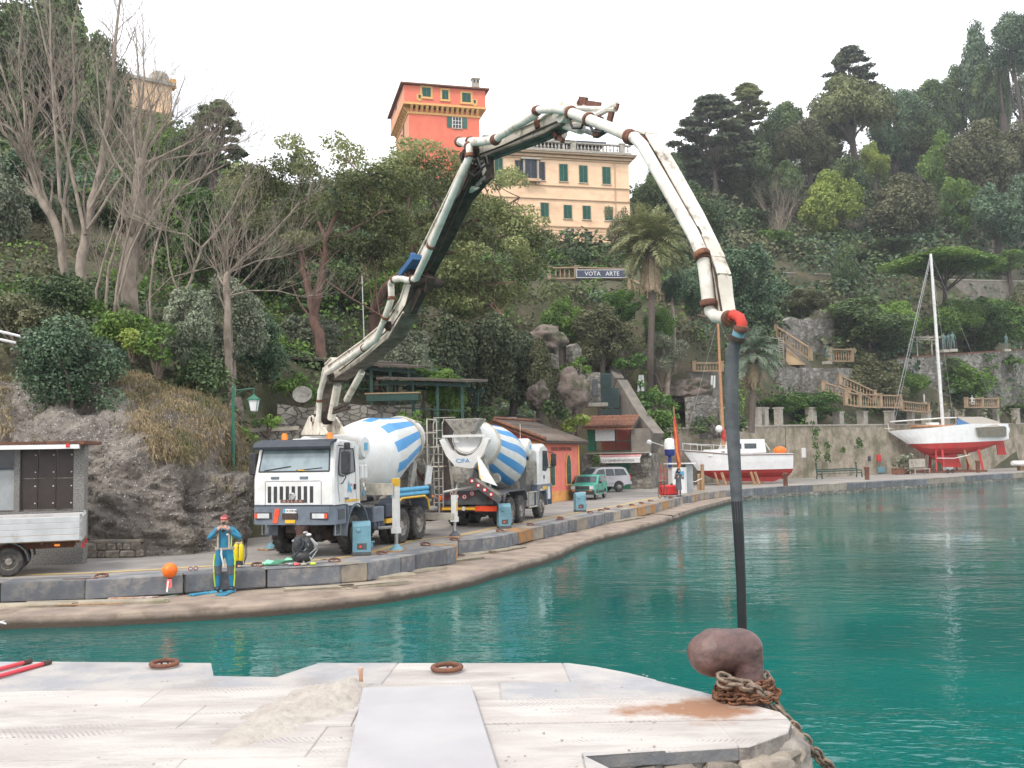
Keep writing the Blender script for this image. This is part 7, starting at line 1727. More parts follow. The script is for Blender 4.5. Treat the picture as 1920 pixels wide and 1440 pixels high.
def boom(root):
 """the folding placing boom: everything lies in one vertical plane through the turret, pipes beside the beams"""
 A=np.array([-5.45,28.62,0]);T=np.array([2.78,12.1,0]);dh=(T-A)/np.linalg.norm(T-A);nrm=np.array([-dh[1],dh[0],0.0])
 if nrm@(-A)>0:nrm=-nrm
 def pl(px,py,off=0.0):
  d=ray(px,py);t=((A-nrm*-off-_C)@nrm)/(d@nrm)if False else(((A+nrm*(-off))-_C)@nrm)/(d@nrm)
  return _C+d*t
 inv=root.matrix_world.inverted()if False else None
 Rz=Matrix.Rotation(-root.rotation_euler.z,3,'Z');L0=root.location
 def lc(p):return Rz@(V(p)-L0)
 P=lambda x,y,o=0:lc(pl(x,y,o))
 side=Rz@V(nrm)
 def part(name,mat,fn,parent=root,smooth=35):
  m=MB();fn(m);return m.build(name,mat,parent,smooth=smooth)
 t0=P(605,812)
 part('turret','boom_paint',lambda m:m.lathe([(.42,1.15),(.42,1.5),(.30,1.7),(.28,2.2)],(t0.x,0,0),n=18))
 def fr(m):
  for s in(-1,1):
   o=side*(.24*s);m.add([P(582,815)+o,P(634,815)+o,P(613,782)+o,P(598,780)+o,P(582,815)+o*1.25,P(634,815)+o*1.25,P(613,782)+o*1.25,P(598,780)+o*1.25],[(0,1,2,3),(7,6,5,4),(0,4,5,1),(1,5,6,2),(2,6,7,3),(3,7,4,0)])
  m.lathe([(.1,-.34),(.1,.34)],P(606,785),side,n=12)
  m.box((t0.x,0,2.4),(.8,.7,.9))
 part('turret_frame','boom_paint',fr,smooth=20)
 def seg(name,pts,widths,thick,mat='boom_paint',off=0,under='boom_under_shade'):
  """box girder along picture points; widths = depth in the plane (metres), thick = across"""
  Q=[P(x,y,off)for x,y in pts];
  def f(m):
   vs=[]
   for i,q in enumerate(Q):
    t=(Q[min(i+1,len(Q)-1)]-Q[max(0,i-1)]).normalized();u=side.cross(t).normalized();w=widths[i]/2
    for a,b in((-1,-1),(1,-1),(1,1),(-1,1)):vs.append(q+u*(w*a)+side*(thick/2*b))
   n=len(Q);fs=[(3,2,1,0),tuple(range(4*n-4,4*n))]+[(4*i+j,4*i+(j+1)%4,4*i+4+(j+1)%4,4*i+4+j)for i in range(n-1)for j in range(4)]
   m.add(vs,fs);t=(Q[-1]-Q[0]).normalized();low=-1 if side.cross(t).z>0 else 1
   for i in range(n-1):m.m[2+4*i+(1 if low>0 else 3)]=1  # downward faces take the dark slot, shade painted as colour
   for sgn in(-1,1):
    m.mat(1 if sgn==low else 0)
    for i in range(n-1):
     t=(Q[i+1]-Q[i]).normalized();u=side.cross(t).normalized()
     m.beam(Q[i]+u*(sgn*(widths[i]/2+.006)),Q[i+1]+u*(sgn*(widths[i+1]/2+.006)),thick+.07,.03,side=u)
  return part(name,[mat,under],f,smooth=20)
 def pipe(name,pts,r,off,mat='boom_pipe',parent=root,rings=()):
  Q=[P(x,y,off)for x,y in pts];o=part(name,mat,lambda m:m.tube(Q,r,12),parent,60)
  for u in rings:
   k=u*(len(Q)-1);i=min(int(k),len(Q)-2);c=Q[i].lerp(Q[i+1],k-i);t=(Q[i+1]-Q[i]).normalized()
   part('pipe_clamp','rust',lambda m:m.lathe([(r*1.0,-.04),(r*1.22,-.035),(r*1.32,-.01),(r*1.32,.01),(r*1.22,.035),(r,.04)],c,t,n=14),o)
  return o
 def joint(px,py,r,w,mat='boom_dark',off=0):
  return part('knuckle_pin',mat,lambda m:(m.lathe([(r,-w/2),(r,w/2)],P(px,py,off),side,n=14),m.lathe([(r*.5,-w/2-.06),(r*.5,w/2+.06)],P(px,py,off),side,n=10)))
 def cyl(p,q,r,frac=.6,off=0):
  a,b=P(*p,off),P(*q,off);c=a.lerp(b,frac)
  o=part('hydraulic_cylinder','boom_paint',lambda m:m.tube([a,c],r,10));part('piston_rod','steel',lambda m:m.tube([c,b],r*.5,8),o);return o
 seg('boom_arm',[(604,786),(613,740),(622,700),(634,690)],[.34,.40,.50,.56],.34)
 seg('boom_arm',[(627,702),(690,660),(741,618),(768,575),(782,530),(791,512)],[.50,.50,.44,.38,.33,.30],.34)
 cyl((621,785),(636,706),.12,.8);cyl((650,750),(680,695),.09,.95);
 for a,b in(((608,775),(652,757)),((614,778),(655,764))):part('link_plate','boom_dark',lambda m:m.beam(P(*a),P(*b),.07,.09,side=side))
 joint(636,708,.14,.52);joint(606,786,.16,.6);joint(744,612,.12,.5)
 pipe('delivery_pipe',[(597,790),(600,735),(612,700),(660,668),(706,636),(722,596),(734,560),(733,532)],.075,.34,rings=(.1,.5,.72,.86))
 pipe('delivery_pipe',[(733,532),(738,524),(752,522),(766,526),(780,522),(800,480),(838,390),(881,292),(880,275),(868,268)],.074,.36,rings=(.12,.4,.58,.78,.9))
 cyl((752,614),(798,540),.10,.55,-.05)
 part('link_plate','boom_dark',lambda m:(m.beam(P(772,575),P(800,520),.40,.14,side=side),m.beam(P(790,515),P(806,535),.34,.16,side=side)))
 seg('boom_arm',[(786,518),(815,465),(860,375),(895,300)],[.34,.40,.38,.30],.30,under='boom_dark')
 part('underside_shade','boom_dark',lambda m:m.add([P(795,525)+side*.19,P(823,466)+side*.19,P(870,376)+side*.19,P(904,335)+side*.19,P(895,300)+side*.19,P(795,525)-side*.19,P(823,466)-side*.19,P(870,376)-side*.19,P(904,335)-side*.19,P(895,300)-side*.19],[(0,1,2,3,4),(9,8,7,6,5),(0,5,6,1),(1,6,7,2),(2,7,8,3),(3,8,9,4)]),smooth=20)  # dark plate added to paint the shade under this arm
 joint(788,520,.17,.62);joint(800,530,.11,.66);joint(893,296,.14,.55)
 part('hose_cover','tarp_blue',lambda m:(m.beam(P(756,515,.3),P(782,482,.3),.12,.22,side=side),m.beam(P(768,500,.3),P(776,478,.3),.14,.12,side=side)))
 cyl((858,368),(914,332),.10,.62);pipe('hydraulic_line',[(812,500),(862,392),(902,322)],.03,-.28,'boom_paint')
 for a,b in(((886,292),(897,336)),((900,290),(912,335)),((916,290),(918,338)),((884,300),(890,330))):part('link_plate','boom_dark',lambda m,a=a,b=b:m.beam(P(*a),P(*b),.30,.07,side=side))
 part('cylinder_sleeve','boom_paint',lambda m:m.beam(P(903,285),P(912,325),.18,.08,side=side))
 pipe('delivery_pipe',[(860,266),(880,266),(905,265),(930,262)],.08,.30,rings=(.02,.35,.98))
 pipe('delivery_pipe',[(930,262),(936,256),(968,236),(1002,216),(1007,206)],.07,.30,rings=(.05,.95))
 pipe('delivery_pipe',[(1007,207),(1014,206),(1040,205),(1062,207)],.065,.28,rings=(.05,))
 part('pipe_bracket','rust',lambda m:(m.beam(P(1004,215,.15),P(1008,240,.15),.1,.05,side=side),m.beam(P(1008,238,.1),P(1030,240,.05),.1,.05,side=side)))
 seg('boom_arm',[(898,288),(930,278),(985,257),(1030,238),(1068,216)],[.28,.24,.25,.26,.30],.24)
 part('underside_shade','shutter_dark',lambda m:m.beam(P(930,284),P(1050,238),.20,.03,side=side))  # dark strip painting in shade below the third arm
 joint(905,286,.12,.5);joint(1072,213,.17,.42,'boom_paint')
 cyl((1058,232),(1118,252),.085,.55);
 for a,b,w_,h_ in(((1042,246),(1046,258),.10,.10),((1046,257),(1056,264),.07,.06),((1116,252),(1142,236),.12,.10),((1084,190),(1092,208),.07,.04),((1086,188),(1100,190),.12,.04),((1148,206),(1142,230),.12,.045),((1158,194),(1155,206),.08,.03),((1106,216),(1128,226),.1,.06),((1100,194),(1126,198),.1,.03)):part('link_plate','rust',lambda m:m.beam(P(*a),P(*b),w_,h_,side=side))
 part('link_tube','boom_pipe',lambda m:(m.tube([P(1084,203),P(1154,205)],.045,8),m.tube([P(1111,220),P(1157,195)],.05,8)))
 pipe('delivery_pipe',[(1066,210),(1080,215),(1104,224),(1150,242),(1184,258)],.085,.20,rings=(.08,.5,.97))
 pipe('delivery_pipe',[(1182,258),(1190,258),(1204,272),(1250,352),(1300,440),(1318,482)],.084,.20,rings=(.06,.98))
 seg('boom_arm',[(1200,256),(1218,262),(1250,318),(1300,408),(1340,490)],[.10,.15,.17,.16,.15],.15)
 joint(1217,263,.085,.13,'rust',.02);joint(1192,257,.09,.18,'rust',.1)
 seg('boom_arm',[(1338,484),(1352,520),(1356,560),(1362,600)],[.13,.13,.12,.12],.13)
 pipe('delivery_pipe',[(1317,478),(1322,510),(1329,572)],.085,.16,rings=(.05,.97))
 pipe('delivery_pipe',[(1329,570),(1332,584),(1342,594),(1358,596),(1368,597)],.078,.12,rings=(.03,.95))
 e=pipe('elbow',[(1366,596),(1376,590),(1387,596),(1391,606),(1389,618)],.066,.10,'flag_red',rings=(.05,.97))
 for a in((1240,333),(1275,398)):part('pipe_bracket','boom_paint',lambda m,a=a:m.beam(P(a[0],a[1],.18),P(a[0]+17,a[1]-10,0),.05,.04,side=side))
 for k,(a,off)in enumerate((([(792,512),(812,470),(850,392),(886,312),(900,292)],.22),([(796,520),(820,478),(856,398),(894,318),(908,300)],.19),([(900,292),(940,272),(1000,248),(1064,222)],.16),([(636,696),(690,652),(738,610),(764,566),(786,520)],.22),([(1216,268),(1262,346),(1312,436),(1340,500),(1354,590)],.10))):
  Q=[P(x,y,off)+Vector((0,0,.03*math.sin(i*2.3+k)))for i,(x,y)in enumerate(a)];part('hydraulic_line','boom_dark',lambda m:m.tube(Q,.018,6),smooth=60)
 for k,a in enumerate(([(884,300),(874,318),(890,330),(904,318)],[(896,296),(903,316),(916,306),(912,292)],[(776,540),(766,524),(784,510),(798,520)],[(1066,224),(1074,240),(1090,240),(1096,226)],[(604,786),(594,770),(600,752),(612,748)],[(1104,232),(1112,246),(1128,248),(1140,238)])):part('hose_loop','black_plastic',lambda m:m.tube([P(x,y,.24)for x,y in a],.022,6),smooth=60)
 H=[P(1388,618,.1),P(1382,634,.1),P(1374,660,.1),P(1371,720,.1),P(1373,790,.1),P(1378,880,.1),P(1384,980,.1),P(1389,1080,.1),P(1392,1176,.1)]
 last=H[-1].copy();last.z=WATER_Z-.6;last+=(H[-1]-H[-2]).normalized()*0;H.append(last+Vector((0,0,0)))
 part('end_hose','hose_grey',lambda m:m.tube(H[:7],[.070,.070,.08,.086,.085,.076,.064],14),smooth=70)
 part('end_hose','hose_black',lambda m:m.tube([H[5].lerp(H[6],.6)]+H[6:],[.070,.065,.058,.055,.054],14),smooth=70)
 part('hose_collar','bollard_blue',lambda m:m.tube([H[0]+Vector((0,0,.02)),H[0].lerp(H[1],.9)],.076,12))
 part('hose_clamp','boom_dark',lambda m:m.lathe([(.10,-.03),(.105,0),(.10,.03)],H[1],(H[2]-H[1]).normalized(),n=14))
truck_pump()
def truck_mixer():
 root=empty('mixer_truck',(.05,42.72,0),math.radians(73),'white and blue striped cement mixer truck seen from behind with its chute lowered','truck','concrete mixer trucks on the quay')
 W=1.22;m=MB();prof=[(-.55,1.15),(-.55,2.85),(-.35,3.08),(.6,3.16),(1.0,3.02),(1.32,2.2),(1.42,1.7),(1.42,.75),(.75,.75),(.72,1.15)]
 secs=[]
 for y,ins in((-W,.10),(-W+.08,.02),(-W+.2,0),(W-.2,0),(W-.08,.02),(W,.10)):secs.append([(x-(ins if x>.5 else-ins*(x<-.2)),y,z-(ins if z>2.7 else 0))for x,z in prof])
 n=len(prof);m.add([p for s in secs for p in s],[(k*n+i,k*n+(i+1)%n,(k+1)*n+(i+1)%n,(k+1)*n+i)for k in range(5)for i in range(n)]+[tuple(range(n)),tuple(range(6*n-1,5*n-1,-1))]);m.build('cab','white_paint',root,smooth=30)
 for s in(1,-1):
  y=s*1.226;P=[(1.08,2.15),(.85,2.85),(.12,2.85),(.05,2.0),(.6,1.95)]
  m=MB();m.add([(x,y,z)for x,z in P],[tuple(range(5))]);m.build('door_window','car_glass',root)
  m=MB();m.box((.28,s*1.235,1.72),(.12,.02,.16));m.build('door_handle','black_plastic',root)
  m=MB();m.box((1.25,s*1.42,2.45),(.16,.22,.55),bev=.05);mi=m.build('mirror','black_plastic',root);m=MB();m.tube([(1.0,s*1.2,2.8),(1.25,s*1.42,2.75)],.02,5);m.tube([(1.1,s*1.2,2.1),(1.25,s*1.42,2.15)],.02,5);m.build('mirror_arm','black_plastic',mi)
  m=MB();m.box((.32,s*1.23,1.26),(.62,.03,.14));m.build('yellow_strip','yellow_paint',root)
  m=MB();m.prism([(-.72,.5),(-.62,1.0),(-.35,1.25),(.35,1.25),(.62,1.0),(.72,.5),(.8,.5),(.8,1.3),(1.45,1.3),(1.45,.5),(1.5,.5),(1.5,1.42),(-.85,1.42),(-.85,.5)],'y',s*.95,s*1.24);m.build('mudguard','bumper_grey',root)
 m=MB();m.box((-.56,0,2.35),(.04,1.6,.5));m.build('rear_window','window_dark',root)
 m=MB();m.lathe([(.09,0),(.085,.14),(.05,.19),(.01,.2)],(.1,.2,3.12),n=12);m.build('beacon','orange_lamp',root)
 m=MB();m.tube([(-.4,-.4,3.0),(-.4,-.4,4.0)],.012,4);m.build('aerial','boom_paint',root)
 mb_chassis(root,back=5.95,axles=(0,-3.15,-4.52))
 prof=[(.35,0,0),(.70,.02,0),(.95,.10,0),(1.12,.17,1),(1.19,.22,1),(1.20,.36,1),(1.17,.46,1),(1.02,.60,1),(.90,.74,0),(.86,.78,0),(.66,.95,0),(.60,1.0,0)]
 a,ax,L,d=mb_drum(root,-1.2,2.25,-6.0,3.35,prof,11,0)
 m=MB();m.lathe([(.56,.03),(.50,-.25),(.3,-.6),(.02,-.62)],a+ax*L,ax,n=24,cap=False);m.build('drum_mouth','boom_dark',d)
 m=MB();m.tube([a+ax*(L-.5+.0),a+ax*(L+.02)],.02,5);
 for j in range(14):
  w=j*.55;m.tube([a+ax*(L-.5+j*.03)+Vector((0,math.cos(w)*.42,math.sin(w)*.42)),a+ax*(L-.47+j*.03)+Vector((0,math.cos(w+.55)*.42,math.sin(w+.55)*.42))],.035,5)
 m.build('mixing_blade','chain_rust',d)
 m=MB();m.lathe([(.02,-1.0),(.30,-.98),(.37,-.9),(.37,.9),(.30,.98),(.02,1.0)],(-.95,0,3.0),(0,1,0),n=24);wt=m.build('water_tank','drum_white',root,smooth=30);m=MB();m.box((-.95,-1.006,3.0),(.2,.012,.16));m.build('tank_sticker','sky_blue_paint',wt)
 m=MB();m.add([(-.95,-.62,1.1),(-.95,.62,1.1),(-1.05,.45,2.3),(-1.05,-.45,2.3),(-1.5,-.62,1.1),(-1.5,.62,1.1),(-1.3,.45,2.3),(-1.3,-.45,2.3)],[(0,1,2,3),(7,6,5,4),(0,4,5,1),(1,5,6,2),(2,6,7,3),(3,7,4,0)]);m.build('front_pedestal','cement_grime',root)
 m=MB();m.box((-1.0,-1.02,1.95),(.55,.3,1.0));m.build('oil_cooler','cement_grime',root);m=MB()
 for i in range(7):m.box((-1.22+i*.075,-1.18,1.95),(.02,.04,.9))
 m.build('cooler_fins','cement_grime',root)
 m=MB();m.lathe([(.2,-.09),(.23,0),(.2,.09)],(-4.6,-.62,1.78),ax,n=14);m.build('drum_roller','cement_grime',root)
 def rearz(x,z):return(x,z)
 m=MB();X=-6.28;U=[(-.98,3.28),(-.78,3.36),(-.55,2.92),(-.28,2.72),(0,2.66),(.28,2.72),(.55,2.92),(.78,3.36),(.98,3.28),(.72,2.70),(.42,2.36),(.34,2.22),(-.34,2.22),(-.42,2.36),(-.72,2.70)]
 m.prism(U,'x',X-.10,X+.18);cr=m.build('collecting_trough','drum_white',root)
 txt('CIFA',(X-.115,.06,2.50),(math.pi/2,0,-math.pi/2),.21,'drum_blue',cr,name='lettering',sx=1.25)
 m=MB();m.box((X-.06,0,3.42),(.12,1.7,.09));m.build('cross_bar','drum_white',root)
 m=MB();c=Vector((-6.2,0,3.45));m.add([c+Vector((-.35,-.66,.6)),c+Vector((.4,-.66,.6)),c+Vector((.4,.66,.6)),c+Vector((-.35,.66,.6)),c+Vector((-.16,-.24,0)),c+Vector((.2,-.24,0)),c+Vector((.2,.24,0)),c+Vector((-.16,.24,0)),],[(0,1,5,4),(1,2,6,5),(2,3,7,6),(3,0,4,7)]);h=m.build('charging_funnel','cement_grime',root,fix=False);sd=h.modifiers.new('t','SOLIDIFY');sd.thickness=.035
 m=MB()
 for s in(-1,1):m.beam((-5.9,s*.55,1.1),(-6.1,s*.72,3.1),.1,.22,side=(1,0,0));m.beam((-5.2,s*.62,1.1),(-5.9,s*.66,2.6),.1,.14,side=(1,0,0))
 m.build('rear_frame','cement_grime',root)
 m=MB();m.lathe([(.40,.25),(.36,0),(.22,-.3)],(X-.1,.1,2.0),(.1,-.15,1),n=14,cap=False);o=m.build('chute_mouth','cement_grime',root,fix=False);sd=o.modifiers.new('t','SOLIDIFY');sd.thickness=.03
 def trough(m,a,b,w0,w1,dep):
  a=Vector(a);b=Vector(b);t=(b-a).normalized();s_=t.cross(Vector((0,0,1))).normalized();u=s_.cross(t).normalized();vs=[]
  for p,w in((a,w0),(b,w1)):
   for k in range(7):
    an=math.pi*k/6;vs.append(p+s_*(math.cos(an)*w/2)-u*(math.sin(an)*dep)+u*dep*.4)
  m.add(vs,[(k,k+1,k+8,k+7)for k in range(6)])
 m=MB();trough(m,(X-.15,.15,2.05),(X-.1,-1.35,1.15),.5,.42,.28);o=m.build('chute','cement_grime',root,fix=False);sd=o.modifiers.new('t','SOLIDIFY');sd.thickness=.035
 m=MB();m.beam((X-.35,-.25,1.84),(X-.33,-1.45,1.02),.05,.22,side=(0,0,1));m.build('chute_edge','dark_base',root)
 for i in range(4):
  u=.12+i*.2;m=MB();q=Vector((X-.385,-.25,1.86)).lerp(Vector((X-.365,-1.45,1.04)),u);m.box(q,(.012,.15,.15),rx=0);rf=m.build('reflector','red_lamp',root);m=MB();m.box(q+Vector((-.008,0,0)),(.01,.08,.08));m.build('reflector_core','white_flat',rf)
 m=MB();m.add([(X-.1,-.52,2.62),(X-.1,-.62,2.62),(X-.3,-1.35,1.55),(X-.3,-.75,1.75)],[(0,1,2,3)]);o=m.build('folded_chute','drum_white',root,fix=False);sd=o.modifiers.new('t','SOLIDIFY');sd.thickness=.10
 m=MB();m.add([(X-.2,-.54,2.55),(X-.2,-.62,2.5),(X-.36,-.86,1.78),(X-.36,-.68,1.85)],[(0,1,2,3)]);m.build('yellow_marking','yellow_paint',root,fix=False)
 m=MB();m.tube([(X+.1,.9,1.35),(X-.1,-.6,1.6)],.045,6);m.tube([(X+.2,.5,1.2),(X-.1,.2,1.9)],.05,6);m.build('chute_arm','drum_white',root)
 m=MB()
 for s in(.92,1.28):m.tube([(-6.2,s,.8),(-6.2,s,3.9),(-6.0,s,4.1)],.026,5)
 for i in range(10):m.tube([(-6.2,.92,.95+i*.3),(-6.2,1.28,.95+i*.3)],.018,4)
 m.tube([(-6.2,1.28,4.0),(-5.7,1.28,4.0)],.02,4);m.tube([(-6.2,.4,4.12),(-6.2,1.28,4.12)],.02,4);m.build('ladder','cement_grime',root)
 m=MB();m.box((-6.1,1.1,2.3),(.5,.5,.05));m.build('platform','beige_steel',root)
 m=MB();m.box((-6.02,0,.72),(.12,2.3,.16));ub=m.build('underrun_bar','rust',root)
 m=MB();m.box((-6.09,.35,.72),(.02,1.3,.09));m.build('yellow_band','yellow_paint',ub);m=MB();m.box((-6.09,-.72,.72),(.02,.85,.19));m.build('red_band','red_reflector',ub);m=MB();m.box((-6.10,.15,.72),(.02,.12,.14),rx=.4);m.build('white_mark','white_flat',ub)
 m=MB();m.box((-5.98,0,1.12),(.14,1.9,.5));m.build('tail_panel','dark_base',root)
 for i,(y,z)in enumerate(((.62,1.28),(.42,1.18),(.12,1.16),(-.18,1.28))):
  m=MB();m.lathe([(.10,0),(.10,.02)],(-6.06,y,z),(-1,0,0),n=14);dd=m.build('speed_disc','red_lamp',root);m=MB();m.lathe([(.07,0),(.07,.01)],(-6.082,y,z),(-1,0,0),n=14);m.build('disc_face','white_flat',dd);m=MB();m.box((-6.098,y,z),(.006,.05,.07));m.build('disc_number','boom_dark',dd)
 for s in(-1,1):
  m=MB();m.box((-6.0,s*.98,1.12),(.1,.52,.19));tl=m.build('tail_lamp','red_lamp',root);m=MB();m.box((-6.055,s*1.10,1.12),(.02,.12,.15));m.build('indicator','orange_lamp',tl)
  m=MB();pts=[(-2.45,.9),(-2.6,1.22),(-2.85,1.32),(-4.9,1.32),(-5.3,1.25),(-5.55,.95),(-5.6,.6)]
  for(xa,za),(xb,zb)in zip(pts[:-1],pts[1:]):m.add([(xa,s*.55,za),(xb,s*.55,zb),(xb,s*1.27,zb),(xa,s*1.27,za),(xa,s*.55,za-.04),(xb,s*.55,zb-.04),(xb,s*1.27,zb-.04),(xa,s*1.27,za-.04)],[(0,1,2,3),(7,6,5,4),(3,2,6,7),(0,4,5,1),(0,3,7,4),(1,5,6,2)])
  m.build('rear_mudguard','dark_base',root)
  m=MB();m.box((-5.62,s*.95,.85),(.03,.6,.7));m.build('mud_flap','black_plastic',root)
  m=MB();f=s*1.22
  m.tube([(-.95,f,.55),(-2.1,f,.55),(-2.1,f,1.15),(-.95,f,1.15),(-.95,f,.55)],.035,5);m.build('side_guard','beige_steel',root)
  m=MB();m.box((-1.55,s*.95,.85),(1.0,.45,.6),bev=.06);m.build('fuel_tank','steel',root)
truck_mixer()
def flatbed():
 W1=gr(16,1081);d=Vector((.933,.358,0)).normalized();rz=math.atan2(-d.y,-d.x)
 rightv=Vector((d.y,-d.x,0))
 o=Vector((W1[0],W1[1],0))-rightv*.80
 root=empty('flatbed_lorry',o,rz,'small flatbed lorry with ribbed aluminium sides parked at the left edge','lorry')
 R_=.345;tm=tyre_mesh(.69,.2);rm=rim_mesh(.69,.2,False,'wheel_rim',6)
 for s in(-1,1):
  for x in(0,3.2):put_wheel(root,tm,rm,x,s*.78,R_)
 X0,X1=-1.60,2.2;yb=.98;zb,zt=.86,1.36
 m=MB();m.box(((X0+X1)/2,0,zb-.04),(X1-X0,2*yb-.06,.08));m.build('bed_floor','wood',root)
 for s in(-1,1):
  for i in range(4):
   h=(zt-zb+.08)/4;m=MB();zc=zb-.06+h*(i+.5);m.box(((X0+X1)/2,s*yb,zc),(X1-X0,.035,h-.008),bev=.012);m.build('side_board','alu_side',root)
  for x in(X0+.03,X1-.03):m=MB();m.box((x,s*(yb+.006),(zb+zt)/2),(.06,.05,zt-zb+.14));m.build('corner_post','steel',root)
 for i in range(4):h=(zt-zb+.08)/4;m=MB();m.box((X0,0,zb-.06+h*(i+.5)),(.035,2*yb-.1,h-.008));m.build('tail_board','alu_side',root)
 m=MB();m.box((X1,0,1.5),(.06,2*yb,1.3));m.build('headboard','white_paint',root)
 m=MB()
 for s in(-1,1):m.box((1.2,s*.36,.66),(5.2,.08,.14))
 for x in(X0+.1,-.7,.7,1.8):m.box((x,0,.76),(.06,1.8,.06))
 m.build('chassis_frame','rust',root)
 for s in(-1,1):
  m=MB();A=[(math.cos(math.pi*k/10)*.44,.36+math.sin(math.pi*k/10)*.44)for k in range(0,9)]
  for(xa,za),(xb,zb_)in zip(A[:-1],A[1:]):m.add([(-xa,s*.62,za),(-xb,s*.62,zb_),(-xb,s*.95,zb_),(-xa,s*.95,za),(-xa*.95,s*.62,za-.02),(-xb*.95,s*.62,zb_-.02),(-xb*.95,s*.95,zb_-.02),(-xa*.95,s*.95,za-.02)],[(0,1,2,3),(7,6,5,4),(3,2,6,7),(0,4,5,1)])
  m.build('mudguard','dark_base',root)
  m=MB();m.box((-1.05,s*.93,.70),(.12,.03,.05));m.build('side_reflector','orange_lamp',root)
  m=MB();m.box((X0-.02,s*.7,.66),(.05,.3,.11));m.build('tail_lamp','red_lamp',root)
 m=MB();m.box((3.2,0,1.15),(1.7,1.8,1.1),bev=.15);m.box((3.1,0,1.9),(1.3,1.65,.7),taper=(.75,.9),bev=.1);m.build('cab','white_paint',root)
flatbed()
def loft(name,secs,mat,root,smooth=40,caps=True):
 n=len(secs[0]);m=MB();m.add([p for s in secs for p in s],[(k*n+i,k*n+(i+1)%n,(k+1)*n+(i+1)%n,(k+1)*n+i)for k in range(len(secs)-1)for i in range(n)]+([tuple(range(n)),tuple(range(len(secs)*n-1,(len(secs)-1)*n-1,-1))]if caps else[]));return m.build(name,mat,root,smooth=smooth)
def carbody(root,prof,W,tumble,zbelt,mat,wheels,R_,ins=.06):
 """side profile (x, z) lofted across; wheel arches cut into the profile by the caller's points"""
 secs=[]
 for y,k in((-W,1),(-W+.04,.3),(-W+.14,0),(W-.14,0),(W-.04,.3),(W,1)):
  s=[]
  for x,z in prof:
   yy=y*(1-tumble*max(0,z-zbelt));s.append((x-math.copysign(ins*k*.6,x-wheels[0]/2),yy,z-(ins*k*.6 if z>zbelt else 0)))
  secs.append(s)
 return loft('body',secs,mat,root,35)
def arch(cx,R_,z0,n=8,rev=False):
 p=[(cx+math.cos(math.pi*i/n)*R_,z0+math.sin(math.pi*i/n)*R_)for i in range(n+1)]
 return p[::-1]if rev else p
def panda():
 A=gr(1098,937.5);root=empty('small_green_car',(A[0],A[1]+.4,0),math.radians(-108),'small boxy green hatchback with black bumper parked by the orange building','car')
 W=.73;z0=.30;r=.33
 prof=[(.62,.42),(.60,.72),(.55,.86),(-.28,.97),(-.72,1.38),(-.95,1.43),(-2.45,1.43),(-2.62,1.36),(-2.78,.95),(-2.80,.42)]+arch(-2.16,r,z0)[::-1]+arch(0,r,z0)[::-1]
 prof=[(.62,.42),(.60,.72),(.55,.86),(-.28,.97),(-.72,1.38),(-.95,1.43),(-2.45,1.43),(-2.62,1.36),(-2.78,.95),(-2.80,.35),(-2.49,.35)]+arch(-2.16,r,z0,rev=True)+[(-1.8,.28),(-.36,.28)]+arch(0,r,z0,rev=True)+[(.36,.35)]
 carbody(root,prof,W,.14,.92,'panda_green',(-2.16,),r)
 tm=tyre_mesh(.56,.15);rm=rim_mesh(.56,.15,True,'steel',4)
 for s in(-1,1):
  for x in(0,-2.16):put_wheel(root,tm,rm,x,s*.64,.28)
 m=MB();m.box((.63,0,.46),(.14,1.46,.24),bev=.04);m.build('bumper','black_plastic',root);m=MB();m.box((-2.82,0,.44),(.12,1.44,.22),bev=.04);m.build('rear_bumper','black_plastic',root)
 m=MB();m.box((.61,0,.72),(.05,.86,.19));m.build('grille','black_plastic',root)
 for s in(-1,1):
  m=MB();m.box((.61,s*.55,.72),(.05,.24,.18));m.build('headlight','lamp_glass',root);m=MB();m.box((.70,s*.5,.55),(.02,.16,.05));m.build('indicator','orange_lamp',root)
  yy=W*(1-.14*.2)+.004
  for P in([(-.40,1.0),(-.80,1.34),(-1.40,1.36),(-1.42,1.0)],[(-1.50,1.0),(-1.48,1.36),(-2.35,1.36),(-2.55,1.02)]):
   m=MB();m.add([(x,s*(W*(1-.14*max(0,z-.92))+.005),z)for x,z in P],[(0,1,2,3)]);m.build('side_window','car_glass',root)
  m=MB();m.box((-.5,s*.83,1.0),(.08,.16,.13),bev=.02);m.build('mirror','black_plastic',root)
  m=MB();m.box((-1.3,s*(W+.008),.78),(.12,.02,.04));m.build('door_handle','black_plastic',root)
  m=MB();m.box((-1.1,s*(W+.004),.45),(1.35,.02,.14));m.build('side_cladding','black_plastic',root)
  m=MB();m.tube([(-1.46,s*(W+.002),.3),(-1.46,s*(W+.002),.95)],.006,4);m.tube([(-.42,s*(W+.002),.4),(-.42,s*(W+.002),.95)],.006,4);m.build('door_gap','black_plastic',root)
  m=MB();m.box((-2.80,s*.58,.72),(.04,.2,.22));m.build('tail_lamp','red_lamp',root)
 def ws(x0,z0,x1,z1,w,o):m=MB();m.add([(x0+o,-w,z0+abs(o)),(x0+o,w,z0+abs(o)),(x1+o,w*.93,z1+abs(o)*.3),(x1+o,-w*.93,z1+abs(o)*.3)],[(0,1,2,3)]);return m
 ws(-.31,.995,-.69,1.35,.62,.012).build('windscreen','car_glass',root);ws(-2.765,1.0,-2.64,1.33,.60,-.012).build('rear_window','car_glass',root)
 m=MB();m.box((.715,0,.44),(.015,.42,.10));m.build('number_plate','white_flat',root);m=MB();m.box((-.52,-.25,1.14),(.02,.2,.16),ry=-.7);m.build('windscreen_paper','white_flat',root)
panda()
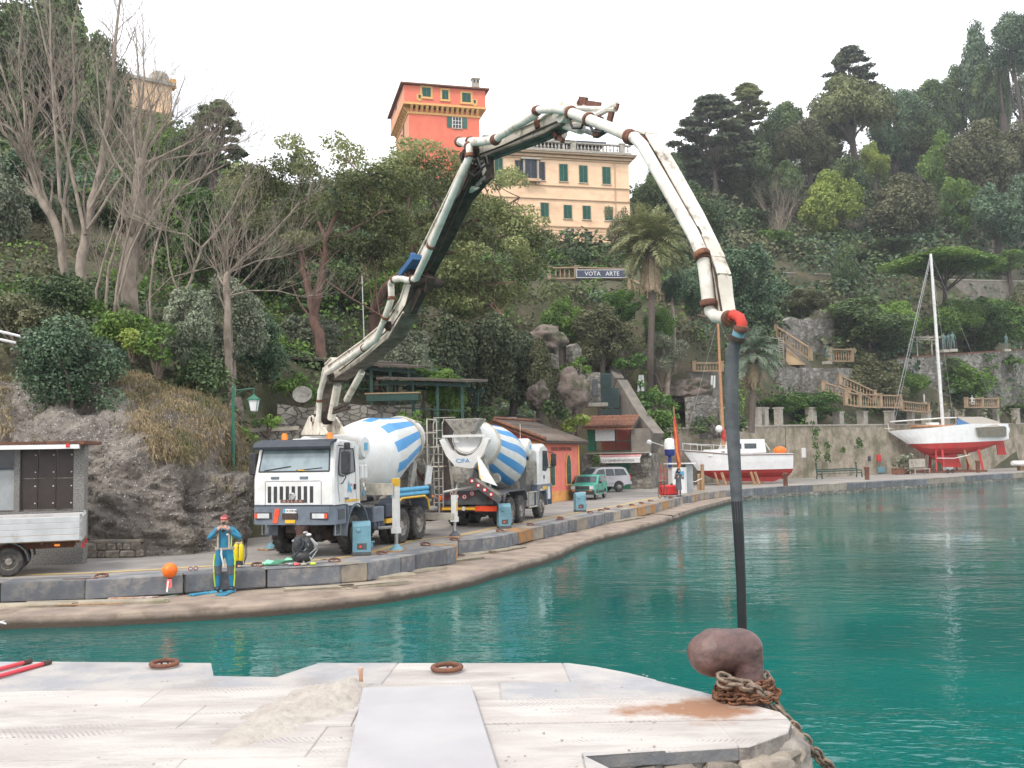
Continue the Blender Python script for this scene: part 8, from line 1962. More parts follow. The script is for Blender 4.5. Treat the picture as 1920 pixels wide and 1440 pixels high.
def suv():
 RW=gr(1160,922.5);hd=Vector((-.90,-.43,0)).normalized();rz=math.atan2(hd.y,hd.x);left=Vector((-hd.y,hd.x,0))
 o=Vector((RW[0],RW[1],0))-left*.78
 root=empty('silver_off_roader',o,rz,'silver off road car with roof rails parked behind the green hatchback','car')
 W=.90;r=.42;z0=.38;x1=2.70
 prof=[(x1+.78,.55),(x1+.80,.85),(x1+.70,1.02),(x1-.45,1.12),(x1-1.05,1.66),(x1-1.4,1.74),(-.35,1.74),(-.62,1.66),(-.92,1.12),(-.98,.55),(-.5,.50)]+arch(0,r,z0,rev=False)[::-1][::1]+[(.55,.42),(x1-.55,.42)]+arch(x1,r,z0)[::-1]+[(x1+.5,.5)]
 carbody(root,prof,W,.16,1.08,'silver_paint',(x1,),r)
 tm=tyre_mesh(.74,.24);rm=rim_mesh(.74,.24,True,'steel',5)
 for s in(-1,1):
  for x in(0,x1):put_wheel(root,tm,rm,x,s*.80,.37)
  for P in([(x1-.72,1.16),(x1-1.10,1.58),(x1-1.55,1.62),(x1-1.58,1.16)],[(x1-1.66,1.16),(x1-1.64,1.62),(.42,1.62),(.40,1.16)],[(.32,1.16),(.34,1.62),(-.42,1.60),(-.66,1.18)]):
   m=MB();m.add([(x,s*(W*(1-.16*max(0,z-1.08))+.006),z)for x,z in P],[(0,1,2,3)]);m.build('side_window','car_glass',root)
  m=MB();m.tube([(x1-1.5,s*.66,1.80),(-.4,s*.66,1.80)],.02,5);m.build('roof_rail','black_plastic',root)
  m=MB();m.box((x1-.78,s*1.0,1.16),(.1,.2,.16),bev=.03);m.build('mirror','silver_paint',root)
  m=MB();m.box((-.93,s*.78,1.02),(.08,.2,.26));m.build('tail_lamp','red_lamp',root)
  m=MB();m.box((x1+.78,s*.62,.86),(.08,.28,.16));m.build('headlight','lamp_glass',root)
  for x in(1.5,.55):m=MB();m.box((x,s*(W+.008),.98),(.14,.02,.04));m.build('door_handle','silver_paint',root)
  m=MB();m.box((1.35,s*(W+.004),.62),(1.7,.03,.12));m.build('side_moulding','grey_panel',root)
 m=MB();m.box((-1.0,0,.60),(.18,1.76,.26),bev=.05);m.build('rear_bumper','grey_panel',root);m=MB();m.box((x1+.84,0,.62),(.16,1.76,.28),bev=.05);m.build('bumper','grey_panel',root)
 m=MB();m.add([(x1-.50,-.70,1.165),(x1-.50,.70,1.165),(x1-1.02,.62,1.66),(x1-1.02,-.62,1.66)],[(0,1,2,3)]);o_=m.build('windscreen','car_glass',root);o_.location=(.03,0,.02)
 m=MB();m.add([(-.93,-.68,1.18),(-.93,.68,1.18),(-.66,.6,1.62),(-.66,-.6,1.62)],[(0,1,2,3)]);m.build('rear_window','car_glass',root)
suv()
# ---- boats
def hull(root,L,stations,names,dzs,white='hull_white',red='hull_red'):
 """stations: list of (x, [ (y, z) keel->sheer ]) symmetrical; white above the waterline row"""
 for nm,(i0,i1),mt in names:
  m=MB();vs=[];n=i1-i0+1
  for s in(-1,1):
   for x,sec in stations:
    for k in range(i0,i1+1):vs.append((x+dzs(x,sec[k][1]),s*sec[k][0],sec[k][1]))
  ns=len(stations);fs=[]
  for sd in(0,1):
   b=sd*ns*n
   for i in range(ns-1):
    for k in range(n-1):fs.append((b+i*n+k,b+(i+1)*n+k,b+(i+1)*n+k+1,b+i*n+k+1))
  e=(ns-1)*n
  for k in range(n-1):fs.append((e+k,e+k+1,ns*n+e+k+1,ns*n+e+k))
  m.add(vs,fs);bm_o=m.build(nm,mt,root,smooth=50,fix=False)
  bm=bmesh.new();bm.from_mesh(bm_o.data);bmesh.ops.remove_doubles(bm,verts=bm.verts,dist=.002);bmesh.ops.recalc_face_normals(bm,faces=bm.faces);bm.to_mesh(bm_o.data);bm.free()
def small_boat():
 Y=80.0;b=at(1278,838,Y);e=at(1474,842,Y+3);s=81/FPX
 d=Vector((e[0]-b[0],e[1]-b[1],0));L=d.length;rz=math.atan2(d.y,d.x)
 root=empty('motor_sailer',(b[0],b[1],0),rz,'small white wheelhouse sailing boat with red bottom propped on the quay behind the hose','boat')
 Z=lambda py,px=1370:at(px,py,Y+1.5)[2]
 zs_b,zs_m,zs_s=Z(843,1280),Z(851),Z(851,1470);zw=Z(881);zk=Z(897);k0=Z(905)
 zbow=zs_b;st=[]
 N=16
 for i in range(N+1):
  u=i/N;x=L*u;bw=1.30*(math.sin(min(1,u*1.55+.02)*math.pi/2))**.8*(1-.22*max(0,u-.7)/.3)
  zsh=zbow+(zs_m-zbow)*min(1,u*2.2)+(zs_s-zs_m)*max(0,u-.5)*2*.3;zwl=zw+(Z(866)-zw)*0
  kz=zk+(zw-zk)*max(0,1-u*3.2)**1.2-.0;kz=min(kz,zwl-.03)
  st.append((x,[(0.01,kz),(bw*.35,kz+(zwl-kz)*.25),(bw*.72,kz+(zwl-kz)*.62),(bw*.90,zwl),(bw*.97,(zwl+zsh)/2),(bw,zsh-.10),(bw*1.0,zsh)]))
 rake=lambda x,z:(max(0,1-x/(L*.32))**1.5)*((zsh0-z)/(zsh0-zk))*1.9
 zsh0=zbow
 hull(root,L,st,[('hull_bottom',(0,3),'hull_red'),('hull',(3,6),'hull_white')],rake)
 m=MB();vs=[(x,s_*sec[6][0]*.97,sec[6][1]-.06)for x,sec in st for s_ in(-1,1)];m.add(vs,[(2*i,2*i+1,2*i+3,2*i+2)for i in range(N)]);m.build('deck','hull_white',root)
 for s_ in(-1,1):m=MB();m.tube([(x+rake(x,sec[5][1]),s_*(sec[5][0]+.02),sec[5][1])for x,sec in st],.035,5);m.build('rub_rail','rust',root)
 m=MB();m.prism([(L*.28,zk+.05),(L*.92,zk+.1),(L*.93,k0+.25),(L*.86,k0+.0),(L*.42,k0+.12)],'y',-.09,.09);m.build('keel','hull_red',root)
 m=MB();m.prism([(L*.94,zw+.05),(L*.99,zw-.05),(L*1.0,k0+.22),(L*.94,k0+.18)],'y',-.03,.03);m.build('rudder','hull_red',root)
 X=lambda px:L*(px-1278)/196.
 zd=st[8][1][6][1]-.04
 m=MB()
 def house(m,x0,x1,w,z0,z1,tf=.25,tb=.1):m.add([(x0,-w,z0),(x1,-w,z0),(x1,w,z0),(x0,w,z0),(x0+tf,-w*.86,z1),(x1-tb,-w*.86,z1),(x1-tb,w*.86,z1),(x0+tf,w*.86,z1)],[(3,2,1,0),(4,5,6,7),(0,1,5,4),(1,2,6,5),(2,3,7,6),(3,0,4,7)])
 house(m,X(1318),X(1400),.82,zd-.1,zd+.42,.4);m.build('coach_roof','hull_white',root)
 m=MB();house(m,X(1352),X(1424),.9,zd+.1,Z(824),.45,.05);wh=m.build('wheelhouse','hull_white',root,smooth=30)
 for x0,x1 in((1362,1378),(1384,1406)):m=MB();m.box(((X(x0)+X(x1))/2,-.86,Z(837)),(X(x1)-X(x0),.03,.42));m.box(((X(x0)+X(x1))/2,.86,Z(837)),(X(x1)-X(x0),.03,.42));m.build('cabin_window','car_glass',wh)
 for px in(1344,1355):m=MB();m.box((X(px),-.85,zd+.2),(.3,.03,.1));m.build('porthole','window_dark',root)
 m=MB()
 rl=[(X(p),s_*w,Z(y))for s_ in(-1,1)for p,y,w in((1280,830,.05),(1300,832,.6),(1325,834,1.0),(1345,836,1.1))]
 m.tube(rl[:4],.022,5);m.tube(rl[4:],.022,5)
 for q in rl:m.tube([q,(q[0],q[1],q[2]-.55)],.018,4)
 m.tube([(X(1424),.8,Z(832)),(X(1430),.95,Z(845))],.03,4);m.tube([(X(1424),-.8,Z(832)),(X(1430),-.95,Z(845))],.03,4);m.build('rail','white_flat',root)
 mt,mb_=at(1346,600,Y+1.2),at(1356,826,Y+1.2);R3=Matrix.Rotation(-rz,3,'Z');lc=lambda p:R3@(V(p)-root.location)
 m=MB();m.tube([lc(mb_)+Vector((0,0,-.5)),lc(mt)],[.15,.095],8);ma=m.build('mast','teak',root)
 m=MB();m.lathe([(.12,0),(.24,.35),(.16,.9),(.08,1.2)],lc(at(1357,828,Y+1.2)),n=8);m.build('furled_sail','hull_red',ma)
 m=MB();m.ball(lc(at(1348,804,Y+1)),.3,10,6);m.build('radar_dome','white_flat',ma)
 m=MB();m.tube([lc(mt),(.1,0,zbow)],.012,4);m.tube([lc(mt),(L*.97,0,zs_s+.3)],.012,4);m.build('rigging','steel',ma)
 m=MB();m.ball((X(1462),.0,Z(846)),.42,12,8,(1.4,1,.8));m.build('orange_cover','orange_buoy',root)
 txt('6TS 2789',(X(1455),-1.02,Z(856)),(math.pi/2,0,-.08),.24,'shutter_dark',root)
 for px,w in((1348,.10),(1361,.16),(1416,.14),(1424,.14)):
  f=at(px,909,Y-1.0);f[2]=0;m=MB();p=R3@(V(f)-root.location);m.beam((p.x,p.y,0),(p.x-.15,p.y+.35,zw-.15),w,w);m.build('prop','wood',root)
 m=MB();m.box((L*.55,0,.05),(4.2,.3,.14));m.build('keel_block','wood',root)
small_boat()
def yacht():
 Y=108.0;b=at(1666,808,Y-1);e=at(1886,800,Y+3);d=Vector((e[0]-b[0],e[1]-b[1],0));L=d.length*.985;rz=math.atan2(d.y,d.x)
 root=empty('sailing_yacht',(b[0],b[1],0),rz,'long low white sailing yacht with red underbody, fin keel and beige cover on a cradle','boat')
 Z=lambda py,px=1770:at(px,py,Y+1)[2];X=lambda px:L*(px-1666)/220.
 st=[];N=20;zb=Z(810,1668);zs=Z(800);zw=Z(832,1740);kb=Z(854,1740)
 for i in range(N+1):
  u=i/N;x=L*u;bw=1.45*math.sin(min(1,u*1.75+.01)*math.pi/2)**.9*(1-.55*max(0,u-.62)/.38)
  zsh=zb+(zs+.25-zb)*min(1,u*1.6);zwl=zw+.25*u*u
  kz=kb+(zwl-kb)*(abs(u-.45)/.55)**2.2;kz=min(kz,zwl-.02)
  if u>.8:kz=kz+(u-.8)*.6;kz=min(kz,zwl+.2);zwl=max(zwl,kz+.05)
  st.append((x,[(0.01,kz),(bw*.5,kz+(zwl-kz)*.18),(bw*.84,kz+(zwl-kz)*.55),(bw*.96,zwl),(bw*.99,(zwl+zsh)/2),(bw,zsh-.08),(bw,zsh)]))
 rake=lambda x,z:max(0,1-x/(L*.30))**1.1*((zb-z)/(zb-kb))*4.6
 hull(root,L,st,[('hull_bottom',(0,3),'hull_red'),('hull',(3,6),'hull_white')],rake)
 m=MB();vs=[(x,s_*sec[6][0]*.98,sec[6][1]-.02)for x,sec in st for s_ in(-1,1)];m.add(vs,[(2*i,2*i+1,2*i+3,2*i+2)for i in range(N)]);m.build('deck','teak',root)
 m=MB();zd=st[8][1][6][1];m.box((X(1755),0,zd+.08),(X(1800)-X(1712),1.3,.22),bev=.05);m.build('coach_roof','teak',root)
 m=MB();m.box((X(1748),0,zd+.30),(X(1757)-X(1739),.8,.32),bev=.1);m.build('deck_hatch','hull_white',root)
 m=MB();P=[(X(1733),kb+.25),(X(1790),kb+.2),(X(1796),Z(868)),(X(1798),Z(877)),(X(1772),Z(877)),(X(1758),Z(868))];m.prism(P,'y',-.12,.12);m.build('keel','hull_red',root)
 m=MB();P=[(X(1868),Z(826)),(X(1882),Z(822)),(X(1887),Z(855)),(X(1870),Z(855))];m.prism(P,'y',-.04,.04);m.build('rudder','hull_red',root)
 m=MB();x0,x1,x2,x3=X(1795),X(1825),X(1868),X(1882);zt=Z(782);zl=Z(820);ze=Z(793,1880)
 m.add([(x0,0,zt),(X(1845),0,zt+.0),(x3-.4,0,ze+.2),(X(1815),-1.5,Z(806)),(x2,-1.35,Z(804)),(x3,-.6,Z(806)),(X(1817),-1.42,zl),(x2,-1.2,zl),(x3-.2,-.5,zl),(X(1815),1.5,Z(806)),(x2,1.35,Z(804)),(x3,.6,Z(806))],[(0,3,4,1),(1,4,5,2),(0,1,10,9),(1,2,11,10),(2,5,11)])
 cv=m.build('boat_cover','tarp_beige',root,fix=False,smooth=20);sd=cv.modifiers.new('t','SOLIDIFY');sd.thickness=.03
 m=MB();m.add([(X(1812),-1.54,Z(803)),(x2,-1.40,Z(801)),(x3,-.66,Z(803)),(X(1816),-1.54,zl),(x2,-1.42,zl),(x3-.1,-.70,zl)],[(0,3,4,1),(1,4,5,2)]);sk=m.build('cover_skirt','tarp_olive',root,fix=False);sd=sk.modifiers.new('t','SOLIDIFY');sd.thickness=.03
 m=MB();m.add([(X(1782),-.9,zd+.1),(X(1810),-1.2,zd+.1),(X(1797),0,zt-.1)],[(0,1,2)]);o_=m.build('blue_tarpaulin','tarp_blue',root,fix=False);sd=o_.modifiers.new('t','SOLIDIFY');sd.thickness=.03
 m=MB();m.ball((L+.05,0,Z(808)),.62,12,8,(.7,1,1));m.build('fender','hull_white',root)
 R3=Matrix.Rotation(-rz,3,'Z');lc=lambda p:R3@(V(p)-root.location)
 mt,mb_=lc(at(1745,476,Y+1.2)),lc(at(1768,800,Y+1.2))
 m=MB();m.tube([mb_,mb_.lerp(mt,.97),mt],[.19,.15,.13],8);ma=m.build('mast','white_paint',root)
 for py,w in((570,.6),(681,.85)):c=lc(at(1746+(py-476)*.071,py,Y+1.2));m=MB();m.tube([c+Vector((-w,-.5,.05)),c,c+Vector((w,.5,.05))],.03,5);m.build('spreader','white_flat',ma)
 m=MB();m.tube([lc(at(1668,791,Y-.6)),lc(at(1766,784,Y+1.2))],.09,7);m.tube([lc(at(1766,784,Y+1.2)),lc(at(1800,783,Y+1.8))],.09,7);m.build('boom','white_paint',ma)
 m=MB();m.tube([mt,lc(at(1672,790,Y-.6))],.045,5);m.tube([mt+Vector((.05,0,-.3)),lc(at(1678,788,Y-.6))],.03,4);m.build('forestay','steel',ma)
 m=MB();m.tube([mt,(L*.98,0,zs)],.012,4);m.tube([mt,mb_+Vector((.5,-1.2,0))],.014,4);m.tube([mt,mb_+Vector((.5,1.2,0))],.014,4);m.build('rigging','steel',ma)
 m=MB();m.tube([(.1,0,zb),(-.05,0,zb+.9)],.03,5);m.tube([(-.5,0,zb+.35),(.4,0,zb+.3)],.03,5);m.build('pulpit','white_flat',root)
 c=empty('boat_cradle',root.location,rz,'red steel cradle with timber props holding up the yacht','cradle')
 m=MB();m.box((X(1775),-1.3,.12),(X(1832)-X(1720),.18,.22));m.box((X(1775),1.3,.12),(X(1832)-X(1720),.18,.22));m.box((X(1735),0,.12),(.2,2.6,.2));m.box((X(1815),0,.12),(.2,2.6,.2));m.build('base_frame','rust',c)
 for px,tx,mt_,w in((1752,1753,'hull_red',.22),(1806,1794,'wood',.2),(1826,1822,'hull_red',.24),(1738,1742,'hull_red',.12)):
  top=kb+.6
  for sy in(-1,1):m=MB();m.beam((X(px),1.2*sy,0),(X(tx),.9*sy,top),w,w);m.build('prop',mt_,c)
 m=MB();m.tube([(X(1738),-1.35,1.6),(X(1770),-1.4,1.55),(X(1800),-1.3,1.9)],.04,5);m.build('tie_rope','white_flat',c)
 q=at(1913,858,112);t=empty('dinghy',(q[0],q[1],0),.3,'white inflatable dinghy half seen at the right picture edge','boat');H=at(1913,868,112)[2]
 for y in(-.55,.55):m=MB();m.tube([(-1.0,y*.1,H),(-.6,y,H-.02),(1.5,y,H-.05)],.28,8);m.build('tube','hull_white',t)
 m=MB();m.box((.3,0,H-.3),(1.8,1.0,.1));m.build('floor','hull_white',t);m=MB();m.box((.3,0,(H-.35)/2),(1.2,.5,H-.35));m.build('trestle','wood',t)
yacht()
# ---- the diver
def hand(m,wrist,d,palm_n,s=1.0,side=1,curl=.6):
 """palm and five bent fingers as tapered tubes"""
 d=Vector(d).normalized();n=Vector(palm_n).normalized();n=(n-d*n.dot(d)).normalized();u=d.cross(n)*side;w=Vector(wrist)
 c=w+d*.05*s;
 m.tube([w-d*.02,w+d*.02*s,c,c+d*.045*s],[.026*s,.034*s,.042*s,.036*s],8,flat=.5)
 for k,(o,L)in enumerate(((-.030,.062),(-.010,.072),(.010,.068),(.030,.052))):
  p=w+d*.088*s+u*o*s;q=p+(d*math.cos(curl)+n*math.sin(curl))*L*.5*s;r_=q+(d*math.cos(curl*2)+n*math.sin(curl*2))*L*.45*s;m.tube([p-d*.02*s,p,q,r_],[.011*s,.011*s,.0095*s,.007*s],6)
 p=w+d*.03*s-u*.036*s;q=p+(d*.6-u*.5+n*.5).normalized()*.035*s;r_=q+(d*.9+n*.4).normalized()*.028*s;m.tube([w+d*.015*s-u*.02*s,p,q,r_],[.014*s,.013*s,.011*s,.008*s],6)
def diver():
 c=gr(421,1113,LEDGE_Z);r=empty('person',(c[0],c[1],LEDGE_Z+.02),.12,'diver in a teal wetsuit with lime stripes and blue fins, both hands at the chin','person')
 s=1.0;v=[];e=[];rad=[]
 def add(p,rr,prev=None):
  v.append(p);rad.append(rr)
  if prev is not None:e.append((prev,len(v)-1))
  return len(v)-1
 pel=add((0,0,.98),.150);wa=add((0,-.01,1.12),.138,pel);mid=add((0,-.01,1.25),.150,wa);ch=add((0,-.01,1.40),(.17,.15)and .165,mid);nk=add((0,.0,1.53),.068,ch);nk2=add((0,-.01,1.58),.062,nk)
 for sg in(-1,1):
  sh=add((sg*.175,.01,1.46),.078,ch);ua=add((sg*.265,-.01,1.36),.060,sh);el=add((sg*.335,-.06,1.25),.052,ua);fa=add((sg*.235,-.16,1.34),.047,el);wr=add((sg*.115,-.22,1.455),.034,fa)
  hp=add((sg*.10,.0,.90),.112,pel);th=add((sg*.125,-.01,.72),.095,hp);kn=add((sg*.14,-.03,.50),.070,th);cf=add((sg*.145,.0,.36),.070,kn);an=add((sg*.15,.02,.11),.046,cf);add((sg*.16,-.05,.06),.044,an)
 body=skin_mesh('wetsuit',v,e,rad,'wetsuit',r,2,0)
 for sg in(-1,1):
  m=MB();m.lathe([(.074,-.11),(.082,-.06),(.080,.0),(.083,.06),(.086,.11)],(sg*.138,-.022,.53),(0,-.05,1),n=14,cap=False);m.build('knee_patch','wetsuit_grey',r)
  m=MB();m.tube([(sg*.20,-.03,.90),(sg*.222,-.03,.72),(sg*.212,-.05,.50),(sg*.214,-.03,.36),(sg*.195,.0,.14)],[.020,.020,.016,.016,.014],6);m.build('lime_stripe','lime',r)
  m=MB();m.tube([(sg*.155,-.12,1.40),(sg*.165,-.13,1.25),(sg*.155,-.13,1.06)],.014,5);m.build('lime_stripe','lime',r)if sg>0 else None
  m=MB();m.tube([(sg*.10,-.09,1.53),(sg*.115,-.16,1.42),(sg*.12,-.165,1.25),(sg*.12,-.15,1.02)],[.024]*4,6,flat=.5);m.build('harness_strap','strap',r)
  f=MB();rz=.5 if sg<0 else .05
  D=Vector((-math.sin(.9 if sg<0 else .25),-math.cos(.9 if sg<0 else .25),0));U_=Vector((-D.y,D.x,0));p=Vector((sg*.155,-.02,.0))+Vector((0,0,.02))
  P=[(-.10,.055,.05),(.12,.065,.045),(.22,.075,.022),(.62,.115,.012)]
  vs=[]
  for t,w,h in P:q=p+D*t;vs+=[q-U_*w,q+U_*w,q+U_*w*.8+Vector((0,0,h)),q-U_*w*.8+Vector((0,0,h))]
  f.add(vs,[(3,2,1,0),(12,13,14,15)]+[(4*i+j,4*i+(j+1)%4,4*i+4+(j+1)%4,4*i+4+j)for i in range(3)for j in range(4)])
  for w_ in(-.085,0,.085):f.tube([p+D*.2+U_*w_*.7+Vector((0,0,.03)),p+D*.6+U_*w_*1.2+Vector((0,0,.016))],.008,4)
  f.build('fin','fin_blue',r,smooth=30)
  m=MB();m.tube([(sg*.155,.02,.14),(sg*.155,-.0,.07),(sg*.155,-.08,.05)],[.056,.058,.05],10);m.build('boot','black_plastic',r)
  m=MB();m.lathe([(.040,-.05),(.041,.0),(.040,.035)],(sg*.125,-.215,1.447),(-sg*.7,-.35,.65),n=10);m.build('cuff','wetsuit_grey',r)
  m=MB();hand(m,(sg*.108,-.222,1.462),(-sg*.62,-.05,.66),(0,.9,.1),1.05,sg,.6);m.build('hand','skin',r,smooth=60)
 m=MB();m.lathe([(.150,-.025),(.156,0),(.150,.025)],(0,-.005,1.03),n=22,cap=False);m.build('belt','strap',r)
 for x,y in((-.14,-.08),(.14,-.08),(-.17,0),(.17,0)):m=MB();m.box((x,y,1.03),(.075,.05,.075),bev=.015);m.build('belt_weight','strap',r)
 m=MB();m.box((0,-.158,1.03),(.07,.02,.06));m.build('buckle','steel',r)
 m=MB();m.tube([(-.04,-.15,1.02),(-.045,-.17,.90),(-.02,-.165,.78),(.0,-.14,.62)],[.022,.025,.02,.012],6,flat=.4);m.build('crotch_strap','white_flat',r)
 m=MB();m.lathe([(.035,0),(.04,.012),(.02,.02)],(0,-.165,1.44),(0,-1,.1),n=12);m.build('inflation_valve','boom_dark',r);m=MB();m.lathe([(.022,0),(.022,.012)],(.08,-.16,1.36),(0,-1,.1),n=10);m.build('valve_button','white_flat',r)
 hc=Vector((0,-.03,1.685));m=MB();m.ball(hc,.098,18,14,(.86,1.0,1.18));hd=m.build('head','skin',r,smooth=80)
 m=MB();m.lathe([(.03,-.0),(.022,.03),(.008,.045)],hc+Vector((0,-.092,-.01)),(0,-1,-.35),n=8);m.build('nose','skin',hd,smooth=60)
 m=MB();m.box(hc+Vector((0,-.095,-.055)),(.045,.01,.010));m.build('mouth','hood',hd)
 for sg in(-1,1):
  m=MB();m.ball(hc+Vector((sg*.034,-.086,.015)),.012,8,6);m.build('eye','boom_dark',hd);m=MB();m.ball(hc+Vector((sg*.086,.01,-.01)),.024,8,6,(.4,.8,1.2));m.build('ear','skin',hd)
 m=MB();m.ball(hc+Vector((0,.018,.022)),.107,18,12,(.93,.98,1.08));m.build('hood','hood',r,smooth=80)
 m=MB();m.box(hc+Vector((0,-.108,.052)),(.155,.05,.066),bev=.02);mk=m.build('mask','hood',r,smooth=50);m=MB();m.box(hc+Vector((0,-.136,.052)),(.125,.008,.045));m.build('mask_lens','pink_red',mk)
 m=MB();m.tube([hc+Vector((-.10,-.07,.05)),hc+Vector((-.107,.03,.05)),hc+Vector((0,.125,.05)),hc+Vector((.107,.03,.05)),hc+Vector((.10,-.07,.05))],.012,6);m.build('mask_strap','boom_dark',mk)
 m=MB();m.box(hc+Vector((.0,-.105,-.06)),(.07,.05,.045),bev=.015);m.build('regulator','boom_dark',r)
diver()
[o for o in bpy.data.objects if o.name=='person'][0].scale=(1.1,1.06,1.02)
def person_far():
 c=gr(1273,931);r=empty('person',(c[0],c[1],0),.2,'dark haired person in grey clothes standing at the quay edge by the fuel pump','person')
 P=dict(pel=(0,0,.92),che=(0,-.02,1.26),nek=(0,0,1.43),hd=(.02,-.03,1.55),le=(.27,-.1,1.08),lh=(.14,-.3,1.2),re=(-.26,-.08,1.08),rh=(-.16,-.28,1.12),lk=(.08,-.02,.48),lf=(.09,0,.06),rk=(-.08,.0,.48),rf=(-.09,.02,.06))
 figure_mesh(P,1.0)('body','wetsuit_grey',r)
 m=MB();m.lathe([(.20,.42),(.17,.9),(.15,1.0),(.17,1.2),(.19,1.36),(.10,1.42)],n=14);m.build('coat','wetsuit_grey',r,smooth=40)
 m=MB();m.ball((.02,-.02,1.58),.13,12,9,(1,1,1.15));m.tube([(.02,.06,1.6),(.03,.10,1.42),(.05,.12,1.2)],[.12,.14,.06],8);m.build('hair','black_plastic',r,smooth=60)
 m=MB();m.ball((.02,-.09,1.56),.075,10,8);m.build('face','skin',r,smooth=60)
 for sx in(-.09,.09):m=MB();m.box((sx,-.05,.04),(.09,.24,.08),bev=.02);m.build('shoe','boom_dark',r)
 for sx in(1,-1):
  m=MB();hand(m,(sx*.15,-.29,1.15),(-.3*sx,-.4,.6),(0,.5,.5),.95,sx,.5);m.build('hand','skin',r)
person_far()
# ---- things on the quays
def service_post(px,py,hpx,wpx,label,rz,mark=None,round_top=False):
 c=gr(px,py);s=c[1]/FPX;H=hpx*s;W=wpx*s*.80;D=W*.95;r=empty('service_post',(c[0],c[1]+D/2,0),rz,label,'utility post','pale blue utility posts along the quay')
 m=MB();m.box((0,0,.05),(W*1.04,D*1.04,.10),bev=.01);m.build('base','dark_base',r)
 m=MB();zt=H
 if round_top:prof=[(-D/2,.10),(D/2,.10),(D/2,zt-.12),(D*.38,zt-.03),(D*.12,zt),(-D*.12,zt),(-D*.38,zt-.04),(-D/2,zt-.14)]
 else:prof=[(-D/2,.10),(D/2,.10),(D/2,zt-.07),(D*.15,zt),(-D*.28,zt-.02),(-D/2,zt-.13)]
 m.prism(prof,'x',-W/2,W/2);m.build('housing','bollard_blue',r,smooth=20)
 m=MB();m.ball((-W*.18,-D/2,H*.74),W*.13,12,8,(1,.6,1));m.build('lamp_cover','bollard_blue',r,smooth=60)
 m=MB();m.box((0,-D/2-.004,H*.27),(W*.52,.012,H*.18),bev=.004);rc=m.build('socket_recess','dark_base',r)
 m=MB();m.lathe([(.03,0),(.035,.03)],(-W*.08,-D/2-.01,H*.27),(0,-1,0),n=10);m.build('socket','red_reflector',rc)
 m=MB();m.box((W/2+.03,-.0,H*.30),(.08,D*.45,.18),bev=.015);m.box((W/2+.05,0,H*.38),(.13,D*.5,.025));m.build('side_box','bollard_blue',r)
 if mark:txt(mark,(0,-D/2-.008,H*.33),(math.pi/2,0,0),.17,'boom_dark',r,name='graffiti')
service_post(675,1042,63,42,'pale blue utility post standing before the front wheel of the pump truck',.22)
service_post(945,991,46,29,'pale blue utility post behind the striped mixer truck rear wheel',.2)
service_post(1088,960,36,24,'pale blue round topped utility post with black scribble before the green car',.2,'CB',True)
def ring_mesh(R_,r_):
 m=MB();n=22;m.tube([(math.cos(2*math.pi*i/n)*R_,math.sin(2*math.pi*i/n)*R_,0)for i in range(n+1)],r_,7,cap=False);o=m.build('ring','rust',smooth=60);me=o.data;bpy.data.objects.remove(o);return me
RM=ring_mesh(.12,.022)
me_s=MB();me_s.tube([(-.03,.12,-.02),(-.03,.12,.03),(0,.12,.055),(.03,.12,.03),(.03,.12,-.02)],.012,6);_o=me_s.build('staple','rust');RS=_o.data;bpy.data.objects.remove(_o)
def mooring_ring(px,py,z,rz,tilt,label,group,sc=1.0):
 c=gr(px,py,z);o=empty('mooring_ring',(c[0],c[1],z+.02),rz,label,'mooring ring',group);inst('ring',RM,o,(0,0,.01),(tilt,0,0),(sc,sc,sc));
 if label[0]!='h':inst('staple',RS,o,(0,.12*(sc-1),0),(0,0,0),(.8,1,.6 if sc<1 else 1))
QZ=.01
for a in[(190,1082,0,'flat rusty ring on the quay edge left of the orange buoy'),(483,1061,.3,'rusty ring just right of the yellow air cylinder'),(627,1053,.2,'rusty ring between the dark diving gear and the blue post'),(716,1039,.9,'rusty ring just left of the jack foot board'),(798,1022,.4,'rusty ring between the two outrigger feet'),(852,1013,.7,'rusty ring in front of the rear outrigger foot'),(938,997,.5,'rusty ring before the second utility post'),(995,985,.6,'rusty ring on the coping past the second utility post'),(1050,976,.3,'rusty ring short of the third utility post, nearest its shadow'),(1052,972,1.2,'rusty bar ring beside its twin left of the third utility post'),(1107,962,.5,'rusty ring at the foot of the third utility post'),(1127,958,.3,'first rusty ring right of the third utility post'),(1138,955,.7,'second rusty ring right of the third utility post'),(1162,951,.2,'third rusty ring right of the third utility post'),(1185,948,.5,'fourth rusty ring right of the third utility post'),(1203,944,.9,'fifth rusty ring right of the third utility post'),(1220,940,.3,'rusty ring short of the fuel pump'),(1258,934,.6,'rusty ring at the feet of the grey clad person')]:
 mooring_ring(a[0],a[1],QZ,a[2],.25,a[3],'mooring rings along the far quay',1.15)
mooring_ring(308,1251,PLAT_Z,.3,.05,'reddish iron ring near the left corner of the near quay','mooring rings on the near quay',.82)
mooring_ring(838,1259,PLAT_Z,-.2,.04,'reddish iron ring in the middle of the near quay edge','mooring rings on the near quay',.88)
def iron_post(px,py,h,r_,label,mat='rust',n=12):
 c=gr(px,py);o=empty('iron_post',(c[0],c[1],0),0,label,'bollard','short rusty posts along the quay');m=MB();m.lathe([(r_,0),(r_*.95,h*.75),(r_*1.15,h*.8),(r_*1.2,h*.96),(r_*.9,h)],n=n);m.build('post',mat,o,smooth=40)
iron_post(1473,911,1.0,.17,'rusty post on the quay right of the hose, below the small boat stern')
iron_post(1626,899.5,1.15,.2,'rusty post on the quay below the red wall cabinet')
iron_post(1834,886,1.3,.22,'rusty post on the quay at the right end of the yacht cradle')
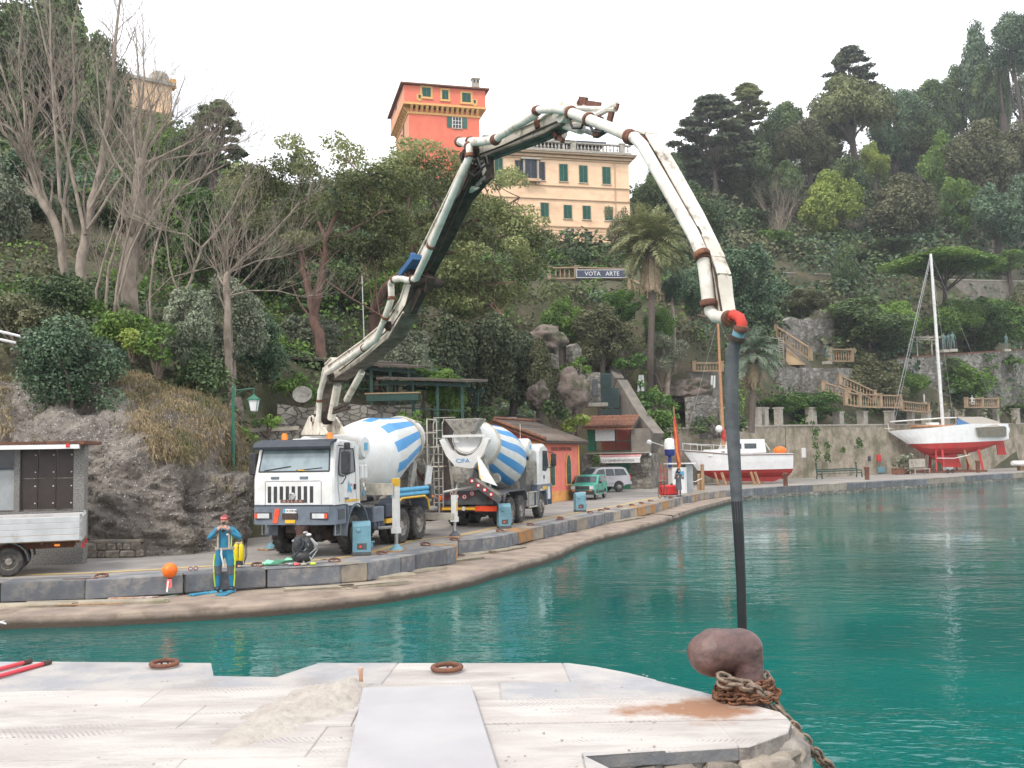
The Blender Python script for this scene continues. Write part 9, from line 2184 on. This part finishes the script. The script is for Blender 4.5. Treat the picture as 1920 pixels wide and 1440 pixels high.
c=gr(566,1046);o=empty('thick_bollard',(c[0],c[1],0),0,'thick brown cylindrical bollard behind the black diving gear','bollard');m=MB();m.lathe([(.19,0),(.165,.08),(.155,.7),(.19,.78),(.20,.90),(.17,.96),(.05,.97)],n=20);m.build('post','iron_bollard',o,smooth=50)
def dive_gear():
 c=gr(568,1059);r=empty('diving_gear',(c[0],c[1],.0),.1,'heap of black diving harness, regulators and hoses standing on the quay edge','diving gear');rg=random.Random(2)
 m=MB();m.lathe([(.07,.05),(.10,.08),(.10,.52),(.07,.60),(.03,.63)],(0,.06,0),n=14);m.build('air_cylinder','boom_dark',r,smooth=50)
 m=MB();m.ball((-.08,-.04,.36),.17,12,9,(.8,.7,1.5));m.ball((.10,-.04,.36),.16,12,9,(.8,.7,1.5));m.ball((0,-.08,.18),.17,12,8,(1.3,.8,.8));o=m.build('buoyancy_jacket','black_plastic',r,smooth=60)
 for k in range(7):
  x=rg.uniform(-.2,.2);pts=[(x,-.12,.55)];
  for i in range(4):pts.append((x+rg.uniform(-.14,.14),-.16+rg.uniform(-.05,.05),.45-i*.12+rg.uniform(-.03,.03)))
  m=MB();m.tube(pts,.013,6);m.build('hose','shutter_dark' if k%3 else 'grey_panel',r)
 for x,z,mt in((.12,.62,'white_flat'),(.06,.66,'steel'),(-.16,.50,'grey_panel')):m=MB();m.ball((x,-.06,z),.045,10,7,(1.3,.8,.7));m.build('regulator',mt,r)
 for x,y,mt in((-.10,-.22,'pink_red'),(.04,-.24,'strap'),(.22,-.20,'lime'),(-.22,-.15,'grey_panel')):m=MB();m.ball((x,y,.04),.045,9,6,(1.4,1,.7));m.build('gauge',mt,r)
 r.scale=(1.25,1.25,1.22)
 c=gr(522,1060);r=empty('mint_cloth',(c[0],c[1],.02),.1,'crumpled mint green cloth lying on the quay edge','cloth')
 g=np.linspace(-1,1,22);X,Y=np.meshgrid(g,g);P=np.stack([X*.38*(1-.15*Y),Y*.17,np.zeros_like(X)],-1);Z=np.clip(fbm(np.stack([X*1.6,Y*1.8,X*0],-1),3,5)*.09+.06,.0,1)+.05*np.exp(-((X-.5)**2+Y**2)*4);P[...,2]=Z;i=np.arange(22*22).reshape(22,22);f=np.stack([i[:-1,:-1],i[:-1,1:],i[1:,1:],i[1:,:-1]],-1).reshape(-1,4);o=np_mesh('cloth',P.reshape(-1,3),f,'mint_cloth',r,smooth=True)
 c=gr(447,1064);r=empty('yellow_air_cylinder',(c[0],c[1],.0),0,'yellow twin striped air cylinder with black boot standing on the quay beside the diver','air cylinder')
 for x in(-.05,.07):
  m=MB();m.lathe([(.06,.16),(.072,.19),(.072,.48),(.055,.56),(.02,.60),(.02,.63)],(x,0,0),n=14);m.build('cylinder','tank_yellow',r,smooth=50)
 m=MB();m.box((0.01,0,.38),(.06,.10,.28));m.lathe([(.10,.0),(.11,.03),(.09,.17)],(0.01,0,0),n=12);m.build('boot','black_plastic',r)
 m=MB();m.box((0.01,-.0,.60),(.12,.07,.05),bev=.01);m.build('valve','strap',r)
 for k in range(2):m=MB();m.tube([(.05,0,.6),(.17+k*.04,-.02,.55),(.19+k*.03,-.04,.3),(.15,-.05,.08),(.10,-.08,.03)],.010,5);m.build('hose','black_plastic',r)
 for x,mt in((.08,'strap'),(.15,'grey_panel'),(.04,'pink_red')):m=MB();m.ball((x,-.10,.04),.035,8,6,(1.2,1,.8));m.build('gauge',mt,r)
 c=gr(362,1071);r=empty('dive_mask',(c[0],c[1],.02),.4,'pair of purple diving goggles lying on the quay edge','goggles')
 m=MB();
 for x in(-.06,.06):m.tube([(x+math.cos(a)*.05,-.02,.05+math.sin(a)*.035)for a in np.linspace(0,6.28,12)],.012,5)
 m.build('frame','hood',r);m=MB();m.box((0,-.02,.05),(.2,.01,.05));m.build('lens','lamp_glass',r);m=MB();m.tube([(-.1,-.02,.04),(-.08,.1,.02),(.08,.1,.02),(.1,-.02,.04)],.01,5);m.build('strap','boom_dark',r)
 e=gr(321,1079);b=empty('orange_buoy',(e[0],e[1]-.10,.06),0,'orange ball buoy with a pink flag resting against the quay edge','buoy')
 m=MB();m.ball((0,0,.07),.175,22,14);m.build('ball','orange_buoy',b,smooth=80);m=MB();m.lathe([(.04,-.14),(.03,-.08)],n=10);m.build('neck','boom_dark',b)
 m=MB();m.add([(-.03,-.08,-.12),(.07,-.08,-.12),(.09,-.10,-.30),(.0,-.10,-.34),(-.05,-.09,-.26)],[(0,1,2,3,4)]);o=m.build('pennant','pink_red',b,fix=False);m=MB();m.add([(-.01,-.11,-.16),(.02,-.11,-.16),(.0,-.13,-.42),(-.04,-.13,-.40)],[(0,1,2,3)]);m.build('pennant_stripe','white_flat',b,fix=False)
 P=[(340,1074,.03),(346,1079,-.05),(344,1092,-.2),(340,1105,-.38),(336,1112,-.46),(326,1116,-.48),(315,1117,-.48)]
 rp=empty('rope',(e[0],e[1],0),0,'thin pale green rope dangling from the buoy down to the ledge','rope');m=MB()
 for k in range(3):m.tube([V(gr(x+k*3*math.sin(i*1.7+k),y,z))-Vector((e[0],e[1],0))+Vector((0,-.03-.15*(z<-.4),0))for i,(x,y,z)in enumerate(P)],.009,5)
 m.build('strand','rope',rp,smooth=60)
 for(px,py,L,w,rz,mt,lab)in[(170,1134,1.4,.05,.04,'wood','thin pale stick lying along the ledge'),(250,1122,1.1,.12,.12,'slab_rust','reddish split board lying on the ledge below the buoy')]:
  c=gr(px,py,LEDGE_Z+.05);o=empty('driftwood',c,rz,lab,'plank');m=MB();m.box((0,0,.015),(L,w,.03),bev=.006);m.build('plank',mt,o)
 c=gr(150,1087);o=empty('iron_rod',(c[0],c[1],.02),.05,'thin rusty rod lying along the quay left of the flat ring','rod');m=MB();m.tube([(-.4,0,0),(.4,.02,0)],.012,6);m.build('rod','rust',o)
 o=empty('boat_hook',at(6,1166,20.5),0,'two white poles poking into the picture at the far left ledge','pole');m=MB();m.tube([(-.5,0,.12),(.06,0,-.04)],.018,6);m.tube([(-.5,0,-.12),(.02,0,.02)],.012,6);m.build('pole','white_flat',o)
 p=at(0,626,30);o=empty('white_pipes',p,0,'two white pipes slanting down out of the bushes at the left edge','pipe')
 for(a,b)in(((-40,612),(52,634)),((-40,628),(30,643))):m=MB();m.tube([V(at(*a,30))-o.location,V(at(*b,30.4))-o.location],.045,7);m.build('pipe','white_flat',o)
dive_gear()
def fuel_stand():
 c=gr(1268,926);o=empty('fuel_pump',(c[0]+.3,c[1]+1.2,0),.2,'white fuel pump cabinet with a red tank at the bend of the quay','fuel pump');
 m=MB();m.box((0,0,.85),(1.0,.8,1.7));m.build('cabinet','white_flat',o);m=MB();m.box((.75,.1,.95),(.5,.7,1.9));m.build('side_cabinet','grey_panel',o);m=MB();m.box((.2,0,1.95),(1.9,1.0,.08));m.build('top','white_flat',o);m=MB();m.box((0,-.42,1.2),(.6,.04,.5));m.build('dial','sky_blue_paint',o)
 c2=gr(1256,931);o=empty('red_tank',(c2[0],c2[1]+.4,0),.1,'low red tank in front of the white fuel pump','tank');m=MB();m.box((0,0,.38),(1.15,.55,.62),bev=.08);m.build('body','red_paint',o);m=MB();m.lathe([(.08,.68),(.08,.78)],(.2,0,0),n=10);m.build('cap','boom_dark',o)
 c=gr(1258,922);s=c[1]/FPX;H=at(1256,822,c[1])[2];o=empty('lamp_sign',(c[0],c[1],0),0,'tall blue post with a rounded blue and white illuminated sign','sign');m=MB();m.tube([(0,0,0),(0,0,H-1.0)],.13,10);m.build('post','navy',o);m=MB();m.lathe([(.30,H-1.2),(.36,H-1.1),(.36,H-.35),(.30,H-.1),(.1,H)],n=14);m.build('head','navy',o,smooth=50);m=MB();m.lathe([(.372,H-.75),(.372,H-.3),(.3,H-.06),(.12,H+.02)],n=14);m.build('white_band','white_flat',o,smooth=50)
 m=MB();m.tube([(-.3,0,H-.55),(-1.3,0,H-.2)],.03,5);m.ball((-1.4,0,H-.25),.2,8,6);m.build('side_lamp','lamp_glass',o)
 c=gr(1276,926);Y=c[1];H=at(1263,770,Y)[2];o=empty('furled_flag',(c[0],c[1],0),0,'tall pole with a furled orange and dark red flag by the fuel pump','flag');R0=lambda px,py:V(at(px,py,Y))-Vector((c[0],c[1],0))
 m=MB();m.tube([(0,0,0),R0(1263,762)],.05,6);m.build('pole','wood',o)
 m=MB();m.tube([R0(1264,778),R0(1266,800),R0(1269,830),R0(1272,858),R0(1272,878)],[.05,.17,.22,.20,.08],8,flat=.6);m.build('flag_cloth','flag_red',o,smooth=60)
 m=MB();m.tube([R0(1262,790),R0(1267,815),R0(1268,845),R0(1274,870),R0(1270,888)],[.03,.08,.11,.11,.05],7,flat=.7);q=m.build('flag_fold','flag_orange',o,smooth=60);q.location=(0,-.14,0)
 c=gr(1244,925);o=empty('railing',(c[0],c[1]+.5,0),.9,'red and white railing left of the fuel pump','railing')
 for z in(.5,1.0,1.5):m=MB();m.tube([(-.2,0,z),(1.3,0,z)],.03,5);m.build('bar','rail_red' if z>.9 else 'white_flat',o)
 for x in(-.2,.3,.8,1.3):m=MB();m.tube([(x,0,0),(x,0,1.9-.3*x)],.03,5);m.build('post','rail_red',o)
 c=gr(1243,934);o=empty('bicycle',(c[0],c[1]+.1,0),1.1,'old bicycle leaning on the railing beside the red tank','bicycle')
 for x in(-.5,.5):m=MB();m.tube([(x+math.cos(a)*.32,0,.33+math.sin(a)*.32)for a in np.linspace(0,6.283,20)],.018,5,cap=False);m.build('wheel','boom_dark',o)
 m=MB();m.tube([(-.5,0,.33),(-.1,0,.33),(.35,0,.8),(-.2,0,.82),(-.1,0,.33)],.018,5);m.tube([(.5,0,.33),(.33,0,.95),(.25,.0,1.0)],.018,5);m.build('frame','rust',o);m=MB();m.box((-.22,0,.92),(.25,.12,.06));m.build('saddle','boom_dark',o);m=MB();m.tube([(.25,-.25,1.0),(.3,0,1.02),(.25,.25,1.0)],.015,5);m.build('handlebar','steel',o)
 for i,(px,lab)in enumerate(((1311,'short weathered post with a rope beside the fuel stand, left of its twin'),(1318,'taller weathered post with a rope under the boat bow'))):
  c=gr(px,919);o=empty('mooring_post',(c[0],c[1],0),0,lab,'post');m=MB();m.lathe([(.13,0),(.12,1.0+i*.7),(.15,1.05+i*.7),(.08,1.15+i*.7)],n=8);m.build('post','wood',o)
 a=V(at(1290,903,68));b=V(at(1316,897,69));o=empty('chain_rope',a,0,'slack white rope strung from the fuel pump to the post','rope');m=MB();m.tube([a-a,(b-a)*.5+Vector((0,0,-.12)),b-a],.025,5);m.build('strand','white_flat',o)
fuel_stand()
def far_quay_things():
 A=at(1537,894,92);B=at(1614,889,96);A[2]=B[2]=0;rz,L=frame2(A,B);r=empty('green_bench',(A[0],A[1],0),rz,'long dark green bench with iron ends against the retaining wall','bench')
 for i in range(3):m=MB();m.box((L/2,-.1+i*.16,.46),(L-.3,.13,.05));m.build('seat_slat','dark_green_wood',r)
 for i in range(2):m=MB();m.box((L/2,.38,.68+i*.17),(L-.3,.05,.12));m.build('back_slat','dark_green_wood',r)
 for x in(.1,L-.1):
  m=MB();m.tube([(x,-.2,0),(x,-.18,.46),(x,.35,.46),(x,.42,1.2),(x,.42,1.35)],.07,6);m.tube([(x,.35,.46),(x,.42,0)],.06,6);m.tube([(x,-.2,.46),(x,-.2,.7),(x,.3,.72)],.05,6);m.ball((x,.42,1.4),.11,8,6);m.build('end_frame','dark_green_wood',r)
 c=gr(1690,888.5);c=np.array([c[0]-1,c[1]-3,0]);c=at(1690,884,104);r=empty('planter',(c[0],c[1],0),.5,'long terracotta planter below the yacht bow','planter');m=MB();m.box((0,0,.3),(2.2,.6,.55),taper=(1.05,1.1));m.build('trough','terracotta_red',r);m=MB();m.box((0,0,.6),(2.35,.72,.08));m.build('rim','terracotta_red',r)
 c=at(1706,882,104);r=empty('dark_bush_pot',(c[0],c[1],0),0,'dark potted conifer between the planter and the pale chair','plant');v,f,t=leaves([(0,0,.6+i*.35,.5-i*.06,.5-i*.06,.35,.4)for i in range(3)],2.5,.22,.4,.4,.4,.4,5);np_mesh('foliage',v,f,'leaf_dark',r,tint=t);m=MB();m.lathe([(.22,0),(.3,.4)],n=10);m.build('pot','terracotta_red',r)
 c=at(1725,884,103.5);r=empty('garden_chair',(c[0],c[1],0),.3,'pale wooden garden seat under the yacht hull','chair')
 m=MB();m.box((0,0,.55),(2.0,.8,.08));m.build('seat','stone_pale',r);m=MB();m.box((0,.4,1.15),(2.0,.06,.9));m.build('backrest','stone_pale',r)
 for x in(-.9,.9):
  for y in(-.35,.38):m=MB();m.box((x,y,.28),(.08,.08,.56));m.build('leg','stone_pale',r)
 c=at(1778,883,105);r=empty('work_barrow',(c[0],c[1],0),.3,'small dark work trolley under the yacht keel','trolley');m=MB();m.box((0,0,.5),(.9,.5,.3));m.build('tray','grey_panel',r)
 for s in(-1,1):m=MB();m.lathe([(.22,-.04),(.22,.04)],(s*.3,-.3,.24),(0,1,0),n=12);m.build('wheel','boom_dark',r)
far_quay_things()
# ---- foreground: iron bollard, chains, sand, board, poles
def near_bollard():
 c=gr(1392,1312,PLAT_Z);Y=c[1];s=Y/FPX;r=empty('iron_bollard',(c[0],c[1],PLAT_Z),0,'big purple brown iron mooring bollard with an overhanging rounded head, wrapped in chain','bollard')
 O=Vector(c)
 S=lambda px,py,dy=0:V(at(px,py,Y+dy))-O
 A=S(1399,1322);B=S(1396,1216);H1=S(1338,1222);H2=S(1392,1212)
 segs=[(A,S(1404,1214),.122,.086),(S(1388,1213),S(1340,1221),.112,.138),(S(1340,1221),S(1328,1227),.138,.126),(A+Vector((0,0,-.02)),A+Vector((0,0,.03)),.165,.12)]
 lo=np.array([-.52,-.3,-.06]);hi=np.array([.34,.32,.62]);N=(86,62,68);g=[np.linspace(lo[i],hi[i],N[i])for i in range(3)];X,Yg,Z=np.meshgrid(*g,indexing='ij');P=np.stack([X,Yg,Z],-1)
 fld=None;kk=48.0
 acc=0
 for a,b,ra,rb in segs:
  a=np.array(a);b=np.array(b);ab=b-a;t=np.clip(((P-a)@ab)/(ab@ab+1e-9),0,1);d=np.linalg.norm(P-(a+t[...,None]*ab),axis=-1)-(ra+(rb-ra)*t);acc=acc+np.exp(-kk*d)
 D=-np.log(acc)/kk;D=D+fbm(P*8,4,9)*.007-np.clip(fbm(P*3.6,3,19),0,1)*.012
 ins=D<0;idx=-np.ones(tuple(n-1 for n in N),int);verts=[];
 cells=np.zeros(tuple(n-1 for n in N),int)
 for dx in(0,1):
  for dy in(0,1):
   for dz in(0,1):cells+=ins[dx:N[0]-1+dx,dy:N[1]-1+dy,dz:N[2]-1+dz]
 act=np.argwhere((cells>0)&(cells<8));idx[tuple(act.T)]=np.arange(len(act));acc_p=np.zeros((len(act),3));acc_n=np.zeros(len(act))
 E_=[((0,0,0),(1,0,0)),((0,1,0),(1,1,0)),((0,0,1),(1,0,1)),((0,1,1),(1,1,1)),((0,0,0),(0,1,0)),((1,0,0),(1,1,0)),((0,0,1),(0,1,1)),((1,0,1),(1,1,1)),((0,0,0),(0,0,1)),((1,0,0),(1,0,1)),((0,1,0),(0,1,1)),((1,1,0),(1,1,1))]
 for p,q in E_:
  p=np.array(p);q=np.array(q);a=D[tuple((act+p).T)];b=D[tuple((act+q).T)];m_=(a<0)!=(b<0);t=np.where(m_,a/(a-b+1e-12),0);pos=act+p+(q-p)*t[:,None];acc_p[m_]+=pos[m_];acc_n[m_]+=1
 vv=lo+acc_p/acc_n[:,None]*(hi-lo)/(np.array(N)-1);faces=[]
 for ax in range(3):
  o1,o2=[a for a in range(3)if a!=ax];sl=[slice(1,N[0]-1),slice(1,N[1]-1),slice(1,N[2]-1)];sl[ax]=slice(0,N[ax]-1);sl2=list(sl);sl2[ax]=slice(1,N[ax]);a=ins[tuple(sl)];b=ins[tuple(sl2)];w_=np.argwhere(a!=b)
  off=np.array([1,1,1]);off[ax]=0;w_=w_+off
  for f_ in w_:
   q=[]
   for(i,j)in((0,0),(-1,0),(-1,-1),(0,-1)):k=f_.copy();k[o1]+=i;k[o2]+=j;q.append(idx[tuple(k)])
   if min(q)>=0:faces.append(q)
 o=np_mesh('casting',vv,np.array(faces),'iron_bollard',r,smooth=True)
 bm=bmesh.new();bm.from_mesh(o.data);bmesh.ops.recalc_face_normals(bm,faces=bm.faces);bmesh.ops.smooth_vert(bm,verts=bm.verts,factor=.5,use_axis_x=True,use_axis_y=True,use_axis_z=True);bm.to_mesh(o.data);bm.free()
 def link_mesh(L,w,rr,mat):
  m=MB();n=14;pts=[]
  for i in range(n+1):
   a=2*math.pi*i/n;x=math.cos(a);y=math.sin(a);pts.append((math.copysign(abs(x)**.8,x)*L/2,math.copysign(abs(y)**.9,y)*w/2,0))
  m.tube(pts,rr,6,cap=False);o=m.build('link',mat,smooth=60);me=o.data;bpy.data.objects.remove(o);return me
 LR=link_mesh(.074,.046,.0085,'chain_rust');LG=link_mesh(.092,.058,.0110,'chain_grey')
 def chain(root,me,path,pitch,phase=0):
  pts=[Vector(p)for p in path];d=[0]
  for a,b in zip(pts[:-1],pts[1:]):d.append(d[-1]+(b-a).length)
  n=int(d[-1]/pitch);rg=random.Random(n)
  for i in range(n):
   t=(i+.5)*pitch;k=max(j for j in range(len(d))if d[j]<=t);k=min(k,len(pts)-2);u=(t-d[k])/(d[k+1]-d[k]);p=pts[k].lerp(pts[k+1],u);tg=(pts[k+1]-pts[k]).normalized();q=tg.to_track_quat('X','Z');e=(q@Euler(((i%2)*math.pi/2+.7+rg.uniform(-.15,.15)+phase,0,0)).to_quaternion()).to_euler()
   o=inst('link',me,root,p,e)
 ch=empty('rusty_chain',r.location,0,'rusty orange chain wound in tight turns round the foot of the big bollard','chain');path=[]
 for k in range(5):
  R_=.172-.008*k+.012*math.sin(k*2.1);z=.012+k*.023
  for j in range(20):a=2*math.pi*j/20;path.append((A.x+.0+math.cos(a)*R_*1.12,math.sin(a)*R_,z+.023*j/20+.01*math.sin(a*3+k)))
 chain(ch,LR,path,.052)
 ch2=empty('grey_chain',r.location,0,'pale brown chain looped round the big bollard and hanging down the quay corner','chain')
 for dz,ph,dx in((0,0,0),(.13,.4,-.045)):
  W=[S(1349,1266+dz*100,-.16),S(1372,1276+dz*60,-.19),S(1400,1285,-.19),S(1425,1296,-.16),S(1445,1312,-.10),S(1462,1334,-.12),S(1478,1352,-.14)+Vector((dx,0,0)),S(1500,1374,-.10)+Vector((dx*.6,0,0)),S(1520,1400,-.06)+Vector((dx,0,0)),S(1545,1428,0),S(1580,1462,.1),S(1640,1540,.3)]
  chain(ch2,LG,W,.066,ph)
 back=[S(1349,1268,-.10),A+Vector((-.20,.0,.21)),A+Vector((-.12,.15,.2)),A+Vector((.05,.18,.18)),A+Vector((.17,.08,.16)),S(1436,1300,-.12)];chain(ch2,LG,back,.066,.2)
near_bollard()
def near_things():
 A=[gr(x,y,PLAT_Z+.045)for x,y in((680,1289),(884,1284),(936,1446),(648,1446))];d=(A[3]-A[0]);d2=A[2]-A[1]
 c0=Vector((A[0][0],A[0][1],PLAT_Z));r=empty('board',c0,0,'wide pale grey flat board lying on the near quay towards the camera','board')
 P=[Vector((p[0],p[1],PLAT_Z+.045))-c0 for p in(A[0],A[1],A[2]+d2*1.2,A[3]+d*1.2)]
 m=MB();m.add([p for p in P]+[p+Vector((0,0,-.035))for p in P],[(0,1,2,3),(7,6,5,4),(0,4,5,1),(1,5,6,2),(2,6,7,3),(3,7,4,0)]);o=m.build('panel','board',r);bv=o.modifiers.new('b','BEVEL');bv.width=.006
 cs=gr(575,1345,PLAT_Z);r=empty('sand_heap',(cs[0],cs[1],PLAT_Z),0,'loose heap of pale sand spread left of the board','sand heap');n=150;x=np.linspace(-.62,.62,n);y=np.linspace(-.75,.75,n);X,Yv=np.meshgrid(x,y)
 ax=gr(690,1268,PLAT_Z)-cs;bx=gr(440,1392,PLAT_Z)-cs;a=ax[:2];b=bx[:2];ab=b-a;t=np.clip(((X-a[0])*ab[0]+(Yv-a[1])*ab[1])/(ab@ab),0,1);dd=np.hypot(X-a[0]-ab[0]*t,Yv-a[1]-ab[1]*t);right=np.clip((X-(-.0))*1.2,0,.3)*0
 P=np.stack([X,Yv,X*0],-1);wv=.16+.16*np.sin(np.pi*np.clip(t*.9+.1,0,1));h=.075*np.exp(-(dd/wv)**2)*(1-.55*t)+.085*np.exp(-(((X-a[0]+.02)/.16)**2+((Yv-a[1]-.03)/.12)**2));nz=fbm(P*6,4,3);h2=h+h*nz*.45+h*np.abs(fbm(P*16,3,8))*.3-.022;P[...,2]=h2
 i=np.arange(n*n).reshape(n,n);f=np.stack([i[:-1,:-1],i[:-1,1:],i[1:,1:],i[1:,:-1]],-1).reshape(-1,4);f=f[(h2.reshape(-1)[f]>-.006).any(1)];tag(np_mesh('sand',P.reshape(-1,3),f,'sand',r,smooth=True),None)
 c=gr(677,1290,PLAT_Z);o=empty('rusty_peg',(c[0],c[1]+.02,PLAT_Z),0,'short rusty iron peg standing at the corner of the board','peg');m=MB();m.tube([(0,0,0),(-.006,0,.125)],[.014,.016],8);m.lathe([(.02,.115),(.02,.135)],(-.006,0,0),n=8);m.build('peg','slab_rust',o)
 for(xa,ya,xb,yb,lab)in[(-60,1270,58,1239,'upper of two red handles with black ends on the near quay'),(-60,1284,94,1241,'lower of two red handles with black ends on the near quay')]:
  a=gr(xa,ya,PLAT_Z+.02);b=gr(xb,yb,PLAT_Z+.02);o=empty('long_tool',(b[0],b[1],PLAT_Z+.02),0,lab,'tool','red tool handles');d=V(a-b);m=MB();m.tube([d.normalized()*.07,d],.017,8);m.build('shaft','rail_red',o);m=MB();m.tube([(0,0,0),d.normalized()*.08],.021,8);m.build('grip','boom_dark',o)
 c=gr(1452,1362,PLAT_Z);o=empty('corner_stone',(c[0],c[1]-.02,PLAT_Z-.42),.35,'large weathered corner stone of the near quay under the bollard','stone');m=MB();m.box((0,0,0),(.40,.40,.80),bev=.09);ob=m.build('block','corner_rock',o,smooth=60);ss=ob.modifiers.new('s','SUBSURF');ss.levels=ss.render_levels=3
 tx=bpy.data.textures.new('cl','CLOUDS');tx.noise_scale=.12;dm=ob.modifiers.new('d','DISPLACE');dm.texture=tx;dm.strength=.05
 g=np.random.default_rng(4);m=MB()
 for k in range(90):
  px,py=g.uniform(0,1300),g.uniform(1265,1440);p=gr(px,py,PLAT_Z)
  if not(p[0]<1.1):continue
  if 640<px<940 and py>1280:continue
  s_=g.uniform(.002,.007);m.box((p[0],p[1],PLAT_Z+s_*.5),(s_*2,s_*1.6,s_),rz=g.uniform(0,3))
 tag(m.build('grit','sand'),'small crumbs of stone and sand scattered over the near quay','grit',kind='stuff')
near_things()
# ---- sea air between the camera and the hills
def haze():
 m=bpy.data.materials.new('haze');m.use_nodes=True;nt=m.node_tree;nt.nodes.clear()
 o=nt.nodes.new('ShaderNodeOutputMaterial');v=nt.nodes.new('ShaderNodeVolumePrincipled');v.inputs['Density'].default_value=HAZE_DENSITY;v.inputs['Color'].default_value=(.93,.95,1,1);v.inputs['Anisotropy'].default_value=.2
 nt.links.new(v.outputs[0],o.inputs['Volume']);MATS['haze']=m
 b=MB();b.box((50,140,50),(700,440,106));h=b.build('haze','haze');tag(h,kind='stuff')
HAZE_DENSITY=.00035
haze()
